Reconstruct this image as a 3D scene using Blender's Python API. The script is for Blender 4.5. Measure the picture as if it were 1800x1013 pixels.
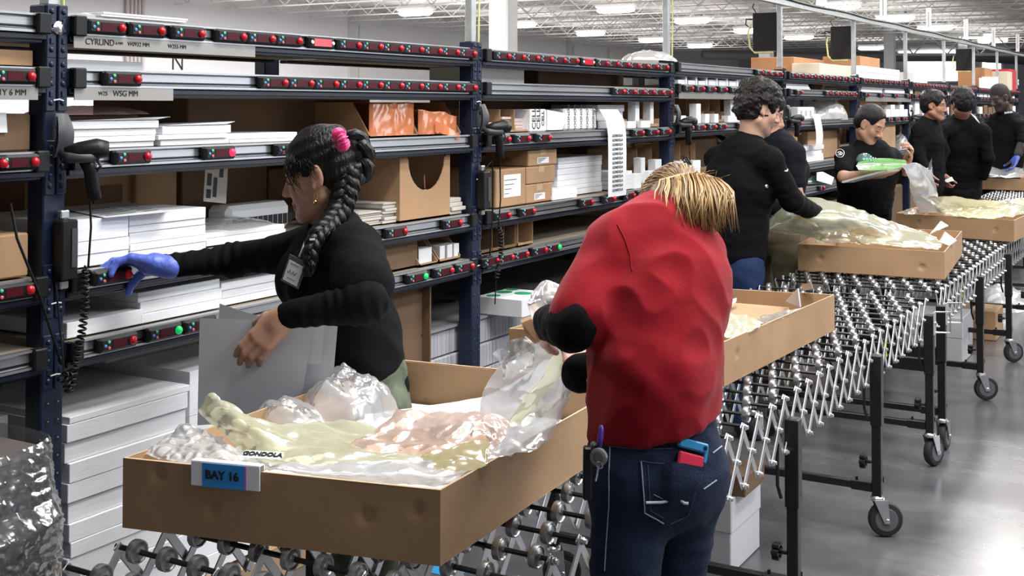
import bpy, math, random
import numpy as np
from mathutils import Vector, Matrix, noise
for _o in list(bpy.data.objects):
    bpy.data.objects.remove(_o)
S = bpy.context.scene
COL = S.collection
# ------------------------------------------------------------------ camera
F_PX, PX, PY, CAM_H = 2100.0, 900.0, 129.0, 1.68
YAW = math.atan(1215.0 / F_PX)          # the aisle runs along +Y, the camera is turned 30 degrees to its left
PITCH = math.atan(58.0 / F_PX)
cam_data = bpy.data.cameras.new('camera'); cam = bpy.data.objects.new('camera', cam_data); COL.objects.link(cam)
cam.location = (0, 0, CAM_H); cam.rotation_euler = (math.pi / 2 + PITCH, 0, YAW)
cam_data.sensor_width = 36.0; cam_data.lens = F_PX / 1800.0 * 36.0
cam_data.shift_y = -(506.5 - PY) / 1800.0
cam_data.clip_start = 0.05; cam_data.clip_end = 300
S.camera = cam
# ------------------------------------------------------------------ world, lights, exposure
W = bpy.data.worlds.new('hall_air'); S.world = W; W.use_nodes = True
W.node_tree.nodes['Background'].inputs[0].default_value = (0.88, 0.93, 1.0, 1)
W.node_tree.nodes['Background'].inputs[1].default_value = 0.17
def area(name, loc, sx, sy, power, col=(1, 0.985, 0.96), rot=(0, 0, 0), spread=math.pi):
    l = bpy.data.lights.new(name, 'AREA'); l.shape = 'RECTANGLE'; l.size = sx; l.size_y = sy; l.energy = power; l.color = col; l.spread = spread
    o = bpy.data.objects.new(name, l); COL.objects.link(o); o.location = loc; o.rotation_euler = rot
    return o
for _i, _y in enumerate((4.5, 9.5, 14.5, 20.0, 26.0)):
    area('aisle_lamp', (0.6, _y, 4.55), 0.7, 3.0, (125, 170, 230, 300, 380)[_i])
area('tray_lamp', (-0.9, 2.9, 4.55), 0.6, 2.4, 120)
for _i, _y in enumerate((3.2, 8.7, 14.2)):
    area('rack_aisle_lamp', (-2.1, _y + 1.2, 4.55), 0.5, 2.4, (60, 100, 150)[_i])
for _i, _y in enumerate((3.0, 10.0, 18.0, 27.0)):
    area('back_aisle_lamp', (-8.5, _y, 4.5), 1.0, 5.0, 420)
    area('wall_lamp', (-17.0, min(25.0, _y + 4), 4.5), 1.0, 6.0, 800)
area('cool_fill_panel', (9.0, 15.0, 2.4), 5.0, 4.0, 260, (0.86, 0.93, 1.0), (math.radians(90), 0, math.radians(110)))  # unseen cool panel added for side light from the right
area('cool_fill_panel', (3.5, 3.6, 4.6), 2.2, 5.0, 330, (0.9, 0.95, 1.0))  # unseen overhead panel added for the cool glare on the floor
S.view_settings.view_transform = 'Standard'; S.view_settings.look = 'None'
S.view_settings.exposure = 0.34; S.view_settings.gamma = 1.0; S.view_settings.use_curve_mapping = False
# ------------------------------------------------------------------ pixel -> place
_fw = Vector((-math.sin(YAW) * math.cos(PITCH), math.cos(YAW) * math.cos(PITCH), math.sin(PITCH)))
_rt = Vector((math.cos(YAW), math.sin(YAW), 0)); _up = _rt.cross(_fw); EYE = Vector((0, 0, CAM_H))
def ray(x, y): return _fw + _rt * ((x - PX) / F_PX) - _up * ((y - PY) / F_PX)
def onx(x, y, c): d = ray(x, y); return EYE + d * (c / d.x)
def ony(x, y, c): d = ray(x, y); return EYE + d * (c / d.y)
def onz(x, y, c): d = ray(x, y); return EYE + d * ((c - CAM_H) / d.z)
def dep(x, y, z): return EYE + ray(x, y) * z
# ------------------------------------------------------------------ materials
MATS = {}
def _n(nt, t, **kw):
    n = nt.nodes.new(t)
    for k, v in kw.items():
        if hasattr(n, k): setattr(n, k, v)
    return n
def mat(name, col, rough=0.5, metal=0.0, var=0.0, vscale=8.0, bump=0.0, bscale=40.0, stretch=(1, 1, 1), spec=0.5, alpha=1.0,
        emit=0.0, ecol=None, coat=0.0, trans=0.0, vcol=False, sheen=0.0, rvar=0.0, sss=0.0):
    if name in MATS: return MATS[name]
    m = bpy.data.materials.new(name); m.use_nodes = True; nt = m.node_tree; b = nt.nodes['Principled BSDF']
    c4 = (*col, 1)
    b.inputs['Base Color'].default_value = c4; b.inputs['Roughness'].default_value = rough; b.inputs['Metallic'].default_value = metal
    b.inputs['Specular IOR Level'].default_value = spec; b.inputs['Alpha'].default_value = alpha
    b.inputs['Coat Weight'].default_value = coat; b.inputs['Sheen Weight'].default_value = sheen
    if sss: b.inputs['Subsurface Weight'].default_value = sss; b.inputs['Subsurface Radius'].default_value = (0.012, 0.005, 0.003)
    if emit: b.inputs['Emission Color'].default_value = (*(ecol or col), 1); b.inputs['Emission Strength'].default_value = emit
    tc = _n(nt, 'ShaderNodeTexCoord'); mp = _n(nt, 'ShaderNodeMapping'); mp.inputs['Scale'].default_value = stretch
    nt.links.new(tc.outputs['Object'], mp.inputs[0])
    src = None
    if vcol:
        at = _n(nt, 'ShaderNodeAttribute', attribute_name='tint'); src = at.outputs['Color']
        nt.links.new(src, b.inputs['Base Color'])
    if var or rvar:
        no = _n(nt, 'ShaderNodeTexNoise'); no.inputs['Scale'].default_value = vscale; no.inputs['Detail'].default_value = 5
        nt.links.new(mp.outputs[0], no.inputs['Vector'])
    if var:
        hs = _n(nt, 'ShaderNodeHueSaturation')
        mr = _n(nt, 'ShaderNodeMapRange'); mr.inputs[1].default_value = 0.3; mr.inputs[2].default_value = 0.7
        mr.inputs[3].default_value = 1 - var; mr.inputs[4].default_value = 1 + var
        nt.links.new(no.outputs[0], mr.inputs[0]); nt.links.new(mr.outputs[0], hs.inputs['Value'])
        if src: nt.links.new(src, hs.inputs['Color'])
        else: hs.inputs['Color'].default_value = c4
        nt.links.new(hs.outputs[0], b.inputs['Base Color'])
    if rvar:
        m2 = _n(nt, 'ShaderNodeMapRange'); m2.inputs[3].default_value = max(0.02, rough - rvar); m2.inputs[4].default_value = rough + rvar
        m2.inputs[1].default_value = 0.3; m2.inputs[2].default_value = 0.7
        nt.links.new(no.outputs[0], m2.inputs[0]); nt.links.new(m2.outputs[0], b.inputs['Roughness'])
    if bump:
        n2 = _n(nt, 'ShaderNodeTexNoise'); n2.inputs['Scale'].default_value = bscale; n2.inputs['Detail'].default_value = 4
        bp = _n(nt, 'ShaderNodeBump'); bp.inputs['Strength'].default_value = bump; bp.inputs['Distance'].default_value = 0.02
        nt.links.new(mp.outputs[0], n2.inputs['Vector']); nt.links.new(n2.outputs[0], bp.inputs['Height']); nt.links.new(bp.outputs[0], b.inputs['Normal'])
    MATS[name] = m
    return m
def film(name, col, opac, rough=0.14, tint=1.0):
    """thin plastic film: part see-through, part milky, glossy on top"""
    if name in MATS: return MATS[name]
    m = bpy.data.materials.new(name); m.use_nodes = True; nt = m.node_tree; nt.nodes.clear()
    out = _n(nt, 'ShaderNodeOutputMaterial'); tr = _n(nt, 'ShaderNodeBsdfTransparent'); tr.inputs[0].default_value = tuple(1 - tint * (1 - c) * 0.55 for c in col) + (1,)
    df = _n(nt, 'ShaderNodeBsdfDiffuse'); df.inputs[0].default_value = (*col, 1)
    tl = _n(nt, 'ShaderNodeBsdfTranslucent'); tl.inputs[0].default_value = (*col, 1)
    gl = _n(nt, 'ShaderNodeBsdfGlossy'); gl.inputs['Roughness'].default_value = rough
    m1 = _n(nt, 'ShaderNodeMixShader'); m1.inputs[0].default_value = 0.28
    nt.links.new(df.outputs[0], m1.inputs[1]); nt.links.new(tl.outputs[0], m1.inputs[2])
    m2 = _n(nt, 'ShaderNodeMixShader'); m2.inputs[0].default_value = opac
    nt.links.new(tr.outputs[0], m2.inputs[1]); nt.links.new(m1.outputs[0], m2.inputs[2])
    lw = _n(nt, 'ShaderNodeLayerWeight'); lw.inputs[0].default_value = 0.25
    mr = _n(nt, 'ShaderNodeMapRange'); mr.inputs[3].default_value = 0.08; mr.inputs[4].default_value = 0.55
    nt.links.new(lw.outputs['Fresnel'], mr.inputs[0])
    m3 = _n(nt, 'ShaderNodeMixShader'); nt.links.new(mr.outputs[0], m3.inputs[0])
    nt.links.new(m2.outputs[0], m3.inputs[1]); nt.links.new(gl.outputs[0], m3.inputs[2])
    nt.links.new(m3.outputs[0], out.inputs[0])
    MATS[name] = m
    return m
NAVY = mat('navy_paint', (0.005, 0.011, 0.036), 0.42, var=0.12, vscale=14)
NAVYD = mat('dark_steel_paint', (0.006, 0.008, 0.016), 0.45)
ALU = mat('brushed_aluminium', (0.46, 0.47, 0.49), 0.38, 0.85, bump=0.05, bscale=200, stretch=(1, 0.02, 1))
STEEL = mat('zinc_steel', (0.55, 0.56, 0.57), 0.3, 0.9, var=0.12, vscale=20)
GALV = mat('galvanised_steel', (0.5, 0.53, 0.54), 0.42, 0.7, var=0.12, vscale=30)
CHROME = mat('bright_steel', (0.72, 0.72, 0.73), 0.2, 0.95)
BLK = mat('black_plastic', (0.007, 0.007, 0.008), 0.42, spec=0.35)
BLKM = mat('black_steel', (0.006, 0.006, 0.007), 0.4)
RUB = mat('black_rubber', (0.012, 0.012, 0.013), 0.7)
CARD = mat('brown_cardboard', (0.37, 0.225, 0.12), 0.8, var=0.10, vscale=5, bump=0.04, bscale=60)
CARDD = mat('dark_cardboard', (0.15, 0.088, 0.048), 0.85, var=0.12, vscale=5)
CARDE = mat('cardboard_edge', (0.52, 0.38, 0.24), 0.85)
PAPER = mat('white_paper', (0.80, 0.81, 0.84), 0.65, var=0.05, vscale=30, stretch=(0.3, 0.3, 9), bump=0.12, bscale=60)
PAPERF = mat('white_sheet', (0.78, 0.79, 0.82), 0.6)
BOARD = mat('grey_white_board', (0.70, 0.72, 0.76), 0.55)
PULP = mat('dim_cream_paper', (0.5, 0.47, 0.43), 0.75, var=0.1, vscale=20, stretch=(.3, .3, 6))
WHITE = mat('white_plastic', (0.8, 0.8, 0.8), 0.4)
INK = mat('black_ink', (0.012, 0.012, 0.014), 0.6)
LEDW = mat('lamp_diffuser', (1, 1, 1), 0.5, emit=12.0)
RED = mat('red_lens', (0.42, 0.008, 0.02), 0.22, emit=0.04, ecol=(0.9, 0.01, 0.03))
REDLIT = mat('lit_red_lens', (0.8, 0.02, 0.05), 0.25, emit=1.6, ecol=(1.0, 0.02, 0.07))
GREEN = mat('green_lens', (0.02, 0.45, 0.12), 0.25, emit=0.35, ecol=(0.02, 0.8, 0.2))
DISP = mat('dark_red_display', (0.06, 0.006, 0.012), 0.4, spec=0.15)
DISPW = mat('lit_red_display', (0.35, 0.01, 0.02), 0.15, emit=0.25, ecol=(1, 0.02, 0.05))
BLUEK = mat('blue_key', (0.08, 0.25, 0.6), 0.4)
GREENK = mat('green_key', (0.08, 0.5, 0.3), 0.4)
REDK = mat('pink_key', (0.6, 0.12, 0.14), 0.4)
# ------------------------------------------------------------------ objects
WM = {}
def _link(o, parent, m=None):
    COL.objects.link(o)
    if parent is not None:
        o.parent = parent; WM[o.name] = WM[parent.name]
    return o
def tag(o, label=None, cat=None, group=None, kind=None):
    if label: o['label'] = label
    if cat: o['category'] = cat
    if group: o['group'] = group
    if kind: o['kind'] = kind
    return o
def thing(name, loc, label, cat, group=None, rz=0.0):
    o = bpy.data.objects.new(name, None); o.empty_display_size = 0.05; COL.objects.link(o)
    o.location = loc; o.rotation_euler = (0, 0, rz)
    WM[o.name] = Matrix.Translation(Vector(loc)) @ Matrix.Rotation(rz, 4, 'Z')
    return tag(o, label, cat, group)
def dup(o, loc=None, rz=None, label=None, group=None, parent=None):
    c = o.copy(); COL.objects.link(c)
    if parent is not None: c.parent = parent
    if loc is not None: c.location = loc
    if rz is not None: c.rotation_euler = (0, 0, rz)
    if label: c['label'] = label
    if group: c['group'] = group
    for ch in o.children: dup(ch, parent=c)
    return c
class MB:
    """collects shapes; build() links them as one mesh object"""
    def __init__(s): s.v = []; s.f = []; s.m = []; s.cm = 0; s.T = None
    def add(s, vs, fs, m=None):
        b = len(s.v)
        if s.T is not None: vs = [s.T @ Vector(p) for p in vs]
        s.v += [tuple(p) for p in vs]; s.f += [tuple(b + i for i in f) for f in fs]; s.m += [s.cm if m is None else m] * len(fs)
        return s
    def box(s, lo, hi, m=None, c=0.0):
        x0, y0, z0 = lo; x1, y1, z1 = hi
        if c <= 0:
            vs = [(x, y, z) for z in (z0, z1) for y in (y0, y1) for x in (x0, x1)]
            return s.add(vs, [(0, 2, 3, 1), (4, 5, 7, 6), (0, 1, 5, 4), (2, 6, 7, 3), (0, 4, 6, 2), (1, 3, 7, 5)], m)
        c = min(c, (x1 - x0) * .45, (y1 - y0) * .45, (z1 - z0) * .45)
        L = ((x0, x1), (y0, y1), (z0, z1)); vs = []; ix = {}
        for a in range(3):
            for i in (0, 1):
                for j in (0, 1):
                    for k in (0, 1):
                        sg = (i, j, k); p = [L[q][sg[q]] + (0 if q == a else (c if sg[q] == 0 else -c)) for q in range(3)]
                        ix[(a, i, j, k)] = len(vs); vs.append(p)
        fs = []
        for a in range(3):
            u, w = (a + 1) % 3, (a + 2) % 3
            for e in (0, 1):
                q = []
                for (p, r) in ((0, 0), (1, 0), (1, 1), (0, 1)):
                    t = [0, 0, 0]; t[a] = e; t[u] = p; t[w] = r; q.append(ix[(a, *t)])
                fs.append(tuple(q if e else q[::-1]))
        for a in range(3):
            u, w = (a + 1) % 3, (a + 2) % 3
            for p in (0, 1):
                for r in (0, 1):
                    t0 = [0, 0, 0]; t0[u] = p; t0[w] = r; t1 = list(t0); t1[a] = 1
                    q = [ix[(u, *t0)], ix[(u, *t1)], ix[(w, *t1)], ix[(w, *t0)]]
                    fs.append(tuple(q if p == r else q[::-1]))
        for i in (0, 1):
            for j in (0, 1):
                for k in (0, 1):
                    q = [ix[(0, i, j, k)], ix[(1, i, j, k)], ix[(2, i, j, k)]]
                    fs.append(tuple(q if (i + j + k) % 2 else q[::-1]))
        return s.add(vs, fs, m)
    def obox(s, cen, ax, size, m=None, c=0.0):
        """box about cen with axes ax (3 vectors) and full sizes"""
        T0 = s.T; M = Matrix((ax[0], ax[1], ax[2])).transposed().to_4x4(); M.translation = Vector(cen)
        s.T = M if T0 is None else T0 @ M
        h = [q / 2 for q in size]; s.box([-q for q in h], h, m, c); s.T = T0
        return s
    def bar(s, p0, p1, w, t, side=(0, 0, 1), m=None, c=0.0):
        p0 = Vector(p0); p1 = Vector(p1); d = (p1 - p0); L = d.length; d.normalize()
        a = Vector(side); a = (a - d * a.dot(d)).normalized(); b = d.cross(a)
        return s.obox((p0 + p1) / 2, (d, a, b), (L, w, t), m, c)
    def tube(s, pts, r, n=8, m=None, caps=True):
        pts = [Vector(p) for p in pts]; R = r if isinstance(r, (list, tuple)) else [r] * len(pts)
        vs = []; fs = []; a = None
        for i, p in enumerate(pts):
            t = (pts[min(i + 1, len(pts) - 1)] - pts[max(i - 1, 0)])
            if t.length < 1e-9: t = Vector((0, 0, 1))
            t.normalize()
            if a is None: a = t.orthogonal().normalized()
            else:
                a = a - t * a.dot(t)
                a = a.normalized() if a.length > 1e-6 else t.orthogonal().normalized()
            b = t.cross(a)
            for k in range(n):
                th = 2 * math.pi * k / n; vs.append(p + (a * math.cos(th) + b * math.sin(th)) * R[i])
        for i in range(len(pts) - 1):
            for k in range(n):
                fs.append((i * n + k, i * n + (k + 1) % n, (i + 1) * n + (k + 1) % n, (i + 1) * n + k))
        if caps: fs.append(tuple(range(n))[::-1]); fs.append(tuple((len(pts) - 1) * n + k for k in range(n)))
        return s.add(vs, fs, m)
    def lathe(s, prof, p0, axis, n=16, m=None):
        """profile [(distance along the axis, radius)]"""
        d = Vector(axis).normalized(); a = d.orthogonal().normalized(); b = d.cross(a); p0 = Vector(p0)
        vs = []; fs = []
        for (h, r) in prof:
            for k in range(n):
                th = 2 * math.pi * k / n; vs.append(p0 + d * h + (a * math.cos(th) + b * math.sin(th)) * r)
        for i in range(len(prof) - 1):
            for k in range(n):
                fs.append((i * n + k, i * n + (k + 1) % n, (i + 1) * n + (k + 1) % n, (i + 1) * n + k))
        fs.append(tuple(range(n))[::-1]); fs.append(tuple((len(prof) - 1) * n + k for k in range(n)))
        return s.add(vs, fs, m)
    def prism(s, poly, d, m=None):
        """planar polygon (3D points) pushed along d"""
        n = len(poly); d = Vector(d); vs = [Vector(p) for p in poly] + [Vector(p) + d for p in poly]
        fs = [tuple(range(n))[::-1], tuple(range(n, 2 * n))] + [(i, (i + 1) % n, n + (i + 1) % n, n + i) for i in range(n)]
        return s.add(vs, fs, m)
    def quad(s, a, b, c, d, m=None): return s.add([a, b, c, d], [(0, 1, 2, 3)], m)
    def grid(s, fn, nu, nv, m=None, wrap=False):
        vs = [fn(i / nu, j / nv) for j in range(nv + 1) for i in range(nu + 1)]
        fs = [(j * (nu + 1) + i, j * (nu + 1) + i + 1, (j + 1) * (nu + 1) + i + 1, (j + 1) * (nu + 1) + i) for j in range(nv) for i in range(nu)]
        return s.add(vs, fs, m)
    def build(s, name, mats, parent=None, smooth=False, world=True, fix=True):
        me = bpy.data.meshes.new(name); vs = s.v
        if parent is not None and world:
            I = WM[parent.name].inverted(); vs = [I @ Vector(p) for p in vs]
        me.from_pydata(vs, [], s.f)
        ms = mats if isinstance(mats, (list, tuple)) else [mats]
        for q in ms: me.materials.append(q)
        if len(ms) > 1: me.polygons.foreach_set('material_index', s.m)
        if smooth: me.polygons.foreach_set('use_smooth', [True] * len(me.polygons))
        me.update()
        o = bpy.data.objects.new(name, me); WM[o.name] = Matrix.Identity(4)
        return _link(o, parent)
def smooth_by_angle(o, deg=35):
    me = o.data
    me.polygons.foreach_set('use_smooth', [True] * len(me.polygons))
    me.set_sharp_from_angle(angle=math.radians(deg))
    return o
def single(mb, name, mats, label, cat, group=None, smooth=False, kind=None):
    """a thing that is one mesh; its origin goes to its base"""
    xs = [Vector(p) for p in mb.v]
    c = Vector((sum(p.x for p in xs) / len(xs), sum(p.y for p in xs) / len(xs), min(p.z for p in xs)))
    mb.v = [tuple(p - c) for p in xs]
    o = mb.build(name, mats, None, smooth); o.location = c; WM[o.name] = Matrix.Translation(c)
    return tag(o, label, cat, group, kind)
def text_mesh(txt, size, origin, right, up, name, m, parent, depth=0.0004, bold=0.0, label=None, squeeze=1.0):
    cu = bpy.data.curves.new('lettering', 'FONT'); cu.body = txt; cu.size = size; cu.extrude = depth; cu.offset = bold; cu.align_x = 'CENTER'; cu.align_y = 'CENTER'
    t = bpy.data.objects.new('lettering', cu); COL.objects.link(t)
    dg = bpy.context.evaluated_depsgraph_get(); me = bpy.data.meshes.new_from_object(t.evaluated_get(dg))
    bpy.data.objects.remove(t)
    r = Vector(right).normalized(); u = Vector(up); u = (u - r * u.dot(r)).normalized(); n = r.cross(u)
    M = Matrix((r * squeeze, u, n)).transposed().to_4x4(); M.translation = Vector(origin) + n * 0.0006
    if parent is not None: M = WM[parent.name].inverted() @ M
    me.transform(M); me.materials.clear(); me.materials.append(m)
    o = bpy.data.objects.new(name, me); WM[o.name] = Matrix.Identity(4); _link(o, parent)
    return o
def fbm(p, s, o=3): return noise.fractal(Vector(p) * s, 0.9, 2.0, o, noise_basis='PERLIN_ORIGINAL')
def crumple(q, s):
    a = noise.voronoi(q * s)[0]; b = noise.voronoi(Vector((q.y + 3.1, q.z * .7 - q.x * .4, q.x)) * s * 2.2)[0]
    c = noise.voronoi(Vector((q.z - q.y * .5, q.x + 1.7, q.y)) * s * 4.1)[0]
    return (a[1] - a[0]) * .95 + (b[1] - b[0]) * .5 + (c[1] - c[0]) * .2
def ridge(p, s):
    v = noise.noise(Vector(p) * s); w = noise.noise(Vector((p[1] + 7.1, p[2] - 3.3, p[0] + 1.7)) * s * 2.1)
    return (1 - abs(v) * 2.2) + 0.5 * (1 - abs(w) * 2.2)
# ================================================================== the hall
CEIL_Z, WALL_X, END_Y = 4.9, -24.2, 72.0
def struct(name, mb, m, **k):
    o = mb.build(name, m, None, **k); o['kind'] = 'structure'; return o
def floor_mat():
    m = bpy.data.materials.new('polished_concrete'); m.use_nodes = True; nt = m.node_tree; b = nt.nodes['Principled BSDF']
    tc = _n(nt, 'ShaderNodeTexCoord'); mp = _n(nt, 'ShaderNodeMapping'); mp.inputs['Scale'].default_value = (0.35, 1.6, 1)
    nt.links.new(tc.outputs['Object'], mp.inputs[0])
    n1 = _n(nt, 'ShaderNodeTexNoise'); n1.inputs['Scale'].default_value = 2.2; n1.inputs['Detail'].default_value = 6; nt.links.new(mp.outputs[0], n1.inputs[0])
    n2 = _n(nt, 'ShaderNodeTexNoise'); n2.inputs['Scale'].default_value = 9; n2.inputs['Detail'].default_value = 8; nt.links.new(tc.outputs['Object'], n2.inputs[0])
    r = _n(nt, 'ShaderNodeValToRGB'); e = r.color_ramp.elements
    e[0].position = 0.3; e[0].color = (0.085, 0.083, 0.09, 1); e[1].position = 0.72; e[1].color = (0.15, 0.147, 0.155, 1)
    nt.links.new(n1.outputs[0], r.inputs[0])
    mx = _n(nt, 'ShaderNodeMix', data_type='RGBA', blend_type='MULTIPLY'); mx.inputs[0].default_value = 0.5
    nt.links.new(r.outputs[0], mx.inputs[6]); nt.links.new(n2.outputs[0], mx.inputs[7]); nt.links.new(mx.outputs[2], b.inputs['Base Color'])
    mr = _n(nt, 'ShaderNodeMapRange'); mr.inputs[3].default_value = 0.16; mr.inputs[4].default_value = 0.34
    nt.links.new(n1.outputs[0], mr.inputs[0]); nt.links.new(mr.outputs[0], b.inputs['Roughness'])
    b.inputs['Specular IOR Level'].default_value = 0.6
    bp = _n(nt, 'ShaderNodeBump'); bp.inputs['Strength'].default_value = 0.015; nt.links.new(n2.outputs[0], bp.inputs['Height']); nt.links.new(bp.outputs[0], b.inputs['Normal'])
    return m
struct('floor', MB().box((WALL_X - .3, -6, -.2), (14, END_Y, 0)), floor_mat())
WALLM = mat('white_wall_paint', (0.80, 0.79, 0.80), 0.7, var=0.02, vscale=0.6)
struct('wall_left', MB().box((WALL_X - .3, -6, -.2), (WALL_X, END_Y, CEIL_Z + .6)), WALLM)
struct('wall_far', MB().box((WALL_X - .3, END_Y, -.2), (14, END_Y + .3, CEIL_Z + .6)), mat('grey_wall_paint', (0.36, 0.37, 0.40), 0.8))
# ribbed steel deck
ys = []; vs = []; fs = []
mb = MB(); y = -6.0; k = 0
prof = []
while y < END_Y:
    prof += [(y, 0.0), (y + .22, 0.0), (y + .25, .05), (y + .37, .05)]; y += .4
for (py, pz) in prof: vs += [(WALL_X, py, CEIL_Z + pz), (14, py, CEIL_Z + pz)]
for i in range(len(prof) - 1): fs.append((2 * i, 2 * i + 1, 2 * i + 3, 2 * i + 2))
mb.add(vs, fs)
struct('ceiling', mb, mat('ceiling_paint', (0.82, 0.78, 0.75), 0.8, var=0.06, vscale=1.5))
# open-web joists under the deck, running across the hall
JM = mat('joist_paint', (0.75, 0.72, 0.70), 0.7)
joist_me = None
for j in range(23):
    yj = 14 + j * 1.9
    if joist_me is None:
        mb = MB()
        for z in (-.02, -.42): mb.box((WALL_X, -.04, z - .03), (13.8, .04, z))
        x = WALL_X; up = True
        while x < 13:
            mb.bar((x, 0, -.05 if up else -.42), (x + .45, 0, -.42 if up else -.05), .022, .022); x += .45; up = not up
        o = struct('ceiling_joist', mb, JM); joist_me = o.data
    else:
        o = bpy.data.objects.new('ceiling_joist', joist_me); COL.objects.link(o); o['kind'] = 'structure'
    o.location = (0, yj, CEIL_Z)
# columns, pilasters, pipes on the left wall
COLM = mat('column_paint', (0.66, 0.66, 0.66), 0.6)
def column(x, y, w, name='column'):
    struct(name, MB().box((x - w / 2, y - w / 2, 0), (x + w / 2, y + w / 2, CEIL_Z), c=.02), COLM)
for (px0, px1, d) in ((858, 911, 17.0), (1333, 1362, 36.0), (1553, 1577, 46.0), (1684, 1703, 52.0)):
    p = dep((px0 + px1) / 2, 187, d); column(p.x, p.y, (px1 - px0) * d / F_PX * .73)
p = onx(233, 100, WALL_X)
for k in range(5):
    yy = p.y + (k - 2) * .13
    struct('trim_1', MB().tube([(WALL_X + .09, yy, 0), (WALL_X + .09, yy, CEIL_Z)], .05, 8), mat('pink_grey_pipe', (0.62, 0.55, 0.56), 0.5))
for (a, w) in ((618, .22), (1304, .5), (998, .12)):
    p = onx(a, 60, WALL_X); struct('trim_2', MB().box((WALL_X, p.y - w, 0), (WALL_X + .12, p.y + w, CEIL_Z)), COLM)
for a in (628, 1005, 1068):
    p = onx(a, 60, WALL_X); struct('trim_3', MB().tube([(WALL_X + .1, p.y, 0), (WALL_X + .1, p.y, CEIL_Z - .5)], .04, 8), COLM)
# the stencilled N on the wall, a grey cabinet below it
p = onx(312, 111, WALL_X)
o = text_mesh('N', .62, p + Vector((.005, 0, 0)), (0, 1, 0), (0, 0, 1), 'wall_letter', INK, None); tag(o, 'dark letter N lettered on the white wall between two shelves', 'letter')
a = onx(222, 162, WALL_X); b = onx(269, 194, WALL_X)
t = thing('wall_cabinet', (WALL_X + .2, (a.y + b.y) / 2, 1.2), 'grey double-door cabinet against the white wall, seen between shelves', 'cabinet')
mb = MB().box((WALL_X + .02, a.y, 0.9), (WALL_X + .5, b.y, a.z), c=.02); mb.build('body', mat('grey_cabinet', (.30, .31, .33), .5), t)
mb = MB()
mb.box((WALL_X + .5, a.y + .03, .95), (WALL_X + .515, (a.y + b.y) / 2 - .01, a.z - .04)); mb.build('door', mat('grey_cabinet', (.30, .31, .33), .5), t)
mb = MB().box((WALL_X + .5, (a.y + b.y) / 2 + .01, .95), (WALL_X + .515, b.y - .03, a.z - .04)); mb.build('door', mat('grey_cabinet', (.30, .31, .33), .5), t)
p = onx(237, 166, WALL_X); mb = MB().box((WALL_X + .515, p.y - .03, p.z - .25), (WALL_X + .55, p.y + .03, p.z + .05)); mb.build('handle', BLK, t)
# daylight openings in the far wall
SKYW = mat('daylight_glass', (1, 1, 1), 0.3, emit=5.0, ecol=(0.93, 0.97, 1.0))
for i, (x0, y0, x1, y1) in enumerate(((1596, 103, 1684, 142), (1727, 106, 1760, 124), (1706, 128, 1732, 146), (1580, 90, 1690, 97))):
    a = ony(x0, y0, END_Y); b = ony(x1, y1, END_Y)
    t = struct('window_%d' % (i + 1), MB().box((a.x, END_Y - .08, b.z), (b.x, END_Y - .05, a.z)), SKYW)
    mb = MB()
    for (u0, u1, w0, w1) in ((a.x - .1, a.x, b.z - .1, a.z + .1), (b.x, b.x + .1, b.z - .1, a.z + .1), (a.x, b.x, a.z, a.z + .1), (a.x, b.x, b.z - .1, b.z)):
        mb.box((u0, END_Y - .12, w0), (u1, END_Y - .02, w1))
    mb.build('window_frame', COLM, t)
# a grey duct with stencilled letters near the far wall
a = dep(1240, 97, 50); b = dep(1800, 97, 66)
DUCT = mat('grey_duct', (.36, .37, .39), .5)
d1 = MB().tube([dep(1236, 96, 60), dep(1420, 101, 62), dep(1700, 101, 64), dep(1800, 107, 65)], .22, 14)
duct = single(d1, 'air_duct', DUCT, 'grey round air duct running under the roof at the far end of the hall', 'duct', smooth=True)
# low roof truss beyond the racks
a = dep(1576, 62, 47); mb = MB()
for k in range(2):
    zt = a.z - k * .75
    mb.bar((a.x, a.y, zt), (a.x + 9, a.y + 6, zt), .1, .1)
n = 16
for k in range(n):
    u0 = k / n; u1 = (k + 1) / n; f = k % 2
    mb.bar((a.x + 9 * u0, a.y + 6 * u0, a.z - .75 * f), (a.x + 9 * u1, a.y + 6 * u1, a.z - .75 * (1 - f)), .05, .05)
single(mb, 'roof_truss', GALV, 'galvanised open-web roof truss beyond the far racks', 'truss')
# high-bay fixtures
def fixture(proto=[None]):
    if proto[0] is None:
        t = thing('ceiling_light', (0, 0, 0), 'x', 'ceiling light', 'ceiling lights')
        mb = MB(); mb.box((-.62, -.12, .03), (.62, .12, .12), c=.02); mb.build('housing', WHITE, t)
        mb = MB(); mb.lathe([(-.60, .03), (-.54, .07), (-.40, .095), (0, .10), (.40, .095), (.54, .07), (.60, .03)], (0, 0, -.04), (1, 0, 0), 14); mb.build('diffuser', LEDW, t)
        mb = MB()
        pass
        for x in (-.5, .5): MB().tube([(x, 0, .09), (x, 0, .40)], .008, 6).build("hanger", GALV, t)
        mb = MB().lathe([(0, .05), (.07, .04)], (.3, .1, .09), (0, 0, 1), 10); mb.build('sensor', BLK, t)
        proto[0] = t; return t
    return dup(proto[0])
LIGHTS = [(-20.2, 29.2), (-20.2, 35.5), (-20.2, 40.9), (-20, 46.3), (-20, 51.8), (-14.6, 31.2), (-14.4, 36.6), (-14.4, 42.3), (-14.1, 47.5),
          (-13.7, 57.9), (-8.75, 33.3), (-8.4, 38.7), (-8.2, 44.1), (-7.8, 50.2), (-7.7, 54.0)]
ROWN = ('hanging nearest the white left wall', 'in the middle row under the roof', 'in the row nearest the racks'); CNT = ('first', 'second', 'third', 'fourth', 'fifth')
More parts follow.
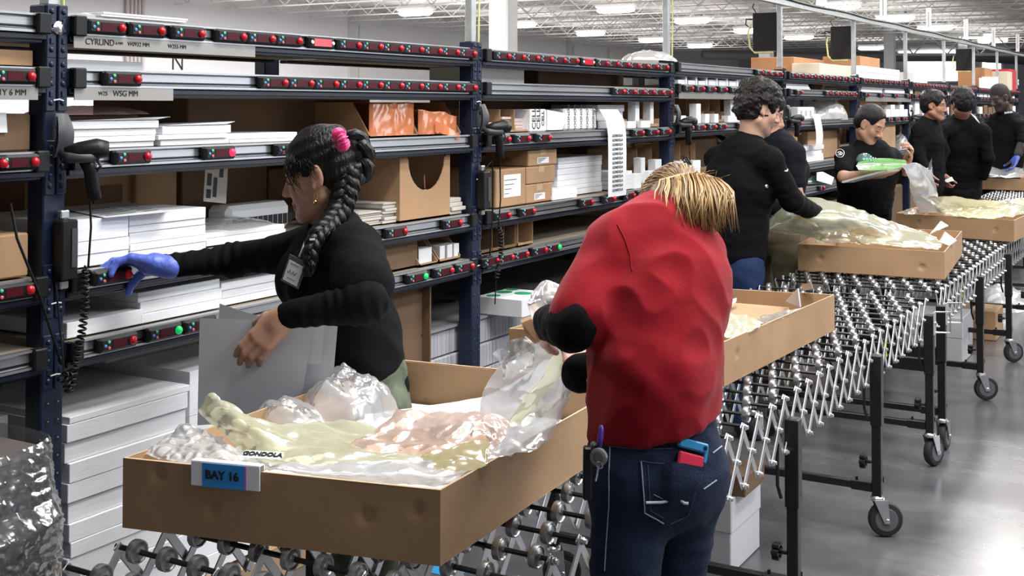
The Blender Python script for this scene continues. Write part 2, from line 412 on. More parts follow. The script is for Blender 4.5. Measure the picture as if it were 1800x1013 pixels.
for (x, y) in ((-14.5, 25.5), (-8.6, 27.5), (-20.3, 23.5), (-2.4, 36), (-2.2, 42), (-2, 48)): area('ceiling_fill', (x, y, 4.3), 3.4, 4.2, 34, rot=(math.pi, 0, 0))  # upward panels added to brighten the ceiling, no fixture hangs at these spots
for i, (x, y) in enumerate(LIGHTS):
    o = fixture(); o.location = (x, y, 4.5); r = i // 5
    area('ceiling_fill', (x, y, 4.3), 3.4, 4.2, 34, rot=(math.pi, 0, 0))  # unseen upward panel added below each fixture to lift the ceiling
    o['label'] = 'bright long ceiling light %s, %s from the camera' % (ROWN[r], CNT[i % 5])
# ================================================================== racks with pick lights
RX = -2.853                                   # plane of the rack fronts
PITCHY, Y0 = 2.295, 2.313
def post_y(i): return Y0 + PITCHY * i         # i = 0 is the nearest post in view
LEV = [1.942, 1.79, 1.553, 1.20, 1.0]
def ypx(px, py=190): return onx(px, py, RX).y
BEAMN = mat('dark_navy_beam_paint', (0.006, 0.010, 0.026), 0.4)
DECK = mat('shelf_board', (0.30, 0.25, 0.19), 0.75, var=0.12, vscale=6)
STRIP = mat('clear_label_strip', (0.27, 0.26, 0.24), 0.3)
def upright(t, y, front, levels, bare_from, detail):
    mb = MB(); x1 = RX if front else RX - 1.21; w = .038 if front else .055
    mb.box((x1 - .07, y - w, 0.004), (x1, y + w, LEV[0] + .03), 0, c=.004)
    mb.box((x1 - .1, y - .06, 0), (x1 + .02, y + .06, .004), 0)
    if front:
        z = .12; dz = .0508
        while z < LEV[0]:
            for s in (-.017, .017):
                if z < bare_from or detail < 2:
                    mb.box((x1, y + s - .006, z - .010), (x1 + .0006, y + s + .006, z + .010), 1)
                    if detail: mb.box((x1 + .0006, y + s + .001, z + .002), (x1 + .0012, y + s + .005, z + .006), 2)
            if detail: mb.box((x1 - .045, y - w - .0008, z - .009), (x1 - .033, y - w, z + .009), 2 if z > 99 else 1)
            z += dz
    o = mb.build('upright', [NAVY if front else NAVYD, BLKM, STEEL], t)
    if front:
        for L in levels:
            mb = MB()
            for s in (-1, 1):
                a, b = (y + .003, y + .0375) if s > 0 else (y - .0375, y - .003)
                mb.box((x1, a, L - .125), (x1 + .007, b, L + .03), c=.004)
                for zz in (-.1, -.045, .01):
                    mb.lathe([(0, .008), (.003, .008), (.006, .004)], (x1 + .007, (a + b) / 2, L + zz), (1, 0, 0), 8)
                if detail:
                    for zz in (-.075, -.02):
                        mb.box((x1 + .007, (a + b) / 2 - .006, L + zz - .009), (x1 + .011, (a + b) / 2 + .006, L + zz + .009), c=.002)
            mb.build('beam_connector', NAVY, t)
RAILP = [(0, -.054), (.022, -.054), (.022, -.047), (.010, -.045), (.010, -.012), (.014, -.006), (.022, -.006), (.022, 0), (0, 0)]
def shelf(t, ya, yb, L, cover=True):
    a, b = ya + .04, yb - .04
    mb = MB(); mb.prism([(RX + p[0] - .002, a, L + p[1]) for p in RAILP], (0, b - a, 0), 0)
    mb.box((RX + .0085, a, L - .041), (RX + .0092, b, L - .034), 1)
    mb.box((RX + .019, a, L - .0455), (RX + .0205, b, L - .0435), 1)
    mb.build('light_rail', [ALU, BLK], t)
    mb = MB().box((RX - .052, a, L - .084), (RX - .004, b, L - .03), c=.004)
    mb.box((RX - .02, a, L - .074), (RX + .012, b, L - .056), c=.003); mb.build('shelf_beam', BEAMN, t)
    mb = MB().box((RX - 1.2, a, L - (.10 if L < 1.7 else .045)), (RX - 1.15, b, L - .03), c=.004); mb.build('shelf_beam', NAVY, t)
    mb = MB().box((RX - 1.2, a, L - .03), (RX - .005, b, L - .006)); mb.build('shelf_deck', DECK, t)
    for y, s in ((a, 1), (b, -1)):
        mb = MB().box((RX + .004, min(y, y + s * .045), L - .058), (RX + .034, max(y, y + s * .045), L + .002), c=.004)
        mb.build('rail_end_cap', BLK, t)
LIGHT_ME = {}
def pick_light(t, y, L, lens='red', wide=False):
    """a rail module: body, three keys, display, lens"""
    if not LIGHT_ME:
        T = thing('scratch', (0, 0, 0), None, None)
        mb = MB(); mb.box((.0, -.073, -.022), (.024, .073, .022), c=.006); mb.box((.02, -.066, -.017), (.027, .066, .017), c=.003)
        LIGHT_ME['body'] = mb.build('pick_light', BLK, T)
        LIGHT_ME['display'] = MB().box((.0268, -.026, -.0125), (.0282, .026, .0115)).build('display', DISP, T)
        LIGHT_ME['wide_display'] = MB().box((.0268, -.05, -.014), (.0282, .05, .014)).build('display', DISPW, T)
        dome = [(0, .0135), (.004, .0135), (.009, .011), (.012, .006), (.013, .001)]
        for nm, m in (('red', RED), ('lit', REDLIT), ('green', GREEN)):
            LIGHT_ME[nm] = MB().lathe(dome, (.0265, .05, .0), (1, 0, 0), 12).build('button_lens', m, T, smooth=True)
        for nm, m, yy, zz in (('k1', BLUEK, -.054, -.001), ('k2', GREENK, -.041, .009), ('k3', REDK, -.040, -.009)):
            LIGHT_ME[nm] = MB().lathe([(0, .0052), (.003, .005), (.0042, .002)], (.0268, yy, zz), (1, 0, 0), 8).build('key', m, T)
        for nm, yy in (('e1', -.06), ('e2', .06)):
            LIGHT_ME[nm] = MB().lathe([(0, .008), (.003, .006)], (.0268, yy, 0), (1, 0, 0), 8).build('key', WHITE, T)
        for o in LIGHT_ME.values(): bpy.data.objects.remove(o, do_unlink=True) if False else None
        for k, o in list(LIGHT_ME.items()): LIGHT_ME[k] = (o.name, o.data)
        for (nm, me) in LIGHT_ME.values():
            me.use_fake_user = True; bpy.data.objects.remove(bpy.data.objects[nm])
        bpy.data.objects.remove(T)
    def put(key, nm, par, loc=None):
        o = bpy.data.objects.new(nm, LIGHT_ME[key][1]); COL.objects.link(o); o.parent = par
        if loc is not None: o.location = loc
        return o
    base = WM[t.name].translation
    b = put('body', 'pick_light', t, Vector((RX + .012, y, L - .027)) - base)
    if wide: put('wide_display', 'display', b); put('e1', 'key', b); put('e2', 'key', b)
    else:
        put('display', 'display', b); put(lens, 'button_lens', b)
        for k in ('k1', 'k2', 'k3'): put(k, 'key', b)
    return b
RACKLAB = {-1: 'navy storage rack at the left edge, cut off by the frame',
           0: 'navy storage rack bay behind the woman with the pink scrunchie',
           1: 'navy storage rack bay with the long hanging GONDOLA label strip',
           2: 'navy storage rack bay behind the curly-haired man in black',
           3: 'navy storage rack bay with the big bag of clear film on its shelf',
           4: 'navy storage rack bay behind the man with the moustache',
           5: 'navy storage rack bay behind the young man turned to his colleagues',
           6: 'navy storage rack bay behind the person seen from the back',
           7: 'navy storage rack bay behind the man with the blue glove',
           8: 'navy storage rack bay at the far end, under the red carton'}
# lens positions read along each rail, as picture columns on the rack plane
BTN = {(-1, 0): [], (-1, 1): [38], (-1, 2): [-10, 46], (-1, 3): [40], (-1, 4): [],
       (0, 0): [197, 267, 338, 412, 463, 511, (553, 'w'), 616, 655, 691, 727, 760, 791, 821],
       (0, 1): [226, 486, 532, 576, 617, 655, 692, 727, 760, 792, 822],
       (0, 2): [244, (393, 'l'), 513], (0, 3): [212, 699, 796], (0, 4): [221, (301, 'g'), 362, (735, 'g'), 781, 817],
       (1, 0): [882, 908, 933, 958, 981, 1003, (1024, 'w'), 1056, 1075, 1094, 1112, 1128, 1145, 1163],
       (1, 1): [1086, 1105, 1122, 1139, 1155, 1169], (1, 2): [882, 917, 954, 1119, 1145, 1167],
       (1, 3): [882, 926, 1029, 1068, 1103, 1126], (1, 4): [862, 888, 914, 947, (971, 'g'), 1090, 1140],
       (2, 0): [1332, 1345, 1356, 1366], (2, 1): [1207, 1227, 1247, 1267, 1287, 1305, 1325, 1345], (2, 2): [1207, 1228, 1248, 1266, 1300, 1340],
       (2, 3): [1215, 1250, 1300], (2, 4): [1230, 1330],
       (3, 0): [1392 + 11 * k for k in range(11)], (3, 1): [1401, 1452, 1462, 1471, 1480, 1489, 1498], (3, 2): [1389, 1400], (3, 3): [1405, 1490], (3, 4): [1440],
       (4, 0): [1517 + 9 * k for k in range(9)], (4, 1): [1520, 1546, 1571, 1593], (4, 2): [1560, 1573, 1586], (4, 3): [1560], (4, 4): []}
for i in range(5, 9):
    ya = post_y(i)
    BTN[(i, 0)] = ['y%f' % (ya + .2 + .19 * k) for k in range(11)]
    BTN[(i, 1)] = ['y%f' % (ya + .3 + .3 * k) for k in range(6)]
    BTN[(i, 2)] = ['y%f' % (ya + .5 + .4 * k) for k in range(4)]
RACK = {}
for i in range(-1, 9):
    ya, yb = post_y(i), post_y(i + 1)
    t = thing('storage_rack', (RX, (ya + yb) / 2, 0), RACKLAB[i], 'rack', 'rack bays along the aisle'); RACK[i] = t
    lv = list(LEV)
    if i >= 2: lv = [1.955, 1.82, 1.57, 1.21, 1.01]
    upright(t, yb, True, lv, .85 if i < 1 else .8, 2 if i < 1 else (1 if i < 3 else 0))
    upright(t, yb, False, lv, 0, 0)
    if i == -1: pass
    for L in lv: shelf(t, ya, yb, L)
    for z0, z1 in ((.25, 1.0), (1.0, .25), (1.15, 1.8)):
        MB().bar((RX - .05, yb, z0), (RX - 1.14, yb, z1), .035, .02).build('side_brace', NAVYD, t)
    for k, L in enumerate(lv):
        for q in BTN.get((i, k), []):
            if isinstance(q, str): y = float(q[1:]); f = 'red'
            else:
                px, f = q if isinstance(q, tuple) else (q, 'red')
                y = ypx(px)
            if f == 'w': pick_light(t, y, L, wide=True)
            else: pick_light(t, y - .05, L, {'red': 'red', 'l': 'lit', 'g': 'green'}[f])
# a long bolt head, cable ties and bracket blocks on the nearest post
t = RACK[-1]; y = post_y(0)
MB().lathe([(0, .020), (.004, .020), (.008, .012), (.010, .004)], (RX + .008, y + .001, 1.905), (1, 0, 0), 14).build('bolt', CHROME, t)
for z in (1.697, 1.118, .915):
    MB().tube([(RX + .012, y - .016, z), (RX + .018, y, z + .003), (RX + .012, y + .018, z - .001)], .0022, 6).build('cable_tie', WHITE, t)
t = RACK[0]; y = post_y(1)
for z in (1.70, 1.35, .96):
    MB().tube([(RX + .012, y - .016, z), (RX + .018, y, z + .003), (RX + .012, y + .018, z - .001)], .0022, 6).build('cable_tie', WHITE, t)
# clear strips with handwriting under the modules
def strip(i, p0, p1, L, words):
    t = RACK[i]; y0, y1 = ypx(p0), ypx(p1)
    MB().box((RX + .018, y0, L - .092), (RX + .021, y1, L - .055)).build('label_strip', STRIP, t)
    for (px, s, sz) in words:
        text_mesh(s, sz, (RX + .0216, ypx(px), L - .072), (0, 1, 0), (0, 0, 1), 'handwriting', INK, t)
strip(0, 120, 440, LEV[0], [(166, 'CYRLIND', .026), (200, '6 MM', .012), (234, 'W0932 MM', .018), (302, 'W255 MM', .018)])
strip(0, 122, 296, LEV[1], [(172, 'WZS', .016), (212, 'WSG MM', .024)])
strip(-1, -60, 58, LEV[1], [(8, 'D1Y 6 MM', .024)])
strip(2, 1188, 1300, 1.82, []); strip(4, 1518, 1598, 1.82, [])
# ------------------------------------------------------------------ overhead strut and its poles
t = thing('overhead_strut', (RX - .03, 12.0, 1.95), 'galvanised overhead strut on thin poles above the row of racks', 'strut')
def strut_z(y): return 2.50 + (y - 9.24) * .0082
mb = MB()
for dy in (0, .03): mb.bar((RX - .03 + dy, 5.2, strut_z(5.2)), (RX - .03 + dy, 26, strut_z(26)), .041, .018)
mb.build('strut_rail', GALV, t)
MB().tube([(RX + .012, y, strut_z(y) + .028 + .006 * math.sin(y * 3)) for y in [5.2 + .4 * k for k in range(52)]], .012, 6).build('cable_bundle', BLK, t)
for i in range(0, 10):
    y = post_y(i)
    MB().box((RX - .05, y - .02, LEV[0] + (.03 if i < 3 else .045)), (RX - .012, y + .02, strut_z(y)), c=.003).build('pole', GALV, t)
    if i < 3: MB().tube([(RX - .005, y + .03 + .004 * math.sin(z * 9), z) for z in [1.97 + .04 * k for k in range(14)]], .005, 6).build('cable', mat('yellow_green_cable', (.55, .55, .25), .5), t)
def control_box(i, x0, x1, yt, yb, label):
    y = post_y(i); a = onx(x0, yt, RX - .10); z1 = onx(x1, yt, RX).z; z0 = onx(x1, yb, RX).z
    w = .19 if i < 6 else .22
    t = thing('control_box', (RX - .12, y - .02, z0), label, 'control box', 'black control boxes on the poles')
    MB().box((RX - .055 - w, y - .02, z0), (RX - .0495, y + .11, z1), c=.004).build('housing', BLK, t)
    mb = MB()
    for k in range(4): mb.box((RX - .0495, y + .05, z0 + .03 + k * .06), (RX - .047, y + .085, z0 + .07 + k * .06))
    mb.build('port_labels', WHITE, t)
    xl = RX - .06 - w
    MB().tube([(xl, y - .01, z1 - .05), (xl - .05, y - .01, z1 - .045), (xl - .055, y - .01, z1 - .09), (xl - .01, y - .01, z1 - .12)], .006, 6).build('cable', BLK, t)
    MB().tube([(xl - .02, y - .01, z1 - .1), (xl - .035, y - .01, (z0 + z1) / 2), (xl - .02, y - .01, z0 + .03), (xl + .02, y - .01, z0 - .012), (RX - .08, y - .01, z0 - .012)], .009, 6).build('cable', mat('yellow_green_cable', (.55, .55, .25), .5), t)
    MB().tube([(xl + .03, y, z1), (xl, y, z1 + .05), (xl + .01, y, strut_z(y))], .005, 6).build('cable', BLK, t)
control_box(3, 1333, 1371, 20, 88, 'black control box with looped cables on the nearest pole, left above the curly-haired man')
control_box(4, 1470, 1503, 45, 103, 'black control box on the pole above a big flat brown carton')
control_box(7, 1700, 1724, 88, 125, 'smallest black control box on a pole beside the bright far window')
for n, (px, py0, py1, w) in enumerate(((1447, -14, 12, .09), (1557, -25, 37, .07), (1637, 14, 56, .06), (1702, 34, 71, .06), (1750, 48, 82, .06), (1792, 60, 91, .06))):
    p = onx(px, py1, RX); q = onx(px, py0, RX)
    mb = MB().box((RX - .06, p.y - .01, p.z), (RX - .06 + w, p.y + .01, q.z), 0, c=.003)
    mb.box((RX - .06 + w * .42, p.y - .0105, p.z + .06), (RX - .06 + w * .58, p.y - .01, q.z - .05), 1)
    single(mb, 'aisle_marker', [WHITE, mat('grey_print', (.35, .36, .38), .6)], 'white upright marker plate on the overhead strut, %s from the left' % ('first', 'second', 'third', 'fourth', 'fifth', 'sixth')[n], 'sign', 'marker plates on the overhead strut')
# ------------------------------------------------------------------ hand scanners in holsters
GREYP = mat('dark_grey_plastic', (0.045, 0.047, 0.055), 0.45)
def coil_pts(pts, r, turns):
    P = [Vector(p) for p in pts]; seg = [0]
    for a, b in zip(P, P[1:]): seg.append(seg[-1] + (b - a).length)
    out = []; N = turns * 8
    for k in range(N + 1):
        s = seg[-1] * k / N; j = 0
        while j < len(P) - 2 and seg[j + 1] < s: j += 1
        f = (s - seg[j]) / max(1e-6, seg[j + 1] - seg[j]); c = P[j].lerp(P[j + 1], f); d = (P[j + 1] - P[j]).normalized()
        a = d.orthogonal().normalized(); b = d.cross(a); th = k / 8 * 2 * math.pi
        out.append(c + (a * math.cos(th) + b * math.sin(th)) * r)
    return out
def scanner(y, z, label, cord, coil, tail=None):
    x = RX + .015
    t = thing('barcode_scanner', (x, y, z - .1), label, 'scanner', 'hand scanners hung on the posts')
    # holster: a curved tongue fixed to the post with a cup
    mb = MB()
    mb.grid(lambda u, v: (x + .012 + .028 * math.sin(v * math.pi) * .6 + .006 * math.cos((u - .5) * math.pi), y - .026 + (u - .5) * .055 * (1 - .35 * max(0, v - .6) / .4) - .012 * (1 - v) * 0, z - .035 + v * .125), 8, 10)
    mb.grid(lambda u, v: (x + .004 + .028 * math.sin(v * math.pi) * .5, y - .026 + (u - .5) * .055 * (1 - .35 * max(0, v - .6) / .4), z - .035 + v * .125), 8, 10)
    mb.tube([(x, y - .03, z + .05), (x + .02, y - .03, z + .05)], .012, 8)
    mb.tube([(x + .02, y - .035, z - .02), (x + .05, y - .03, z - .036), (x + .085, y + .01, z - .036), (x + .08, y + .045, z - .03)], [.014, .017, .016, .012], 8)
    mb.build('holster', GREYP, t, smooth=True)
    h = MB().tube([(x + .03, y - .03, z - .025), (x + .055, y - .005, z - .018), (x + .085, y + .035, z - .012), (x + .10, y + .06, z - .014)], [.018, .026, .03, .024], 12).build('scan_head', BLK, t, smooth=True)
    g = MB().tube([(x + .06, y + .012, z - .03), (x + .065, y + .03, z - .075), (x + .06, y + .044, z - .13), (x + .055, y + .052, z - .155)], [.024, .02, .019, .021], 12).build('grip', BLK, t, smooth=True)
    MB().tube([(x + .085, y + .035, z - .04), (x + .095, y + .04, z - .062), (x + .08, y + .04, z - .075)], .005, 6).build('trigger', GREYP, t)
    e = Vector((x + .055, y + .052, z - .155))
    pts = [e] + [onx(a, b, RX + .05) for (a, b) in cord]
    sm = []
    for k in range(len(pts) - 1):
        for q in range(6): sm.append(pts[k].lerp(pts[k + 1], q / 6))
    MB().tube(sm + [pts[-1]], .0035, 6).build('straight_cord', BLK, t, smooth=True)
    if coil:
        cp = [onx(a, b, RX + .05) for (a, b) in coil]
        L = sum((b - a).length for a, b in zip(cp, cp[1:]))
        MB().tube(coil_pts([pts[-1]] + cp, .010, int(L / .017) + 4), .0035, 5).build('coiled_cord', BLK, t, smooth=True)
    if tail:
        MB().tube([onx(a, b, RX + .05) for (a, b) in tail], .003, 5).build('straight_cord', BLK, t)
scanner(post_y(0) + .03, 1.57, 'black hand scanner in a grey holster on the nearest blue post', [(158, 345), (160, 400), (155, 470)],
        [(150, 480), (150, 540), (143, 590), (132, 640), (122, 690), (112, 660), (130, 662)], [(112, 650), (104, 560), (98, 500)])
scanner(post_y(1) + .04, 1.60, 'black hand scanner on the post beside the orange bags', [(879, 300), (880, 350), (876, 400)],
        [(880, 410), (881, 450), (872, 490)], [(872, 490), (870, 535)])
scanner(post_y(2) + .05, 1.60, 'black hand scanner on the post left of the curly-haired man', [(1212, 262), (1213, 290)], [(1203, 275), (1201, 300)])
scanner(post_y(3) + .05, 1.60, 'black hand scanner on the post right of the curly-haired man', [(1408, 235), (1413, 270), (1409, 300)], None)
scanner(post_y(4) + .05, 1.60, 'black hand scanner on the post behind the man with the moustache', [(1528, 240)], None)
scanner(post_y(5) + .05, 1.58, 'black hand scanner on the post behind the young man', [(1610, 245)], None)
for i, lab in ((0, 'black switch box strapped to the nearest blue post'), (1, 'black switch box on the post right of the cut-out carton')):
    y = post_y(i) + .01; z = 1.27 if i == 0 else 1.30
    t = thing('switch_box', (RX + .01, y, z - .09), lab, 'switch box', 'switch boxes on the posts')
    MB().box((RX + .008, y - .022, z - .085), (RX + .05, y + .035, z + .085), c=.004).build('housing', BLK, t)
    MB().box((RX + .05, y + .01, z - .05), (RX + .053, y + .03, z + .06)).build('cover', GREYP, t)
    for k in (-1, 1): MB().box((RX + .01, y - .01, z + k * .10 - .012), (RX + .03, y + .02, z + k * .10 + .012), c=.003).build('clip', STEEL, t)
    if i == 1: MB().tube([(RX + .03, y + .01, z + .09), (RX + .05, y + .04, z + .13), (RX + .04, y + .07, z + .08), (RX + .035, y + .075, z - .1), (RX + .03, y + .06, z - .3)], .004, 6).build('cable', BLK, t)
tag(single(MB().tube([onx(18, 358, RX + .02), onx(30, 420, RX + .03), onx(70, 520, RX + .035), onx(95, 600, RX + .035), onx(108, 640, RX + .03)], .004, 6), 'power_cord', BLK, 'thin black cord slanting down across the shelves at the left edge', 'cord'))
# ================================================================== goods on the shelves
RND = random.Random(5)
TAPE = mat('packing_tape', (0.50, 0.38, 0.24), 0.2, var=0.05)
PINKP = mat('pink_paper_pad', (0.62, 0.50, 0.46), 0.7, var=0.06, vscale=30, stretch=(.3, .3, 9))
CLEAR = film('clear_film', (0.94, 0.95, 0.97), 0.40)
CLEARER = film('thin_clear_film', (0.86, 0.87, 0.90), 0.22)
MILKY = film('milky_film', (0.94, 0.94, 0.96), 0.86, 0.16)
ORANGE = film('orange_film', (0.86, 0.30, 0.13), 0.88, 0.16)
PINKF = film('pink_film', (0.9, 0.6, 0.66), 0.5)
def lev(i, k): return ([1.955, 1.82, 1.57, 1.21, 1.01] if i >= 2 else LEV)[k]
def ext(i, k, x0, x1, yt, sb, z0=None):
    """front-face extents on a shelf: y range, base height, top height"""
    p = RX - sb; zb = (lev(i, k) if z0 is None else z0)
    a, b = onx(x0, yt, p), onx(x1, yt, p); m = onx((x0 + x1) / 2, yt, p)
    lo, hi = post_y(i) + .05, post_y(i + 1) - .05
    return p, min(max(a.y, lo), hi - .03), max(min(b.y, hi), lo + .03), zb + .0005, m.z
def stack(i, k, x0, x1, yt, depth, label, sb=.03, n=5, m=None, group='paper stacks on the racks', z0=None, name='paper_stack', jit=.012, ztop=None, over=0):
    p, ya, yb, z, zt = ext(i, k, x0, x1, yt, sb, z0)
    if ztop: zt = ztop
    mb = MB(); h = (zt - z) / n; zc = z
    for q in range(n):
        hh = h * RND.uniform(.75, 1.25) if q < n - 1 else zt - zc
        if hh <= .001: break
        dx, dy = RND.uniform(-jit, jit * .4), RND.uniform(-jit, jit)
        mb.box((p - depth + dx, ya + dy, zc), (p + dx, yb + dy, zc + hh - .0012), c=.0015); zc += hh
    if over:
        y2 = yb + over; mb.add([(p - depth, ya + .02, zt + .001), (p + .004, ya + .02, zt + .001), (p + .004, yb - .02, zt + .002), (p - .02, y2, zt + .010), (p - depth, yb, zt + .001)], [(0, 1, 2, 3, 4)]); mb.add([(p - depth, ya + .02, zt), (p + .004, ya + .02, zt), (p + .004, yb - .02, zt + .001), (p - .02, y2, zt + .009), (p - depth, yb, zt)], [(4, 3, 2, 1, 0)])
    return single(mb, name, m or PAPER, label, 'paper', group)
def carton(i, k, x0, x1, yt, depth, label, sb=.03, m=None, z0=None, tape=True, lab=None, name='carton', group='cartons on the racks', ztop=None, tip=0):
    p, ya, yb, z, zt = ext(i, k, x0, x1, yt, sb, z0)
    if ztop: zt = ztop
    c = Vector((p - depth / 2, (ya + yb) / 2, z)); t = thing(name, c, label, 'carton', group)
    mb = MB(); mb.box((p - depth, ya, z), (p, yb, zt), c=.005)
    ym = (ya + yb) / 2
    mb.box((p - depth + .01, ym - .0015, zt), (p - .01, ym + .0015, zt + .0006), 1)
    mb.build('carton_body', [m or CARD, CARDE], t)
    if tape:
        w = min(.03, (yb - ya) * .18); mb = MB(); mb.box((p - depth * .9, ym - w, zt + .0006), (p, ym + w, zt + .0012)); mb.box((p, ym - w, zt - (zt - z) * .35), (p + .0008, ym + w, zt)); mb.build('tape', TAPE, t)
    if lab:
        (u0, u1, v0, v1) = lab; mb = MB()
        mb.box((p, ya + (yb - ya) * u0, z + (zt - z) * v0), (p + .001, ya + (yb - ya) * u1, z + (zt - z) * v1), 0)
        for q in range(4):
            zz = z + (zt - z) * (v0 + (v1 - v0) * (.15 + .2 * q)); mb.box((p + .001, ya + (yb - ya) * (u0 + .02), zz), (p + .0012, ya + (yb - ya) * (u0 + (u1 - u0) * (.3 + .15 * q)), zz + .003), 1)
        mb.build('shipping_label', [PAPERF, INK], t)
    return t
def open_tray(i, k, x0, x1, yt, depth, label, sb=.03, m=None, z0=None, wall=.005, front=1.0, name='open_carton', group='open cartons on the racks', ztop=None):
    p, ya, yb, z, zt = ext(i, k, x0, x1, yt, sb, z0)
    if ztop: zt = ztop
    mb = MB(); zf = z + (zt - z) * front
    mb.box((p - depth, ya, z), (p, yb, z + wall))
    mb.box((p - wall, ya, z), (p, yb, zf)); mb.box((p - depth, ya, z), (p - depth + wall, yb, zt))
    for (a, b) in ((ya, ya + wall), (yb - wall, yb)):
        mb.prism([(p - depth, a, z), (p, a, z), (p, a, zf), (p - depth * .25, a, zt), (p - depth, a, zt)], (0, b - a, 0))
    return single(mb, name, m or CARD, label, 'carton', group)
def bins(i, k, x0, x1, yt, n, depth, label, sb=.03, m=None, step=True):
    """cardboard divider rack: n open slots, sides cut in a step at the front"""
    p, ya, yb, z, zt = ext(i, k, x0, x1, yt, sb)
    h = zt - z; w = .004; mb = MB()
    for q in range(n + 1):
        y = ya + (yb - ya) * q / n
        poly = [(p - depth, y, z), (p, y, z), (p, y, z + h * .28), (p - .04, y, z + h * .28), (p - .04, y, z + h * .45), (p - .075, y, z + h * .45), (p - .075, y, zt), (p - depth, y, zt)]
        if not step: poly = [(p - depth, y, z), (p, y, z), (p, y, zt), (p - depth, y, zt)]
        mb.prism(poly, (0, w, 0))
    mb.box((p - depth, ya, z), (p, yb, z + w)); mb.box((p - depth, ya, z), (p - depth + w, yb + w, zt))
    mb.box((p - w, ya, z), (p, yb, z + h * .12))
    return single(mb, 'divider_bin', m or CARD, label, 'bin', 'cardboard divider bins')
def heap(c, rx, ry, h, label, m, seed=0, name='film_heap', cat='plastic film', group='heaps of film', sc=9, amp=.5, res=26, closed=True):
    mb = MB(); c = Vector(c)
    def fn(u, v):
        th = u * 2 * math.pi; r = v
        R = 1 + .25 * noise.noise(Vector((math.cos(th) * 1.3 + seed, math.sin(th) * 1.3, seed * .7)))
        x = math.cos(th) * rx * r * R; y = math.sin(th) * ry * r * R
        zz = h * max(0, 1 - r ** 2.2) ** .6
        q = Vector((x + seed * 3.1, y, zz))
        rd = crumple(q, sc)
        zz = max(0.001, zz * (1 + amp * .38 * (rd - .4)) + amp * .12 * h * rd * (1 - r * .6))
        d = amp * .10 * rd
        return c + Vector((x * (1 + d), y * (1 + d), zz))
    mb.grid(fn, res * 2, res)
    return single(mb, name, m, label, cat, group, smooth=True)
def printed(mb, a, u, v, rows, m=1):
    """little bars of print on a sheet: origin a, edge vectors u, v"""
    a = Vector(a); u = Vector(u); v = Vector(v)
    for (u0, u1, v0, v1) in rows:
        n = u.cross(v).normalized() * .0006
        mb.quad(a + u * u0 + v * v0 + n, a + u * u1 + v * v0 + n, a + u * u1 + v * v1 + n, a + u * u0 + v * v1 + n, m)
# --- bay at the left edge
open_tray(-1, 1, -70, 63, 83, .35, 'open brown carton at the left edge between the two upper shelves', front=.9)
stack(-1, 1, -40, 20, 103, .3, 'white sheets inside the open carton at the left edge', sb=.05, n=2, ztop=LEV[1] + .03)
stack(-1, 0, -50, 68, 19, .4, 'white sheets lying on the top shelf at the left edge', n=2)
carton(-1, 2, -80, 66, 200, .4, 'brown carton with a white slip on the middle shelf at the left edge', m=CARDD, sb=.04)
p = onx(-4, 198, RX - .03); q = onx(14, 233, RX - .03)
mb = MB().prism([(RX - .035, p.y, p.z), (RX - .035, p.y + .03, p.z), (RX - .033, q.y, q.z), (RX - .033, p.y - .02, q.z)], (.001, 0, 0)); single(mb, 'paper_slip', PAPERF, 'white slip stuck to the brown carton at the left edge', 'slip')
carton(-1, 3, -80, 51, 416, .42, 'pale brown carton on the fourth shelf at the left edge, behind the thin cord', sb=.03, tape=False)
carton(-1, 4, -80, 50, 560, .5, 'dark carton on the lowest shelf at the left edge', sb=.35, m=CARDD)
stack(-1, 4, -90, 62, 690, .8, 'tall grey block of paper on the floor under the racks at the left edge', sb=.12, z0=.12, n=8, ztop=.80, m=PULP)
# --- bay behind the woman
heap(onx(150, 33, RX - .12) + Vector((0, 0, -.012)), .09, .09, .03, 'small heap of white film on the top shelf at the left, beside the paper', MILKY, 2)
stack(0, 0, 172, 322, 26, .35, 'pile of loose white sheets on the top shelf above the code strip', n=3, jit=.02)
stack(0, 1, 118, 256, 106, .35, 'shallow grey-white paper pile on the second shelf by the nearest post', n=1, m=BOARD)
stack(0, 2, 119, 279, 212, .42, 'tall white paper stack with pink film on top, on the middle shelf', n=4, over=.07)
z = LEV[2] + .16
carton(0, 2, 112, 245, 206, .25, 'thin dark carton under the pink film on the middle shelf', sb=.10, m=CARDD, tape=False, z0=onx(200, 212, RX - .03).z + .001, ztop=onx(200, 212, RX - .03).z + .016)
heap((RX - .17, ypx(200) + .05, onx(200, 212, RX - .03).z + .017), .11, .2, .028, 'crumpled pink film bag on the paper stack by the nearest post', PINKF, 4)
stack(0, 2, 282, 403, 220, .4, 'white paper stack on the middle shelf, second from the nearest post', n=3, over=.05)
stack(0, 2, 405, 527, 233, .38, 'low white paper stack on the middle shelf above the lit red lamp', n=2)
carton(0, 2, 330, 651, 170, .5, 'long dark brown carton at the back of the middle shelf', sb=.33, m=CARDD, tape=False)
open_tray(0, 2, 650, 735, 180, .36, 'brown carton holding a stretched orange bag', sb=.05, front=.06)
open_tray(0, 2, 736, 812, 180, .36, 'brown carton holding a slumped orange bag beside the post', sb=.05, front=.06)
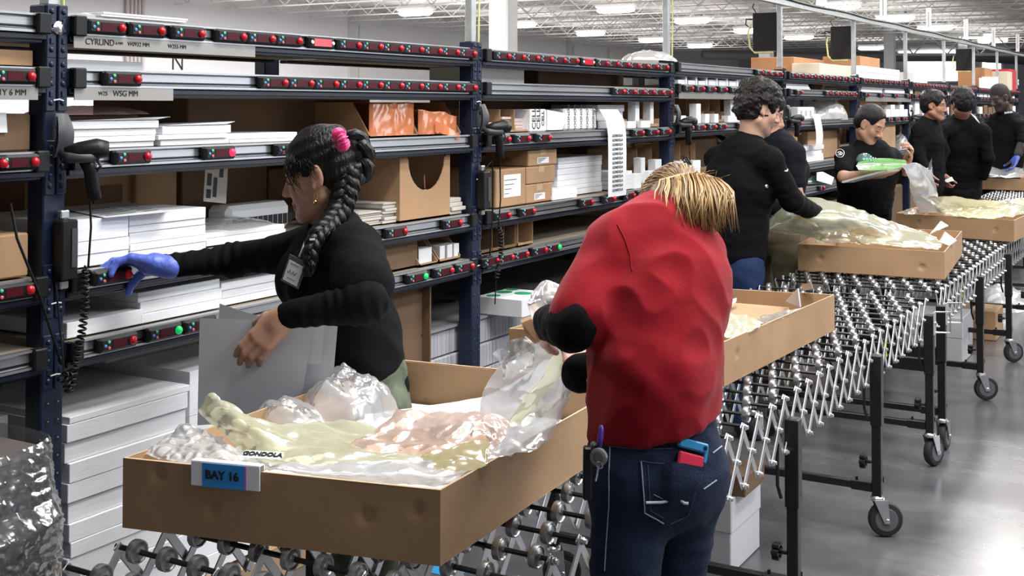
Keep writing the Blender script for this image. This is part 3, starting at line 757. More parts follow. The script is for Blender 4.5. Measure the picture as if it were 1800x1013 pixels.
def bag_block(i, k, x0, x1, yt, depth, m, label, sb, seed, slump=0.0, group='orange bags'):
    p, ya, yb, z, zt = ext(i, k, x0, x1, yt, sb); mb = MB(); h = zt - z; z += .006
    def fn(u, v):
        # front face then top
        y = ya + (yb - ya) * u
        if v < .6: x, zz = p, z + h * (v / .6)
        else: x, zz = p - depth * (v - .6) / .4, z + h
        zz = z + (zz - z) * (1 - slump * u * .6 * (.7 + .3 * math.sin(u * 9)))
        r = crumple(Vector((x * 1 + seed, y, zz)), 9); e = math.sin(u * math.pi) ** .3
        return (x + .014 * r * e - .012 * (1 - e), y, zz + .006 * r * (v > .3))
    mb.grid(fn, 34, 30)
    return single(mb, 'film_bag', m, label, 'plastic bag', group, smooth=True)
bag_block(0, 2, 653, 731, 184, .28, ORANGE, 'full orange film bag squeezed into a carton on the middle shelf', .048, 1)
bag_block(0, 2, 739, 806, 196, .26, ORANGE, 'slumped orange film bag next to the second blue post', .04, 5, .55)
mb = MB(); a = onx(765, 225, RX - .03); b = onx(812, 243, RX + .03)
mb.grid(lambda u, v: tuple(a.lerp(b, u) + Vector((.01 * math.sin(u * 5), 0, (v - .5) * .05 * (1 - u * .6) + .006 * ridge((u, v, 2), 3)))), 16, 8); single(mb, 'film_scrap', ORANGE, 'pale orange tail of film hanging over the shelf rail by the second post', 'plastic film', smooth=True)
stack(0, 3, 116, 226, 384, .45, 'tallest white paper stack on the fourth shelf, behind the gloved hand', n=3, sb=.04, jit=.004)
stack(0, 3, 228, 362, 370, .42, 'bowed white paper stack of many bundles right of the gloved hand', n=5, sb=.05, jit=.006)
zt = onx(170, 384, RX - .04).z + .002
mb = MB(); A = onz(122, 370, zt); B = onz(185, 383, zt); C = onz(302, 372, zt); D = onz(232, 358, zt)
mb.add([A, B, C, D], [(0, 1, 2, 3)], 0); mb.add([v + Vector((0, 0, -.001)) for v in (A, B, C, D)], [(3, 2, 1, 0)], 0)
printed(mb, A, B - A, D - A, [(.12 + .17 * q, .2 + .17 * q, .1, .55) for q in range(5)] + [(.15 + .17 * q, .22 + .17 * q, .65, .9) for q in range(5)])
single(mb, 'printed_sheet', [PAPERF, mat('grey_print', (.35, .36, .38), .6)], 'printed white sheet lying on top of the tallest paper stack', 'sheet')
carton(0, 3, 160, 237, 300, .35, 'brown carton with a dark cut window at the back of the fourth shelf', sb=.48, tape=False)
p, ya, yb, z, zt = ext(0, 3, 160, 237, 300, .478)
mb = MB().box((p, ya + .01, z + .1), (p + .004, yb - .06, zt - .05)); single(mb, 'window_patch', CARDD, 'dark panel standing for the cut window of the brown carton', 'panel')  # dark panel added for the dark opening of the cut window
carton(0, 3, 240, 312, 297, .35, 'plain brown carton at the back of the fourth shelf, second from left', sb=.45, tape=False)
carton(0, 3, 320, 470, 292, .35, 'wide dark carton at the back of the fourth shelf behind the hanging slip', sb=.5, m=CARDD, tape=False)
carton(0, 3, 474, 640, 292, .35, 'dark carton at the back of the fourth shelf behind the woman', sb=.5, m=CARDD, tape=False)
mb = MB(); A = onx(361, 291, RX - .25); B = onx(401, 286, RX - .25); C = onx(397, 358, RX - .25); D = onx(357, 354, RX - .25)
mb.prism([A, B, C, D], (.001, 0, 0)); printed(mb, D + Vector((.001, 0, 0)), C - D, A - D, [(.1, .3, .1, .35), (.1, .3, .45, .8), (.38, .55, .15, .7), (.62, .8, .72, .98)])
single(mb, 'hanging_slip', [PULP, INK], 'printed slip hanging inside the fourth shelf in front of dark cartons', 'slip')
mb = MB(); p, ya, yb, z, zt = ext(0, 3, 402, 512, 358, .28); mb.box((p - .12, ya, z), (p, yb, zt), c=.02)
for q in range(12): mb.box((p, ya + .02 + q * (yb - ya) / 12.5, z + .02), (p + .001, ya + .045 + q * (yb - ya) / 12.5, z + .06), 1)
single(mb, 'label_roll', [PAPERF, INK], 'fan-folded strip of printed labels behind the woman on the fourth shelf', 'labels')
p, ya, yb, z, zt = ext(0, 3, 366, 505, 402, .1)
stack(0, 3, 366, 505, 402, .3, 'film-wrapped white stack on the fourth shelf above the outstretched arm', sb=.1, n=2)
heap((p - .15, (ya + yb) / 2, zt), .16, (yb - ya) / 2, .03, 'clear film over the paper stack above the outstretched arm', CLEAR, 7)
stack(0, 3, 632, 672, 372, .26, 'cream pads stacked behind the shoulder of the woman in black', sb=.05, n=6, m=PULP, jit=.01)
stack(0, 3, 674, 713, 355, .26, 'cream pads stacked against the cut-out carton', sb=.05, n=7, m=PULP, jit=.012)
# carton with a scooped front
p, ya, yb, z, zt = ext(0, 3, 703, 791, 272, .03); d = .36
t = thing('scoop_carton', (p - d / 2, (ya + yb) / 2, z), 'brown carton with a big scooped front on the fourth shelf', 'carton')
mb = MB(); w = yb - ya; h = zt - z
poly = [(p, ya, z), (p, yb, z), (p, yb, zt), (p, yb - w * .06, zt)]
for q in range(13):
    th = math.pi * q / 12; poly.append((p, (ya + yb) / 2 + w * .02 + math.cos(th) * w * .36, z + h * .46 + (h * .50) * (1 - math.sin(th)) - h * .02))
poly += [(p, ya + w * .1, zt), (p, ya, zt)]
mb.prism(poly, (-.005, 0, 0)); mb.box((p - d, ya, z), (p - .005, ya + .005, zt)); mb.box((p - d, yb - .005, z), (p - .005, yb, zt)); mb.box((p - d, ya, z), (p - d + .005, yb, zt)); mb.box((p - d, ya, z), (p, yb, z + .005))
mb.build('carton_body', CARD, t)
single(MB().box((p - .25, ya + .05, z + .006), (p - .05, yb - .06, z + h * .42), c=.01), 'paper_pad', PAPER, 'white pad lying inside the scooped carton', 'pad')
single(MB().bar((p - .08, yb - .08, z + h * .42), (p - .1, yb - .055, z + h * .62), .035, .003), 'pink_card', mat('pink_card', (.75, .25, .2), .6), 'pink card standing in the scooped carton', 'card')
carton(0, 3, 640, 700, 300, .3, 'brown carton at the back between the woman and the scooped carton', sb=.40, tape=False)
stack(0, 3, 791, 815, 348, .2, 'small pad stack between the scooped carton and the blue post', n=4, m=PULP)
stack(0, 4, 113, 247, 556, .38, 'low white paper stack on the lowest shelf by the nearest post', n=1, sb=.03)
stack(0, 4, 243, 387, 503, .42, 'leaning white paper stack in the middle of the lowest shelf', n=3, sb=.03, jit=.02)
stack(0, 4, 389, 497, 488, .38, 'white paper stack on the lowest shelf under the outstretched arm', n=3, sb=.04)
open_tray(0, 4, 671, 735, 422, .34, 'long brown bin carton on the lowest shelf right of the woman', sb=.05, front=.99, m=CARDD)
open_tray(0, 4, 738, 770, 425, .3, 'brown bin carton with one white pad on the lowest shelf', front=.1)
stack(0, 4, 740, 763, 436, .2, 'white pad in the brown bin on the lowest shelf', n=1, sb=.04, z0=LEV[4] + .006)
open_tray(0, 4, 772, 810, 415, .3, 'brown bin carton with three white pads beside the second post', front=.12)
for q in range(3): stack(0, 4, 775 + q * 11, 784 + q * 11, 432 - q * 2, .18, 'white pad in the bin beside the second post, %s from the left' % ('first', 'second', 'third')[q], n=1, sb=.04, z0=LEV[4] + .006)
# paper on pallets under the racks
def pallet(y0, y1, x0, x1, label):
    t = thing('pallet', ((x0 + x1) / 2, (y0 + y1) / 2, 0), label, 'pallet', 'wooden pallets under the racks')
    WOOD = mat('pallet_wood', (.36, .25, .15), .85, var=.15, vscale=4, stretch=(4, .6, 1))
    for q in range(6):
        y = y0 + (y1 - y0 - .09) * q / 5; MB().box((x0, y, .095), (x1, y + .09, .115), c=.002).build('deck_board', WOOD, t)
    for q in range(3):
        x = x0 + (x1 - x0 - .08) * q / 2; MB().box((x, y0, .02), (x + .08, y1, .095), c=.002).build('stringer', WOOD, t)
        MB().box((x, y0, .0), (x + .08, y1, .02), c=.002).build('bottom_board', WOOD, t)
pallet(2.42, 3.9, -3.85, -2.87, 'wooden pallet under the tall white paper block'); pallet(4.75, 6.75, -3.85, -2.95, 'wooden pallet under the bundled magazines')
y0 = onx(122, 740, RX).y; y1 = onx(333, 700, RX).y
z1 = onx(122, 738, RX).z
stack(0, 4, 122, 333, 700, .85, 'huge white paper block on the floor under the lowest shelf', sb=.02, z0=.116, n=12, ztop=z1, jit=.010)
stack(0, 4, 336, 470, 660, .8, 'second tall white paper block behind the held boards', sb=.05, z0=.116, n=9, ztop=z1 + .03, jit=.008)
carton(0, 4, 185, 500, 600, .45, 'grey-brown carton lying on the paper blocks under the lowest shelf', sb=.38, z0=z1 + .032, ztop=z1 + .14, m=PULP, tape=False)
p, ya, yb, z, zt = ext(0, 4, 670, 758, 470, .04)
mb = MB(); mb.box((p - .9, ya, .12), (p - .04, yb, .92)); mb.prism([(p, yb - .01, .12), (p, yb, .12), (p, yb, .93), (p, yb - .01, .93)], (-.04, 0, 0)); single(mb, 'tall_carton', CARDD, 'tall dark brown carton standing under the lowest shelf behind the woman', 'carton')
heap((RX - .03, ypx(700), .12), .12, .14, .55, 'clear film slumped beside the tall dark carton', CLEARER, 11)
# bundled magazines: layers with upright spines
MAG = mat('magazine_edges', (.42, .42, .46), .6, var=.55, vscale=26, stretch=(1, 9, .05))
y0 = onx(768, 560, RX).y; y1 = post_y(2) - .05
ztop = onx(900, 556, RX).z
for q in range(5):
    hh = (ztop - .116) / 5; z0_ = .116 + q * hh
    for w in range(2):
        a = y0 + (y1 - y0) * w / 2; b = y0 + (y1 - y0) * (w + 1) / 2 - .01
        mb = MB().box((RX - .8 - .004 * q, a, z0_), (RX - .085 + RND.uniform(-.012, .006), b, z0_ + hh - .006), c=.004)
        single(mb, 'magazine_bundle', MAG, 'grey magazine bundle on the pallet by the second post, %s layer, %s half' % (('bottom', 'fourth', 'third', 'second', 'top')[q], ('left', 'right')[w]), 'magazines', 'bundles of magazines')
mb = MB().box((RX - .9, y0, ztop + .001), (RX - .08, y1, ztop + .012))
mb.cm = 1
for q, (px, py) in enumerate(((782, 530), (845, 533), (860, 520), (915, 510), (940, 495), (985, 500), (800, 515))):
    c = onz(px, py, ztop + .0125); mb.lathe([(0, .055), (.0006, .055)], c, (0, 0, 1), 18)
single(mb, 'cover_sheet', [mat('dim_grey_sheet', (.24, .24, .25), .5), mat('dark_disc_print', (.07, .075, .07), .6)], 'grey sheet with dark round prints covering the magazine bundles', 'sheet')
p0 = onz(905, 548, ztop + .014)
t = thing('flat_box', p0, 'white box with a round green mark on the magazine bundles', 'box', rz=.15)
mb = MB(); mb.box((p0.x - .12, p0.y - .14, p0.z), (p0.x + .12, p0.y + .14, p0.z + .085), c=.004); mb.build('box_body', PAPERF, t)
for (dx, dy, r) in ((.03, .03, .045), (-.07, .02, .04), (-.06, -.1, .035), (-.08, .11, .03)):
    MB().lathe([(0, r), (.0006, r)], (p0.x + dx, p0.y + dy, p0.z + .0852), (0, 0, 1), 20).build('green_mark', mat('green_print', (.02, .32, .13), .5), t)
# --- bay with the GONDOLA strip
heap(onx(1140, 108, RX - .12), .14, .24, .065, 'white film bag on the top shelf left of the third post', MILKY, 13)
carton(1, 1, 846, 922, 118, .3, 'white box on the second shelf right of the second post', m=PAPERF, tape=False, sb=.12)
carton(1, 1, 946, 1160, 118, .4, 'long dark carton with a pale patch on the second shelf', sb=.30, m=CARDD, tape=False, lab=None)
carton(1, 2, 852, 1050, 172, .35, 'dark carton at the back of the middle shelf behind the printed strips', sb=.42, m=CARDD, tape=False)
bins(1, 2, 852, 928, 192, 3, .28, 'brown divider bin with pink pads right of the second post', step=False)
for q, (a, b, yt) in enumerate(((855, 876, 215), (881, 903, 205), (906, 926, 208))): stack(1, 2, a, b, yt, .2, 'pink pads in the divider bin right of the second post, %s slot' % ('first', 'second', 'third')[q], sb=.05, n=4, m=PINKP, z0=LEV[2] + .005)
mb = MB(); p, ya, yb, z, zt = ext(1, 2, 933, 961, 192, .01); mb.box((p - .1, ya, z), (p, yb, zt), c=.006)
tt = single(mb, 'label_roll', PAPERF, 'printed CELL label pack on the middle shelf beside the divider bin', 'labels'); WM[tt.name] = Matrix.Translation(tt.location)
for q in range(3): text_mesh('CELL', .05 if q < 2 else .035, (p, ya + (yb - ya) * (.2 + .28 * q), (z + zt) / 2 + .01), (0, 0, 1), (0, -1, 0), 'lettering', INK, tt, bold=.001)
mb = MB(); A = onx(962, 193, RX - .02); B = onx(999, 200, RX + .01); C = onx(988, 228, RX + .01); D = onx(962, 229, RX - .02)
mb.prism([A, B, C, D], (-.03, 0, 0)); single(mb, 'paper_sheet', PAPERF, 'slanting white sheets leaning beside the CELL label pack', 'sheet')
p, ya, yb, z, zt = ext(1, 2, 992, 1049, 191, .03)
t = thing('label_strip_roll', (RX, (ya + yb) / 2, z), 'fan-folded GONDOLA label strip hanging over the shelf rail', 'labels')
mb = MB(); mb.box((p - .12, ya, z), (p, yb, zt), c=.01); mb.build('folded_pack', PAPERF, t)
for q in range(5): text_mesh('GONDOLA', .032, (p, ya + (yb - ya) * (.12 + .19 * q), (z + zt) / 2), (0, 0, -1), (0, 1, 0), 'lettering', INK, t, bold=.0004)
ys0, ys1 = ypx(1057), ypx(1089); zb = onx(1073, 347, RX + .04).z; path = [(RX - .03, zt - .01), (RX + .0, zt - .005), (RX + .028, zt - .06), (RX + .04, zt - .14), (RX + .042, (zt + zb) / 2), (RX + .04, zb)]
mb = MB(); N = len(path) - 1
def _strip(u, v):
    s = v * N; k = min(int(s), N - 1); f = s - k; x = path[k][0] + (path[k + 1][0] - path[k][0]) * f; zz = path[k][1] + (path[k + 1][1] - path[k][1]) * f
    sh = .045 * max(0, 1 - v * 2.2)
    return (x, ys0 - sh + (ys1 - ys0) * u, zz)
mb.grid(_strip, 4, 25); mb.build('hanging_strip', PAPERF, t)
for q in range(13):
    zz = zt - .15 - q * (zt - .17 - zb) / 12.6
    text_mesh('GONDOLA', .020, (RX + .0425, (ys0 + ys1) / 2, zz), (0, 1, 0), (0, 0, 1), 'lettering', INK, t, bold=.0003, squeeze=1.35)
stack(1, 2, 1052, 1098, 184, .3, 'white pad stack behind the hanging strip on the middle shelf', sb=.08, n=3)
def wslip(i, k, x0, x1, yt, label, sb=.02, d=.02, h=None): return stack(i, k, x0, x1, yt, d, label, sb=sb, n=1, m=PAPERF, name='white_divider', group='white card dividers', jit=0)
bins(1, 2, 1101, 1158, 170, 2, .3, 'pair of tall brown divider bins left of the third post, middle shelf')
for q, (a, b, yt) in enumerate(((1103, 1118, 213), (1117, 1124, 175), (1127, 1143, 212), (1143, 1149, 172))): wslip(1, 2, a, b, yt, 'white card in the tall divider bins left of the third post, %s' % ('leftmost', 'second', 'third', 'rightmost')[q], sb=.005 if q % 2 == 0 else .05, d=.05)
carton(1, 3, 872, 924, 297, .3, 'brown carton with a crossed-out white label on the fourth shelf', lab=(.25, .82, .25, .85), tape=False)
for q, (x0, x1, a, b) in enumerate(((925, 971, 323, 357), (926, 976, 292, 323), (929, 979, 262, 292))):
    zb_ = LEV[3] if q == 0 else zprev + .001
    zprev = onx((x0 + x1) / 2, a, RX - .03).z
    carton(1, 3, x0, x1, a, .25, 'small taped brown carton in the pile of three, %s' % ('bottom one', 'middle one', 'top one')[q], z0=zb_, ztop=zprev, lab=(.3, .7, .15, .5) if q != 1 else None)
heap((RX - .12, ypx(955), zprev + .002), .06, .08, .035, 'clear film scrap on top of the three small cartons', CLEAR, 21)
stack(1, 3, 981, 1058, 275, .34, 'big white stack of film-wrapped pads on the fourth shelf', sb=.10, n=7, jit=.006)
stack(1, 3, 972, 1014, 331, .2, 'small white pad stack in front of the big white stack', sb=.02, n=2)
stack(1, 3, 1088, 1113, 301, .22, 'white pad stack right of the hanging strip', n=4)
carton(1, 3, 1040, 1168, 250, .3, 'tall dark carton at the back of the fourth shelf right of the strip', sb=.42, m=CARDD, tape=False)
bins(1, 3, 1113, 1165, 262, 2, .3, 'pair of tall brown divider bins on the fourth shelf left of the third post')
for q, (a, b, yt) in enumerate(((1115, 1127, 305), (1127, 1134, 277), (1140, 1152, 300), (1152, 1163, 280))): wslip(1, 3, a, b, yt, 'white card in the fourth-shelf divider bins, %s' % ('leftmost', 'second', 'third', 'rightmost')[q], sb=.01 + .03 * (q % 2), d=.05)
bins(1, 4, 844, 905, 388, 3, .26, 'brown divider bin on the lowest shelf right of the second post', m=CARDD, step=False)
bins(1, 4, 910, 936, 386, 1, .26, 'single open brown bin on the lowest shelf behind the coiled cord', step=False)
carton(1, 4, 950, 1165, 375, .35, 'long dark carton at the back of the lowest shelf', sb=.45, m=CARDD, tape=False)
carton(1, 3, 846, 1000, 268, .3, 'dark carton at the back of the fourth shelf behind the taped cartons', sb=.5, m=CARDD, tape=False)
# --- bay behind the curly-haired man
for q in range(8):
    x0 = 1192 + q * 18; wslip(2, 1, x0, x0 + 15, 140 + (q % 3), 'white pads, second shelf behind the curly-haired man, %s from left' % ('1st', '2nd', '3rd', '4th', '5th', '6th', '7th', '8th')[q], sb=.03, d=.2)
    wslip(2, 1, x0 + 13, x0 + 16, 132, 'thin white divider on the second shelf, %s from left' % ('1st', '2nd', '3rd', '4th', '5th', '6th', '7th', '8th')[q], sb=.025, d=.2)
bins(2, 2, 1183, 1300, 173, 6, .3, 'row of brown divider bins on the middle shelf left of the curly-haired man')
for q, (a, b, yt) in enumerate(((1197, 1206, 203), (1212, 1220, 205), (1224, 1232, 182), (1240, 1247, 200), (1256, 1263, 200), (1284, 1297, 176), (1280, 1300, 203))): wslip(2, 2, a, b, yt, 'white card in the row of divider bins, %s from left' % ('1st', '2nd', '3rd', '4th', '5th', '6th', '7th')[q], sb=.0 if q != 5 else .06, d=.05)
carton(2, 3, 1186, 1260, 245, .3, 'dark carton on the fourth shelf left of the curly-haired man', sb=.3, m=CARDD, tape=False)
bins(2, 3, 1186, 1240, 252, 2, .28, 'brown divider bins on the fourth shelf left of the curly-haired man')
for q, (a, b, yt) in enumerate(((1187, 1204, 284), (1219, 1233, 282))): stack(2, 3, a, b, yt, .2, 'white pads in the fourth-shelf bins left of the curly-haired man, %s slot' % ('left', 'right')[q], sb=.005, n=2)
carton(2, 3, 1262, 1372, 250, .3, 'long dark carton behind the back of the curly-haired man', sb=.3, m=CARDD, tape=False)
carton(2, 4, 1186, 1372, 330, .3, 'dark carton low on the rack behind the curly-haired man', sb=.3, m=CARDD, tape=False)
# --- bay with the bag of film
ORC = mat('orange_brown_carton', (.42, .20, .09), .8, var=.08, vscale=4)
CRM = mat('cream_board', (.66, .58, .46), .7)
carton(3, 0, 1396, 1500, 106, .4, 'flat orange-brown carton on top of the rack under a control box', sb=.3, m=ORC, tape=False)
carton(4, 0, 1512, 1591, 104, .4, 'long orange-brown carton on top of the rack left of the bright window', sb=.3, m=ORC, tape=False)
carton(3, 0, 1441, 1535, 116, .25, 'cream board box on the top shelf in front of the orange-brown carton', sb=.05, m=CRM, tape=False)
stack(4, 0, 1512, 1582, 119, .25, 'white papers on the top shelf left of the bright window', n=2)
stack(3, 1, 1381, 1424, 147, .3, 'white papers on the second shelf right of the curly-haired man', n=3, jit=.02)
carton(3, 1, 1426, 1500, 145, .3, 'dark carton on the second shelf above the bag of film', sb=.3, m=CARDD, tape=False)
heap(onx(1452, 212, RX - .15) + Vector((0, 0, .005)), .16, .36, .19, 'big shiny bag of clear film on the middle shelf', MILKY, 31)
t = thing('label_strip_roll', (RX, ypx(1417), 1.571), 'printed label strip curling off the shelf beside the bag of film', 'labels')
p, ya, yb, z, zt = ext(3, 2, 1404, 1432, 188, .0)
mb = MB(); mb.box((p - .08, ya, z), (p, yb, zt), 0, c=.01)
for q in range(4): mb.box((p, ya + .05 + q * .13, z + .03), (p + .001, ya + .1 + q * .13, zt - .03), 1)
mb.build('folded_pack', [PAPERF, mat('grey_print', (.35, .36, .38), .6)], t)
a, b = ypx(1424), ypx(1436); zb = onx(1428, 263, RX).z
MB().grid(lambda u, v: (RX + .03 * math.sin(v * 2.5) + .02, a + (b - a) * u + .1 * v * 0, zt - .06 + (zb - zt + .06) * v), 3, 12).build('hanging_strip', PAPERF, t)
carton(3, 3, 1381, 1402, 226, .3, 'tan carton on the fourth shelf beside the right-hand scanner', sb=.05, tape=False)
carton(3, 3, 1420, 1472, 230, .35, 'brown carton on the fourth shelf left of the man with the moustache', sb=.12, tape=False)
stack(3, 3, 1404, 1447, 256, .25, 'white pads on the fourth shelf under the curling strip', n=4)
carton(3, 3, 1474, 1503, 232, .3, 'dark carton on the fourth shelf behind the man with the moustache', sb=.15, m=CARDD, tape=False)
heap(onx(1425, 322, RX - .08), .08, .16, .08, 'bag of green items on the lowest shelf between the two men', film('green_film', (.35, .62, .48), .6), 33)
mb = MB(); A = onx(1437, 303, RX + .0); mb.prism([A, onx(1446, 302, RX), onx(1466, 312, RX + .03), onx(1462, 325, RX + .05), onx(1438, 318, RX + .03)], (-.01, 0, 0)); single(mb, 'printed_card', PAPERF, 'white printed card beside the bag of green items', 'card')
# --- further bays
stack(4, 1, 1515, 1552, 147, .25, 'white papers on the second shelf behind the man with the moustache', n=2); stack(4, 1, 1556, 1592, 150, .2, 'low white papers right above the bundle of brown carton, second shelf', n=2)
carton(4, 2, 1512, 1560, 174, .35, 'brown carton on the middle shelf above the head of the man with the moustache', sb=.1, m=CARD, tape=False)
bins(4, 2, 1560, 1598, 172, 3, .25, 'brown divider bins at the right of the moustache man, middle shelf')
for q in range(5): wslip(4, 2, 1558 + q * 8, 1565 + q * 8, 192 - (q % 2) * 8, 'small white pad on the middle shelf right of the moustache man, %s from left' % ('1st', '2nd', '3rd', '4th', '5th')[q], sb=.0, d=.12)
carton(4, 3, 1550, 1574, 214, .3, 'upright brown carton on the fourth shelf right of the moustache man', sb=.03, tape=False)
heap(onx(1588, 262, RX - .08), .1, .3, .19, 'white film bag on the fourth shelf left of the group of three', MILKY, 35)
carton(4, 4, 1540, 1590, 300, .3, 'brown carton on the lowest shelf right of the moustache man', sb=.03, tape=False)
carton(5, 0, 1606, 1630, 128, .3, 'small white box on the top shelf under the bright window', m=PAPERF, tape=False)
carton(7, 0, 1731, 1768, 122, .4, 'brown carton on the top shelf beside the red carton', sb=.1, m=ORC, tape=False)
t = carton(8, 0, 1774, 1815, 125, .4, 'red carton with a big white mark on the top shelf at the right edge', sb=.03, m=mat('red_carton', (.55, .03, .05), .6), tape=False, name='red_carton')
text_mesh('SC', .12, onx(1790, 145, RX - .029), (0, 1, 0), (0, 0, 1), 'printed_mark', PAPERF, t, bold=.01)
carton(8, 0, 1771, 1779, 126, .3, 'cream board standing at the left end of the red carton', sb=.0, m=CRM, tape=False)
for q in range(6): wslip(7, 0, 1733 + q * 5, 1737 + q * 5, 137 - (q % 2) * 2, 'small white box on the top shelf before the brown carton, %s from left' % ('1st', '2nd', '3rd', '4th', '5th', '6th')[q], sb=.0, d=.1)
ORD = ('1st', '2nd', '3rd', '4th', '5th', '6th', '7th', '8th', '9th')
for i in (5, 6, 7, 8):
    who = {5: 'behind the young man', 6: 'behind the back-turned person', 7: 'behind the blue-gloved man', 8: 'at the right edge'}[i]
    ya, yb = post_y(i) + .06, post_y(i + 1) - .06
    for k, sh in ((1, 'second'), (2, 'middle'), (3, 'fourth')):
        n = 5
        for q in range(n):
            a = ya + (yb - ya) * q / n; b = a + (yb - ya) / n * RND.uniform(.55, .92); h = RND.uniform(.05, .12) if k == 1 else RND.uniform(.09, .24)
            dark = RND.random() < .3
            mb = MB().box((RX - .3, a, lev(i, k)), (RX - .03, b, lev(i, k) + h), c=.003)
            single(mb, 'carton' if dark else 'paper_stack', CARDD if dark else PAPER, '%s on the %s shelf %s, %s from left' % ('dark carton' if dark else 'white pad stack', sh, who, ORD[q]), 'carton' if dark else 'paper', 'goods on the far racks')
for i in range(-1, 9):
    # dark stock standing behind the shelves on the next row of pallets
    ya, yb = post_y(i) + .1, post_y(i + 1) - .1
    who = ('at the left edge', 'behind the woman', 'behind the GONDOLA strip', 'behind the curly-haired man', 'behind the film bag', 'behind the moustache man', 'behind the young man', 'behind the back-turned person', 'behind the gloved man', 'at the far end')[i + 1]
    mb = MB().box((RX - 2.1, ya, 0.0), (RX - 1.35, yb, 1.45), c=.02); single(mb, 'tall_carton', CARDD, 'big dark carton on the floor in the next aisle, ' + who, 'carton', 'cartons in the next aisle')
    if i >= 2:
        mb = MB().box((RX - .9, ya, .0), (RX - .05, yb, .82), c=.02); single(mb, 'floor_carton', CARDD, 'big brown carton on the floor under the racks, ' + who, 'carton', 'cartons under the racks')
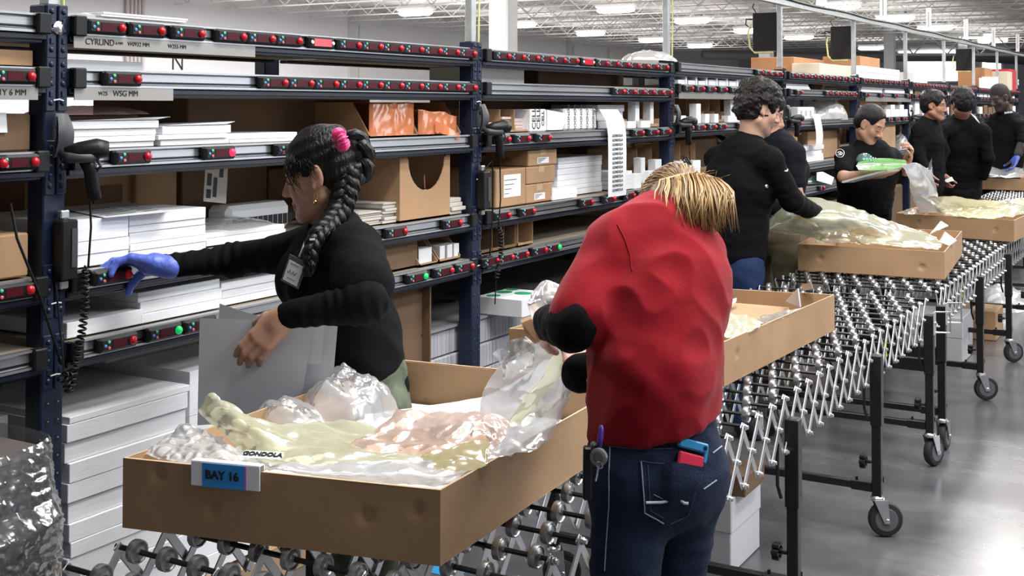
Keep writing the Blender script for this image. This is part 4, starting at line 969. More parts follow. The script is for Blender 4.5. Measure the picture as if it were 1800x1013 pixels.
# ================================================================== flexible skate-wheel conveyors
WHEEL_Z, WHEEL_R = .7725, .0240
XL, XR = -1.945, -1.155
WH = mat('skate_wheel_steel', (0.42, 0.42, 0.43), 0.28, 0.9)
LINK = mat('link_steel', (0.60, 0.60, 0.61), 0.32, 0.85)
def wheel_mb(mb, x, y, z, n=18):
    pr = [(-.008, .006), (-.008, .012), (-.0055, .0185), (-.008, .021), (-.008, .0235), (-.006, .024), (.006, .024), (.008, .0235), (.008, .021), (.0055, .0185), (.008, .012), (.008, .006)]
    mb.lathe(pr, (x, y, z), (1, 0, 0), n); mb.lathe([(-.013, .0075), (.013, .0075)], (x, y, z), (1, 0, 0), 6)
WHEEL_ME = None
def conveyor(y0, y1, pitch, legs, label, hooks, near):
    global WHEEL_ME
    t = thing('skate_conveyor', ((XL + XR) / 2, (y0 + y1) / 2, 0), label, 'conveyor', 'flexible conveyors'); base = WM[t.name].translation
    n = int((y1 - y0) / pitch)
    ys = [y0 + pitch * k for k in range(n + 1)]
    if WHEEL_ME is None:
        mb = MB(); wheel_mb(mb, 0, 0, 0); o = mb.build('w', WH); WHEEL_ME = o.data; WHEEL_ME.use_fake_user = True
        smooth_by_angle(o); bpy.data.objects.remove(o)
    cnt = 0; rest = MB(); axles = 0; arest = MB()
    for k, y in enumerate(ys):
        if axles < 60: MB().tube([(XL - .01, y, WHEEL_Z), (XR + .015, y, WHEEL_Z)], .0058, 6).build('axle', BLKM, t)
        else: arest.tube([(XL - .01, y, WHEEL_Z), (XR + .015, y, WHEEL_Z)], .0058, 4)
        axles += 1
        for q in range(9):
            x = XL + .05 + q * .0845 + (.0 if k % 2 else .042)
            if x > XR - .01: continue
            hidden = any(a < y < b for a, b in near)
            if cnt < 98 and not hidden:
                o = bpy.data.objects.new('skate_wheel', WHEEL_ME); COL.objects.link(o); o.parent = t; o.location = Vector((x, y, WHEEL_Z)) - base; cnt += 1
            else: wheel_mb(rest, x, y, WHEEL_Z, 12)
    o = rest.build('skate_wheel', WH, t); smooth_by_angle(o); o['kind'] = 'stuff'
    if axles > 60: o = arest.build('axle', BLKM, t); o['kind'] = 'stuff'
    # scissor links: crossing bars on both edges and two inner rows
    zt, zb = WHEEL_Z - .002, .605
    lk = 0; lrest = MB()
    for xi, x in enumerate((XR + .008, XL - .004, XL + .27, XL + .53)):
        for k in range(n):
            for s in (0, 1):
                xx = x + (.0 if s == 0 else .007)
                a = (xx, ys[k], zt if s == 0 else zb); b = (xx, ys[k + 1], zb if s == 0 else zt)
                lo, hi = Vector(a), Vector(b); d = (hi - lo).normalized() * .008; tgt = MB() if (xi == 0 and lk < 98) else lrest
                tgt.bar(lo - d, hi + d, .021, .004, side=(0, 1, 0), c=.0015)
                if xi == 0:
                    for p in (lo, hi, (lo + hi) / 2): tgt.lathe([(0, .0085), (.004, .0085), (.006, .006), (.011, .0055)], (xx + .002, p.y, p.z), (1, 0, 0), 8)
                if tgt is not lrest: tgt.build('scissor_link', LINK, t); lk += 1
    o = lrest.build('scissor_link', LINK, t); o['kind'] = 'stuff'
    for (y, cast) in legs:
        for x, sgn in ((XR + .03, 1), (XL - .03, -1)):
            mb = MB(); w = .022
            mb.box((x - w, y - w, .43), (x + w, y + w, .705), c=.003); mb.box((x - w + .004, y - w + .004, .155), (x + w - .004, y + w - .004, .44), c=.003)
            mb.box((x - w + .004, y - w + .004, .704), (x + w - .004, y + w - .004, .7055))
            L = mb.build('leg', BLKM, t)
            # caster
            ax = Vector((math.cos(cast), math.sin(cast), 0)); tr = Vector((-ax.y, ax.x, 0)) * .03
            c = Vector((x, y, .068)) + tr
            mb = MB().lathe([(-.019, .02), (-.019, .052), (-.017, .062), (-.008, .067), (.008, .067), (.017, .062), (.019, .052), (.019, .02)], c, ax, 26)
            o = mb.build('caster_wheel', RUB, L); smooth_by_angle(o)
            mb = MB().lathe([(-.021, .012), (-.021, .042), (-.0195, .045), (.0195, .045), (.021, .042), (.021, .012)], c, ax, 20); mb.build('caster_hub', mat('grey_hub', (.09, .09, .1), .4), L)
            mb = MB(); mb.lathe([(0, .026), (.006, .028), (.012, .026), (.018, .02)], (x, y, .140), (0, 0, 1), 16)
            for e in (-1, 1):
                f = ax * (.026 * e); top = Vector((x, y, .146)) + f
                mb.prism([top + tr * -.7, top + tr * 1.1, c + f + tr * .35 + Vector((0, 0, -.012)), c + f - tr * .35 + Vector((0, 0, -.012))], ax * (.003 * e))
                mb.lathe([(0, .009), (.005, .009), (.007, .006)], c + f, ax * e, 8)
            mb.build('caster_fork', STEEL, L)
            # star knob on the inner side
            if sgn > 0:
                kx = x - w
                mb = MB().lathe([(0, .007), (.022, .007)], (kx, y - .004, .285), (-1, 0, 0), 8)
                for q in range(6):
                    th = q * math.pi / 3; mb.lathe([(.020, .0105), (.040, .0105), (.043, .008)], (kx, y - .004 + .019 * math.cos(th), .285 + .019 * math.sin(th)), (-1, 0, 0), 8)
                mb.lathe([(.020, .019), (.042, .019)], (kx, y - .004, .285), (-1, 0, 0), 12); mb.build('star_knob', BLK, L)
                MB().tube([(x - .03, y - .03, .66), (x - .04, y - .035, .62), (x - .04, y - .035, .50), (x - .03, y - .03, .46)], .006, 6).build('latch_rod', BLKM, L)
                mb = MB().box((x - .02, y + w, .205), (x + .02, y + w + .002, .225)); mb.build('plate', BLKM, L)
        MB().box((XL - .03, y - .014, .175), (XR + .01, y + .014, .205), c=.003).build('cross_bar', BLKM, t)
        mb = MB().box((XR - .07, y - .017, .171), (XR + .012, y + .017, .209), c=.003); mb.lathe([(0, .006), (.012, .006)], (XR - .05, y, .209), (0, 0, 1), 6); mb.build('bar_socket', BLKM, t)
    for y in hooks:
        MB().box((XL - .03, y - .012, .44), (XR + .01, y + .012, .50), c=.003).build('cross_bar', BLKM, t)
        x = XR + .054; MB().box((x - .001, y - .026, .615), (x + .003, y + .026, .72), c=.001).build('hook_plate', GALV, t)
        MB().lathe([(0, .008), (.006, .008)], (x + .003, y, .668), (1, 0, 0), 6).build('bolt', STEEL, t)
        MB().tube([(x, y + .03, .715), (x + .06, y + .06, .715), (x + .06, y + .06, .62), (x, y + .03, .62)], .005, 6).build('hook_loop', STEEL, t)
    for (yy, sg) in ((y0 + pitch * 5.5, 1), (y0 + pitch * 26.5, 1)):
        a = Vector((XR + .0193, yy, .69)); MB().bar(a + Vector((0, -.01, .03)), a + Vector((0, .012, -.035)), .013, .0006, side=(0, 1, 0)).build('yellow_sticker', mat('yellow_sticker', (.75, .65, .05), .5), t)
    return t
conveyor(1.62, 5.86, .128, [(2.42, 2.6), (3.70, -1.0), (4.80, -1.05), (5.84, -.35)], 'nearest flexible skate-wheel conveyor under the BAY 16 tray', [5.84], ((1.86, 2.9), (3.7, 4.68)))
conveyor(6.12, 14.9, .120, [(6.14, -.1), (7.30, -1.05), (8.46, -.85), (9.6, -.9), (10.8, -1), (12, -1), (13.2, -1)], 'second flexible conveyor farther along the aisle, under the farther trays', [6.14], ((6.4, 7.4), (8.5, 9.4), (9.4, 15)))
# ================================================================== trays on the conveyors and what is in them
TZ = .7975
def tray(A, B, C, D, h, label, name='cardboard_tray', dents=(), seam=None):
    """open carton, corners counter-clockwise from the near left one"""
    P = [Vector((*q, TZ)) for q in (A, B, C, D)]; cen = sum(P, Vector()) / 4
    t = thing(name, (cen.x, cen.y, TZ), label, 'carton', 'open trays on the conveyors')
    w = .006; mb = MB()
    I = [p + (cen - p).normalized() * w * 1.5 for p in P]; up = Vector((0, 0, h))
    N = 26
    for q in range(4):
        a, b, ai, bi = P[q], P[(q + 1) % 4], I[q], I[(q + 1) % 4]; d = (b - a); nrm = Vector((d.y, -d.x, 0)).normalized()
        L = d.length; nx = max(6, int(L / .008)); nz = 18
        def fn(u, v, a=a, b=b, nrm=nrm, q=q):
            p = a.lerp(b, u) + up * v
            off = .0025 * noise.noise(p * 5) * math.sin(u * math.pi) - .004 * v * math.sin(u * math.pi) * (noise.noise(Vector((q, u * 3, 1))))
            for (fq, du, dv, dd) in dents:
                if fq == q:
                    r = math.hypot((u - du) * L, (v - dv) * h); off -= dd * math.exp(-(r / .013) ** 2)
            return p + nrm * off
        mb.grid(fn, nx, nz)
        def fi(u, v, ai=ai, bi=bi): return ai.lerp(bi, 1 - u) + up * v
        mb.grid(fi, 4, 2)
        mb.add([a + up, b + up, bi + up, ai + up], [(0, 1, 2, 3)], 1)
    mb.add([p + Vector((0, 0, .001)) for p in P], [(3, 2, 1, 0)]); mb.add([p + Vector((0, 0, .006)) for p in I], [(0, 1, 2, 3)])
    o = mb.build('tray_body', [CARD, CARDE], t); smooth_by_angle(o, 50)
    # folded glue flap inside the far wall, staples
    a, b = I[3], I[2]; d = (b - a).normalized(); n = Vector((d.y, -d.x, 0)); L = (b - a).length
    mb = MB(); mb.prism([a + d * .003 + n * .002, a + d * L * .42 + n * .002, a + d * L * .42 + n * .005, a + d * .003 + n * .005], up * .985); mb.build('glue_flap', CARD, t)
    for (u, v) in ((.12, .75), (.33, .4), (.12, .3)):
        p = a + d * L * u + n * .007 + up * v; MB().tube([p - d * .006, p + n * .002, p + d * .006], .0014, 5).build('staple', STEEL, t)
    return t
T1 = ((-1.972, 1.779), (-1.279, 1.936), (-1.335, 2.955), (-2.030, 2.870))
tray(*T1, .145, 'nearest open cardboard tray, the one carrying the BAY 16 sign', dents=((0, .12, .82, .012), (0, .3, .4, .01), (0, .78, .55, .012), (0, .93, .7, .008)))
T2 = ((-2.02, 3.47), (-1.318, 3.612), (-1.270, 4.735), (-1.97, 4.62))
tray(*T2, .14, 'second open cardboard tray, partly hidden behind the woman in red', dents=((0, .9, .8, .01), (1, .1, .6, .006)))
T3 = ((-1.905, 6.372), (-1.152, 6.395), (-1.255, 7.52), (-1.99, 7.47))
tray(*T3, .14, 'open cardboard tray with pale yellow film pulled over it by the curly-haired man', dents=((0, .16, .5, .012), (0, .85, .4, .012), (0, .05, .85, .008)))
T4 = ((-1.862, 8.56), (-1.078, 8.385), (-1.04, 9.35), (-1.83, 9.55))
tray(*T4, .14, 'open cardboard tray in front of the man with the moustache', dents=((0, .2, .6, .012), (0, .85, .5, .012)))
T5 = ((-2.05, 13.55), (-1.25, 13.50), (-1.25, 14.5), (-2.05, 14.5))
tray(*T5, .12, 'farthest open cardboard tray, at the right edge')
# ------------------------------------------------------------------ bay sign
A, B = Vector((*T1[0], 0)), Vector((*T1[1], 0)); fd = (B - A).normalized(); fnrm = Vector((fd.y, -fd.x, 0))
def onfront(px, py, off):
    d = ray(px, py); o = A + fnrm * off; return EYE + d * ((o - EYE).dot(fnrm) / d.dot(fnrm))
c = onfront(396, 837, .012)
s = thing('bay_sign', (c.x, c.y, c.z - .03), 'white and blue BAY 16 sign hooked over the front of the nearest tray', 'sign'); 
Q = [onfront(*p, .012) for p in ((332, 852), (453, 864), (460, 824), (338, 810))]
ctr = sum(Q, Vector()) / 4; r = (Q[1] - Q[0]).normalized(); u = (Q[3] - Q[0]); u = (u - r * u.dot(r)).normalized(); n = r.cross(u)
hw, hh = (Q[1] - Q[0]).length / 2, (Q[3] - Q[0]).length / 2
mb = MB(); mb.obox(ctr - n * .002, (r, u, n), (hw * 2, hh * 2, .003), c=.001); mb.obox(ctr + u * hh - n * .010, (r, u, n), (hw * 2, .003, .018), c=.001); mb.obox(ctr + u * (hh - .02) - n * .019, (r, u, n), (hw * 2, .04, .002))
mb.build('sign_plate', mat('pale_plate', (.85, .86, .88), .35), s)
mb = MB(); mb.obox(ctr + r * hw * -.03 - u * .001, (r, u, n), (hw * 1.26, hh * 1.92, .0012)); mb.build('blue_label', mat('blue_label', (.03, .30, .78), .45), s)
mb = MB(); mb.obox(ctr + r * hw * .60 - u * .001, (r, u, n), (.0022, hh * 1.92, .0014)); mb.build('pink_edge', mat('pink_edge', (.75, .1, .5), .5), s)
text_mesh('BAY 16', hh * 1.0, ctr + r * hw * -.08 + n * .0010, r, u, 'lettering', INK, s, bold=.0004, depth=.0012)
# ------------------------------------------------------------------ films
YEL = film('yellow_film', (0.95, 0.95, 0.68), 0.82, 0.13)
YELT = film('thin_yellow_film', (0.92, 0.94, 0.70), 0.66, 0.14)
PNK = film('peach_film', (0.97, 0.72, 0.62), 0.8, 0.14)
WFILM = film('white_film', (0.95, 0.96, 0.98), 0.78, 0.12)
def sheet(ctrl, label, m, name='film_sheet', cat='plastic film', amp=.012, sc=10, nu=64, nv=48, seed=0, group='films in the trays', fine=.3, edge=.0, kind=None):
    """a crumpled film laid through a net of control points, each (picture x, picture y, height)"""
    G = [[onz(*p) if len(p) == 3 else dep(*p[:3]) for p in row] for row in ctrl]
    R, C = len(G), len(G[0])
    def sm(i, j): return G[max(0, min(R - 1, i))][max(0, min(C - 1, j))]
    def cr(a, b, c, d, t): return (a * (-t + 2 * t * t - t ** 3) + b * (2 - 5 * t * t + 3 * t ** 3) + c * (t + 4 * t * t - 3 * t ** 3) + d * (t ** 3 - t * t)) * .5
    def base(u, v):
        x, y = u * (C - 1), v * (R - 1); j, i = min(int(x), C - 2), min(int(y), R - 2); fx, fy = x - j, y - i
        rows = [cr(sm(i + k, j - 1), sm(i + k, j), sm(i + k, j + 1), sm(i + k, j + 2), fx) for k in (-1, 0, 1, 2)]
        return cr(*rows, fy)
    mb = MB()
    def fn(u, v):
        e = .002; p = base(u, v); du = base(min(1, u + e), v) - base(max(0, u - e), v); dv = base(u, min(1, v + e)) - base(u, max(0, v - e))
        n = du.cross(dv); n = n.normalized() if n.length > 1e-12 else Vector((0, 0, 1))
        if n.z < 0: n = -n
        q = p + Vector((seed * 3.7, seed * 1.3, 0)); w = 1.0
        d = amp * 1.6 * (crumple(q, sc) - .4) + amp * .5 * noise.noise(q * sc * .5)
        p2 = p + n * d * w
        ed = min(u, 1 - u, v, 1 - v)
        if ed < .06: p2 = p2 + Vector((noise.noise(q * 23), noise.noise(q * 19 + Vector((9, 0, 0))), 0)) * .008
        return p2
    mb.grid(fn, nu, nv)
    return single(mb, name, m, label, cat, group, smooth=True, kind=kind)
# nearest tray, from the bottom up
mb = MB(); a = [Vector((*q, TZ + .007)) for q in T1]; cc = sum(a, Vector()) / 4; a = [p.lerp(cc, .05) for p in a]; mb.prism(a, (0, 0, .022)); single(mb, 'poster_pile', PAPERF, 'flat pile of white posters at the bottom of the nearest tray', 'posters')
sheet([[(640, 728, .86), (760, 712, .85), (870, 690, .89), (960, 632, 1.02)], [(650, 748, .86), (770, 728, .855), (890, 708, .91), (985, 645, 1.03)], [(700, 758, .87), (800, 745, .87), (910, 735, .92), (990, 700, .99)]], 'curled white posters rising from the nearest tray towards the hands of the woman in red', PAPERF, 'poster_sheet', 'posters', amp=.002, sc=4, nu=30, nv=10)
sheet([[(248, 797, .935), (290, 765, .955), (330, 742, .985), (375, 770, .96)], [(285, 806, .935), (330, 780, .96), (380, 770, .965), (440, 795, .95)], [(335, 815, .935), (390, 812, .94), (440, 815, .94), (500, 826, .94)]], 'crumpled clear film in the near left corner of the nearest tray', WFILM, amp=.014, sc=15, seed=1)
sheet([[(440, 812, .935), (560, 815, .945), (690, 812, .95), (840, 800, .95), (930, 775, .94)], [(470, 826, .935), (590, 832, .94), (700, 832, .945), (810, 828, .94), (900, 795, .935)], [(500, 834, .92), (600, 843, .92), (700, 850, .92), (790, 852, .92), (880, 810, .92)]], 'milky film along the front edge of the nearest tray', WFILM, amp=.010, sc=11, seed=3)
sheet([[(352, 722, 1.0), (372, 690, 1.045), (418, 715, 1.02), (470, 742, .985), (560, 742, .955), (690, 752, .94)], [(368, 745, .99), (425, 738, 1.01), (480, 757, .985), (560, 764, .965), (680, 785, .95), (830, 790, .95)],
       [(420, 790, .95), (470, 785, .965), (530, 790, .96), (620, 792, .955), (740, 800, .95), (850, 808, .94)], [(470, 815, .94), (520, 818, .94), (600, 815, .945), (690, 812, .945), (770, 816, .945), (845, 826, .94)]],
      'big pale yellow film crumpled across the nearest tray', YEL, amp=.013, sc=8, nu=64, nv=44, seed=5)
sheet([[(700, 718, 1.0), (722, 716, 1.01), (742, 722, 1.0), (800, 722, 1.0), (858, 722, 1.0), (896, 736, .97)], [(640, 768, .97), (700, 745, .985), (745, 740, .99), (800, 735, 1.0), (850, 740, .99), (888, 765, .96)], [(585, 792, .945), (660, 782, .96), (740, 782, .96), (790, 782, .965), (830, 775, .965), (870, 785, .95)], [(592, 802, .94), (660, 800, .945), (730, 800, .945), (780, 802, .945), (820, 800, .945), (850, 805, .94)]],
      'peach-coloured film bag lying on the yellow film', PNK, amp=.010, sc=9, seed=7)
sheet([[(740, 800, .955), (790, 785, .965), (855, 760, .97)], [(760, 818, .95), (810, 806, .955), (862, 790, .955)], [(790, 826, .945), (830, 826, .945), (856, 815, .945)]], 'strip of stronger yellow film at the right of the nearest tray', film('deep_yellow_film', (.82, .74, .36), .75), amp=.006, sc=9, seed=8, nu=24, nv=20)
heap(onz(606, 762, .84), .12, .15, .155, 'puffed clear film bag by the left wall of the nearest tray', CLEAR, 41, group='films in the trays', sc=12, res=30)
heap(onz(505, 772, .86), .10, .09, .10, 'low clear film bag against the left wall of the nearest tray', CLEAR, 43, group='films in the trays', sc=12)
sheet([[(955, 596, 2.42), (985, 600, 2.40), (1022, 606, 2.38)], [(885, 636, 2.5), (950, 640, 2.46), (1015, 640, 2.42)], [(850, 690, 2.52), (930, 690, 2.46), (1000, 690, 2.38)], [(840, 760, 2.46), (915, 750, 2.4), (985, 745, 2.34)], [(825, 808, 2.36), (890, 800, 2.33), (955, 785, 2.30)]] and
      [[(955, 596, 1.127), (985, 600, 1.128), (1022, 606, 1.128)], [(885, 636, 1.065), (950, 640, 1.07), (1015, 640, 1.085)], [(850, 690, .995), (930, 690, 1.01), (1000, 690, 1.035)], [(840, 760, .955), (915, 750, .965), (985, 745, .98)], [(825, 808, .945), (890, 800, .945), (955, 785, .945)]],
      'long clear film bag hanging from the hands of the woman in red', film('bag_film', (.86, .87, .9), .58), amp=.010, sc=9, nu=34, nv=50, seed=9)
sheet([[(985, 606, 1.122), (1004, 608, 1.122)], [(960, 650, 1.07), (985, 655, 1.068)], [(920, 705, 1.01), (948, 705, 1.015)], [(890, 745, .972), (912, 745, .972)]], 'yellow insert inside the long clear bag by the woman in red', YELT, amp=.004, sc=8, nu=10, nv=30, seed=10)
sheet([[(868, 622, 1.08), (890, 600, 1.11), (930, 590, 1.14)], [(880, 640, 1.06), (905, 628, 1.085), (945, 615, 1.11)], [(880, 672, 1.02), (912, 655, 1.045), (938, 645, 1.07)]], 'corner of clear film sticking out left of the long bag', CLEAR, amp=.008, sc=12, nu=22, nv=22, seed=12)
sheet([[(932, 515, 1.28), (962, 490, 1.31), (988, 500, 1.30)], [(928, 540, 1.25), (960, 525, 1.275), (990, 525, 1.275)], [(940, 575, 1.20), (965, 560, 1.22), (985, 555, 1.23)]], 'clear film puffed up in front of the elbow of the woman in red', MILKY, amp=.010, sc=12, nu=24, nv=24, seed=13)
mb = MB(); q = [dep(917, 568, 2.62), dep(934, 561, 2.62), dep(955, 580, 2.6), dep(944, 601, 2.6), dep(925, 590, 2.62)]; mb.prism(q, (-.02, .03, 0)); single(mb, 'cardboard_piece', CARD, 'folded piece of brown cardboard left of the elbow of the woman in red', 'cardboard')
mb = MB(); q = [onz(975, 745, .80 + .03), onz(1000, 735, .83), onz(1040, 715, .83), onz(1020, 748, .83)]; mb.prism(q, (0, 0, .002)); single(mb, 'white_card', PAPERF, 'white card at the right wall of the nearest tray', 'card')
for (c0, txt, rr, uu) in (((462, 800, .962), 'GONDOLA', (1, .35, 0), (-.2, .8, .3)),):
    p = onz(*c0); r = Vector(rr).normalized(); u = (Vector(uu) - r * Vector(uu).dot(r)).normalized(); n = r.cross(u)
    if n.dot(EYE - p) < 0: n = -n
    t = thing('film_label', p, 'white label slip reading GONDOLA on the film in the nearest tray', 'label')
    MB().obox(p, (r, u, r.cross(u)), (.085, .024, .0008)).build('slip', PAPERF, t); text_mesh(txt, .017, p, r, u, 'lettering', INK, t, bold=.0004, depth=.002)
# second tray
t2c = Vector((-1.64, 4.1, TZ))
mb = MB().box((-1.75, 4.15, TZ + .01), (-1.38, 4.5, TZ + .115), c=.004); single(mb, 'inner_carton', CARD, 'small brown carton lying in the second tray', 'carton')
mb = MB().box((-1.72, 4.19, TZ + .1155), (-1.56, 4.23, TZ + .1165)); single(mb, 'yellow_tape', mat('yellow_tape', (.8, .6, .08), .4), 'strip of yellow tape on the small carton in the second tray', 'tape')
sheet([[(1230, 560, .95), (1290, 552, .96), (1345, 566, .945)], [(1230, 580, .945), (1285, 575, .95), (1325, 580, .94)], [(1230, 596, .935), (1270, 597, .93), (1290, 592, .93)]], 'crumpled yellow film in the second tray behind the woman in red', YEL, amp=.010, sc=13, seed=15, nu=30, nv=24)
sheet([[(1335, 555, .93), (1380, 545, .94), (1415, 540, .935)], [(1330, 570, .93), (1370, 560, .935), (1400, 550, .93)]], 'clear film at the right wall of the second tray', CLEAR, amp=.008, sc=12, seed=16, nu=20, nv=12)
mb = MB(); q = [onz(1380, 530, .93), onz(1402, 507, 1.0), onz(1406, 540, .93)]; mb.prism(q, (.004, .004, 0)); single(mb, 'corner_card', PAPERF, 'white corner card standing up in the second tray', 'card')
mb = MB(); q = [onz(1270, 533, .94), onz(1295, 525, .94), onz(1294, 531, .94), onz(1272, 545, .93)]; mb.prism(q, (0, 0, .003)); single(mb, 'white_slip', PAPERF, 'white slip at the back of the second tray', 'slip')
mb = MB(); q = [onz(1408, 512, .94), onz(1428, 508, .96), onz(1425, 497, .99), onz(1410, 500, .98)]; mb.prism(q, (.002, .006, 0)); single(mb, 'white_tag', PAPERF, 'white folded tag above the back edge of the second tray', 'card')
# third tray: yellow bag pulled by the curly-haired man
sheet([[(1347, 388, 1.04), (1386, 352, 1.16), (1432, 345, 1.18), (1500, 365, 1.12), (1560, 385, 1.06), (1640, 412, .985)], [(1350, 402, 1.02), (1395, 378, 1.11), (1450, 372, 1.13), (1520, 388, 1.08), (1580, 402, 1.02), (1655, 425, .96)], [(1356, 408, 1.0), (1405, 404, 1.03), (1450, 408, 1.02), (1530, 415, .995), (1590, 424, .965), (1655, 432, .945)], [(1400, 412, 1.0), (1440, 420, .975), (1480, 425, .96), (1540, 430, .95), (1600, 434, .945), (1650, 437, .94)]],
      'large pale yellow film bag pulled over the third tray by the curly-haired man', YELT, amp=.014, sc=6, nu=60, nv=30, seed=17)
sheet([[(1434, 415, .985), (1480, 404, 1.0), (1520, 415, .975)], [(1432, 428, .945), (1480, 426, .955), (1530, 430, .945)]], 'white film bag inside the third tray', WFILM, amp=.012, sc=9, seed=18, nu=26, nv=16)
for q_, pts, lab in ((0, ((1633, 413, .97), (1653, 389, 1.04), (1666, 397, 1.02), (1647, 405, 1.0)), 'white folded card standing at the far side of the third tray'), (1, ((1650, 425, .94), (1660, 408, .98), (1680, 423, .95), (1668, 432, .94)), 'curled translucent card in the right corner of the third tray')):
    mb = MB(); mb.prism([onz(*p) for p in pts], (.004, .006, 0)); single(mb, 'white_card', PAPERF if q_ == 0 else WFILM, lab, 'card')
# fourth tray
sheet([[(1620, 345, 1.08), (1680, 345, 1.08), (1740, 352, 1.05), (1800, 348, 1.05), (1850, 345, 1.05)], [(1640, 360, 1.02), (1700, 362, 1.0), (1750, 366, .99), (1800, 362, 1.0), (1850, 360, 1.0)], [(1650, 377, .945), (1700, 382, .94), (1760, 384, .94), (1800, 376, .95), (1850, 370, .95)]], 'pale yellow film heaped in the fourth tray', YEL, amp=.014, sc=6, seed=19)
sheet([[(1585, 292, 1.30), (1610, 286, 1.31), (1636, 300, 1.26)], [(1598, 315, 1.21), (1622, 312, 1.21), (1645, 325, 1.16)], [(1603, 345, 1.08), (1628, 345, 1.08), (1650, 352, 1.05)], [(1618, 374, .955), (1638, 374, .955), (1655, 376, .955)]], 'long white film bag hanging from the hands of the man with the moustache', MILKY, amp=.006, sc=7, seed=20, nu=24, nv=30)
sheet([[(1585, 372, .95), (1605, 366, .975), (1628, 374, .955)], [(1590, 378, .935), (1610, 376, .94), (1625, 378, .94)]], 'clear film in the left corner of the fourth tray', CLEAR, amp=.008, sc=9, seed=22, nu=18, nv=10)
sheet([[(1610, 340, 8.6), (1635, 285, 8.6), (1640, 278, 8.6)], [(1622, 345, 8.6), (1638, 310, 8.6), (1640, 295, 8.6)]] and [[(1622, 322, 1.16), (1632, 290, 1.28), (1639, 276, 1.33)], [(1628, 335, 1.11), (1636, 318, 1.17), (1640, 308, 1.21)]], 'clear film corner standing behind the white bag of the man with the moustache', CLEARER, amp=.006, sc=6, seed=23, nu=14, nv=12)
# last tray
sheet([[(1714, 298, 1.02), (1750, 290, 1.05), (1800, 296, 1.03)], [(1712, 308, .97), (1755, 302, .99), (1800, 304, .98)], [(1716, 312, .93), (1755, 312, .935), (1800, 312, .93)]], 'white film spilling over the farthest tray', WFILM, amp=.016, sc=5, seed=25, nu=30, nv=20)
sheet([[(1709, 300, 1.0), (1722, 300, 1.0)], [(1711, 335, .8), (1716, 335, .8)]], 'tail of clear film hanging down the left of the farthest tray', CLEARER, amp=.006, sc=6, seed=26, nu=8, nv=12)
# ------------------------------------------------------------------ on the floor under the conveyors
def floor_box(px0, px1, pyb, pyt, depth, m, label, lid=True, words=(), name='floor_carton', rz=0):
    a, b = onz(px0, pyb, 0), onz(px1, pyb, 0); y = (a.y + b.y) / 2; top = ony((px0 + px1) / 2, pyt, y).z
    x0, x1 = ony(px0, pyb, y).x, ony(px1, pyb, y).x
    t = thing(name, ((x0 + x1) / 2, y + depth / 2, 0), label, 'carton', 'cartons under the conveyors')
    mb = MB().box((x0, y, .001), (x1, y + depth, top * (.78 if lid else 1)), c=.004); mb.build('carton_body', m, t)
    if lid:
        mb = MB().box((x0 - .004, y - .004, top * .55), (x1 + .004, y + depth + .004, top), c=.004); mb.build('lid', m, t)
    for (s, sz, u, v) in words: text_mesh(s, sz, (x0 + (x1 - x0) * u, y - .0045, top * v), (1, 0, 0), (0, 0, 1), 'lettering', INK, t, bold=.001)
    return t, top
t, top = floor_box(1160, 1285, 1000, 868, .32, mat('grey_white_carton', (.55, .55, .57), .6), 'white paper carton with lid on the floor right behind the woman in red', words=(('B', .05, .62, .86), ('PAPER', .032, .62, .64)))
a = WM[t.name].translation
mb = MB().box((a.x - .15, a.y - .12, top + .001), (a.x + .178, a.y + .1, top + .075), c=.004); single(mb, 'dark_carton', CARDD, 'dark carton on top of the white paper carton behind the woman in red', 'carton')
floor_box(1600, 1692, 636, 556, .4, mat('grey_white_carton', (.55, .55, .57), .6), 'grey-white carton on the floor between the two conveyors', lid=True)
t, top = floor_box(1704, 1751, 598, 547, .35, CARD, 'brown carton with an orange dot on the floor under the second conveyor', lid=False)
b = WM[t.name].translation; MB().lathe([(0, .018), (.001, .018)], (b.x - .02, b.y - .176, top * .6), (0, -1, 0), 14).build('orange_dot', mat('orange_dot', (.85, .25, .06), .5), t)
floor_box(1680, 1693, 614, 540, .3, CARD, 'narrow tan carton standing under the second conveyor', lid=False)
heap(onz(1765, 540, 0), .24, .3, .17, 'white film bag on the floor under the second conveyor', MILKY, 51, sc=6)
p = onz(786, 1003, 0); mb = MB().box((p.x - .06, p.y - .05, .0005), (p.x + .07, p.y + .05, .002)); single(mb, 'blue_tape', mat('blue_tape', (.02, .30, .62), .5), 'piece of blue tape on the floor under the nearest tray', 'tape')
# film-wrapped load at the near left
PC = onz(0, 1013, .55)
t = thing('wrapped_load', (-2.22, 1.38, 0), 'film-wrapped pallet load at the lower left corner', 'wrapped load')
x1 = dep(62, 900, 2.75).x
WRAP = film('stretch_wrap', (.30, .31, .34), .22, .16)
c0 = dep(10, 800, 2.9)
mb = MB(); mb.box((c0.x - .5, c0.y - .35, .1), (c0.x - .13, c0.y + .25, c0.z - .06), c=.01); mb.build('inner_carton', mat('greyed_carton', (.10, .085, .08), .8), t)
mb = MB(); TOPZ = c0.z - .035
def wrapf(u, v):
    th = u * 2 * math.pi; cx, cy = c0.x - .31, c0.y - .05; k = 4.0
    co, si = math.cos(th), math.sin(th); rr = 1 / (abs(co) ** k + abs(si) ** k) ** (1 / k)
    z = TOPZ * (1 - v); bulge = 1 + (.30 * min(1, max(0, (TOPZ - z) / .12)) + .25 * min(1, max(0, (TOPZ - .13 - z) / .05))) * max(0, co)
    x, y = cx + .205 * rr * co * bulge, cy + .32 * rr * si
    q = Vector((x, y, z)); d = .010 * crumple(Vector((x, y * 1.0, z * 1.4 + x * .6)), 14) + .009 * crumple(Vector((x * 1.2, y * 1.2, z * 2.2 - x * .8)), 34)
    return (x + co * d, y + si * d, z)
mb.grid(wrapf, 260, 140); mb.build('stretch_film', WRAP, t, smooth=True)
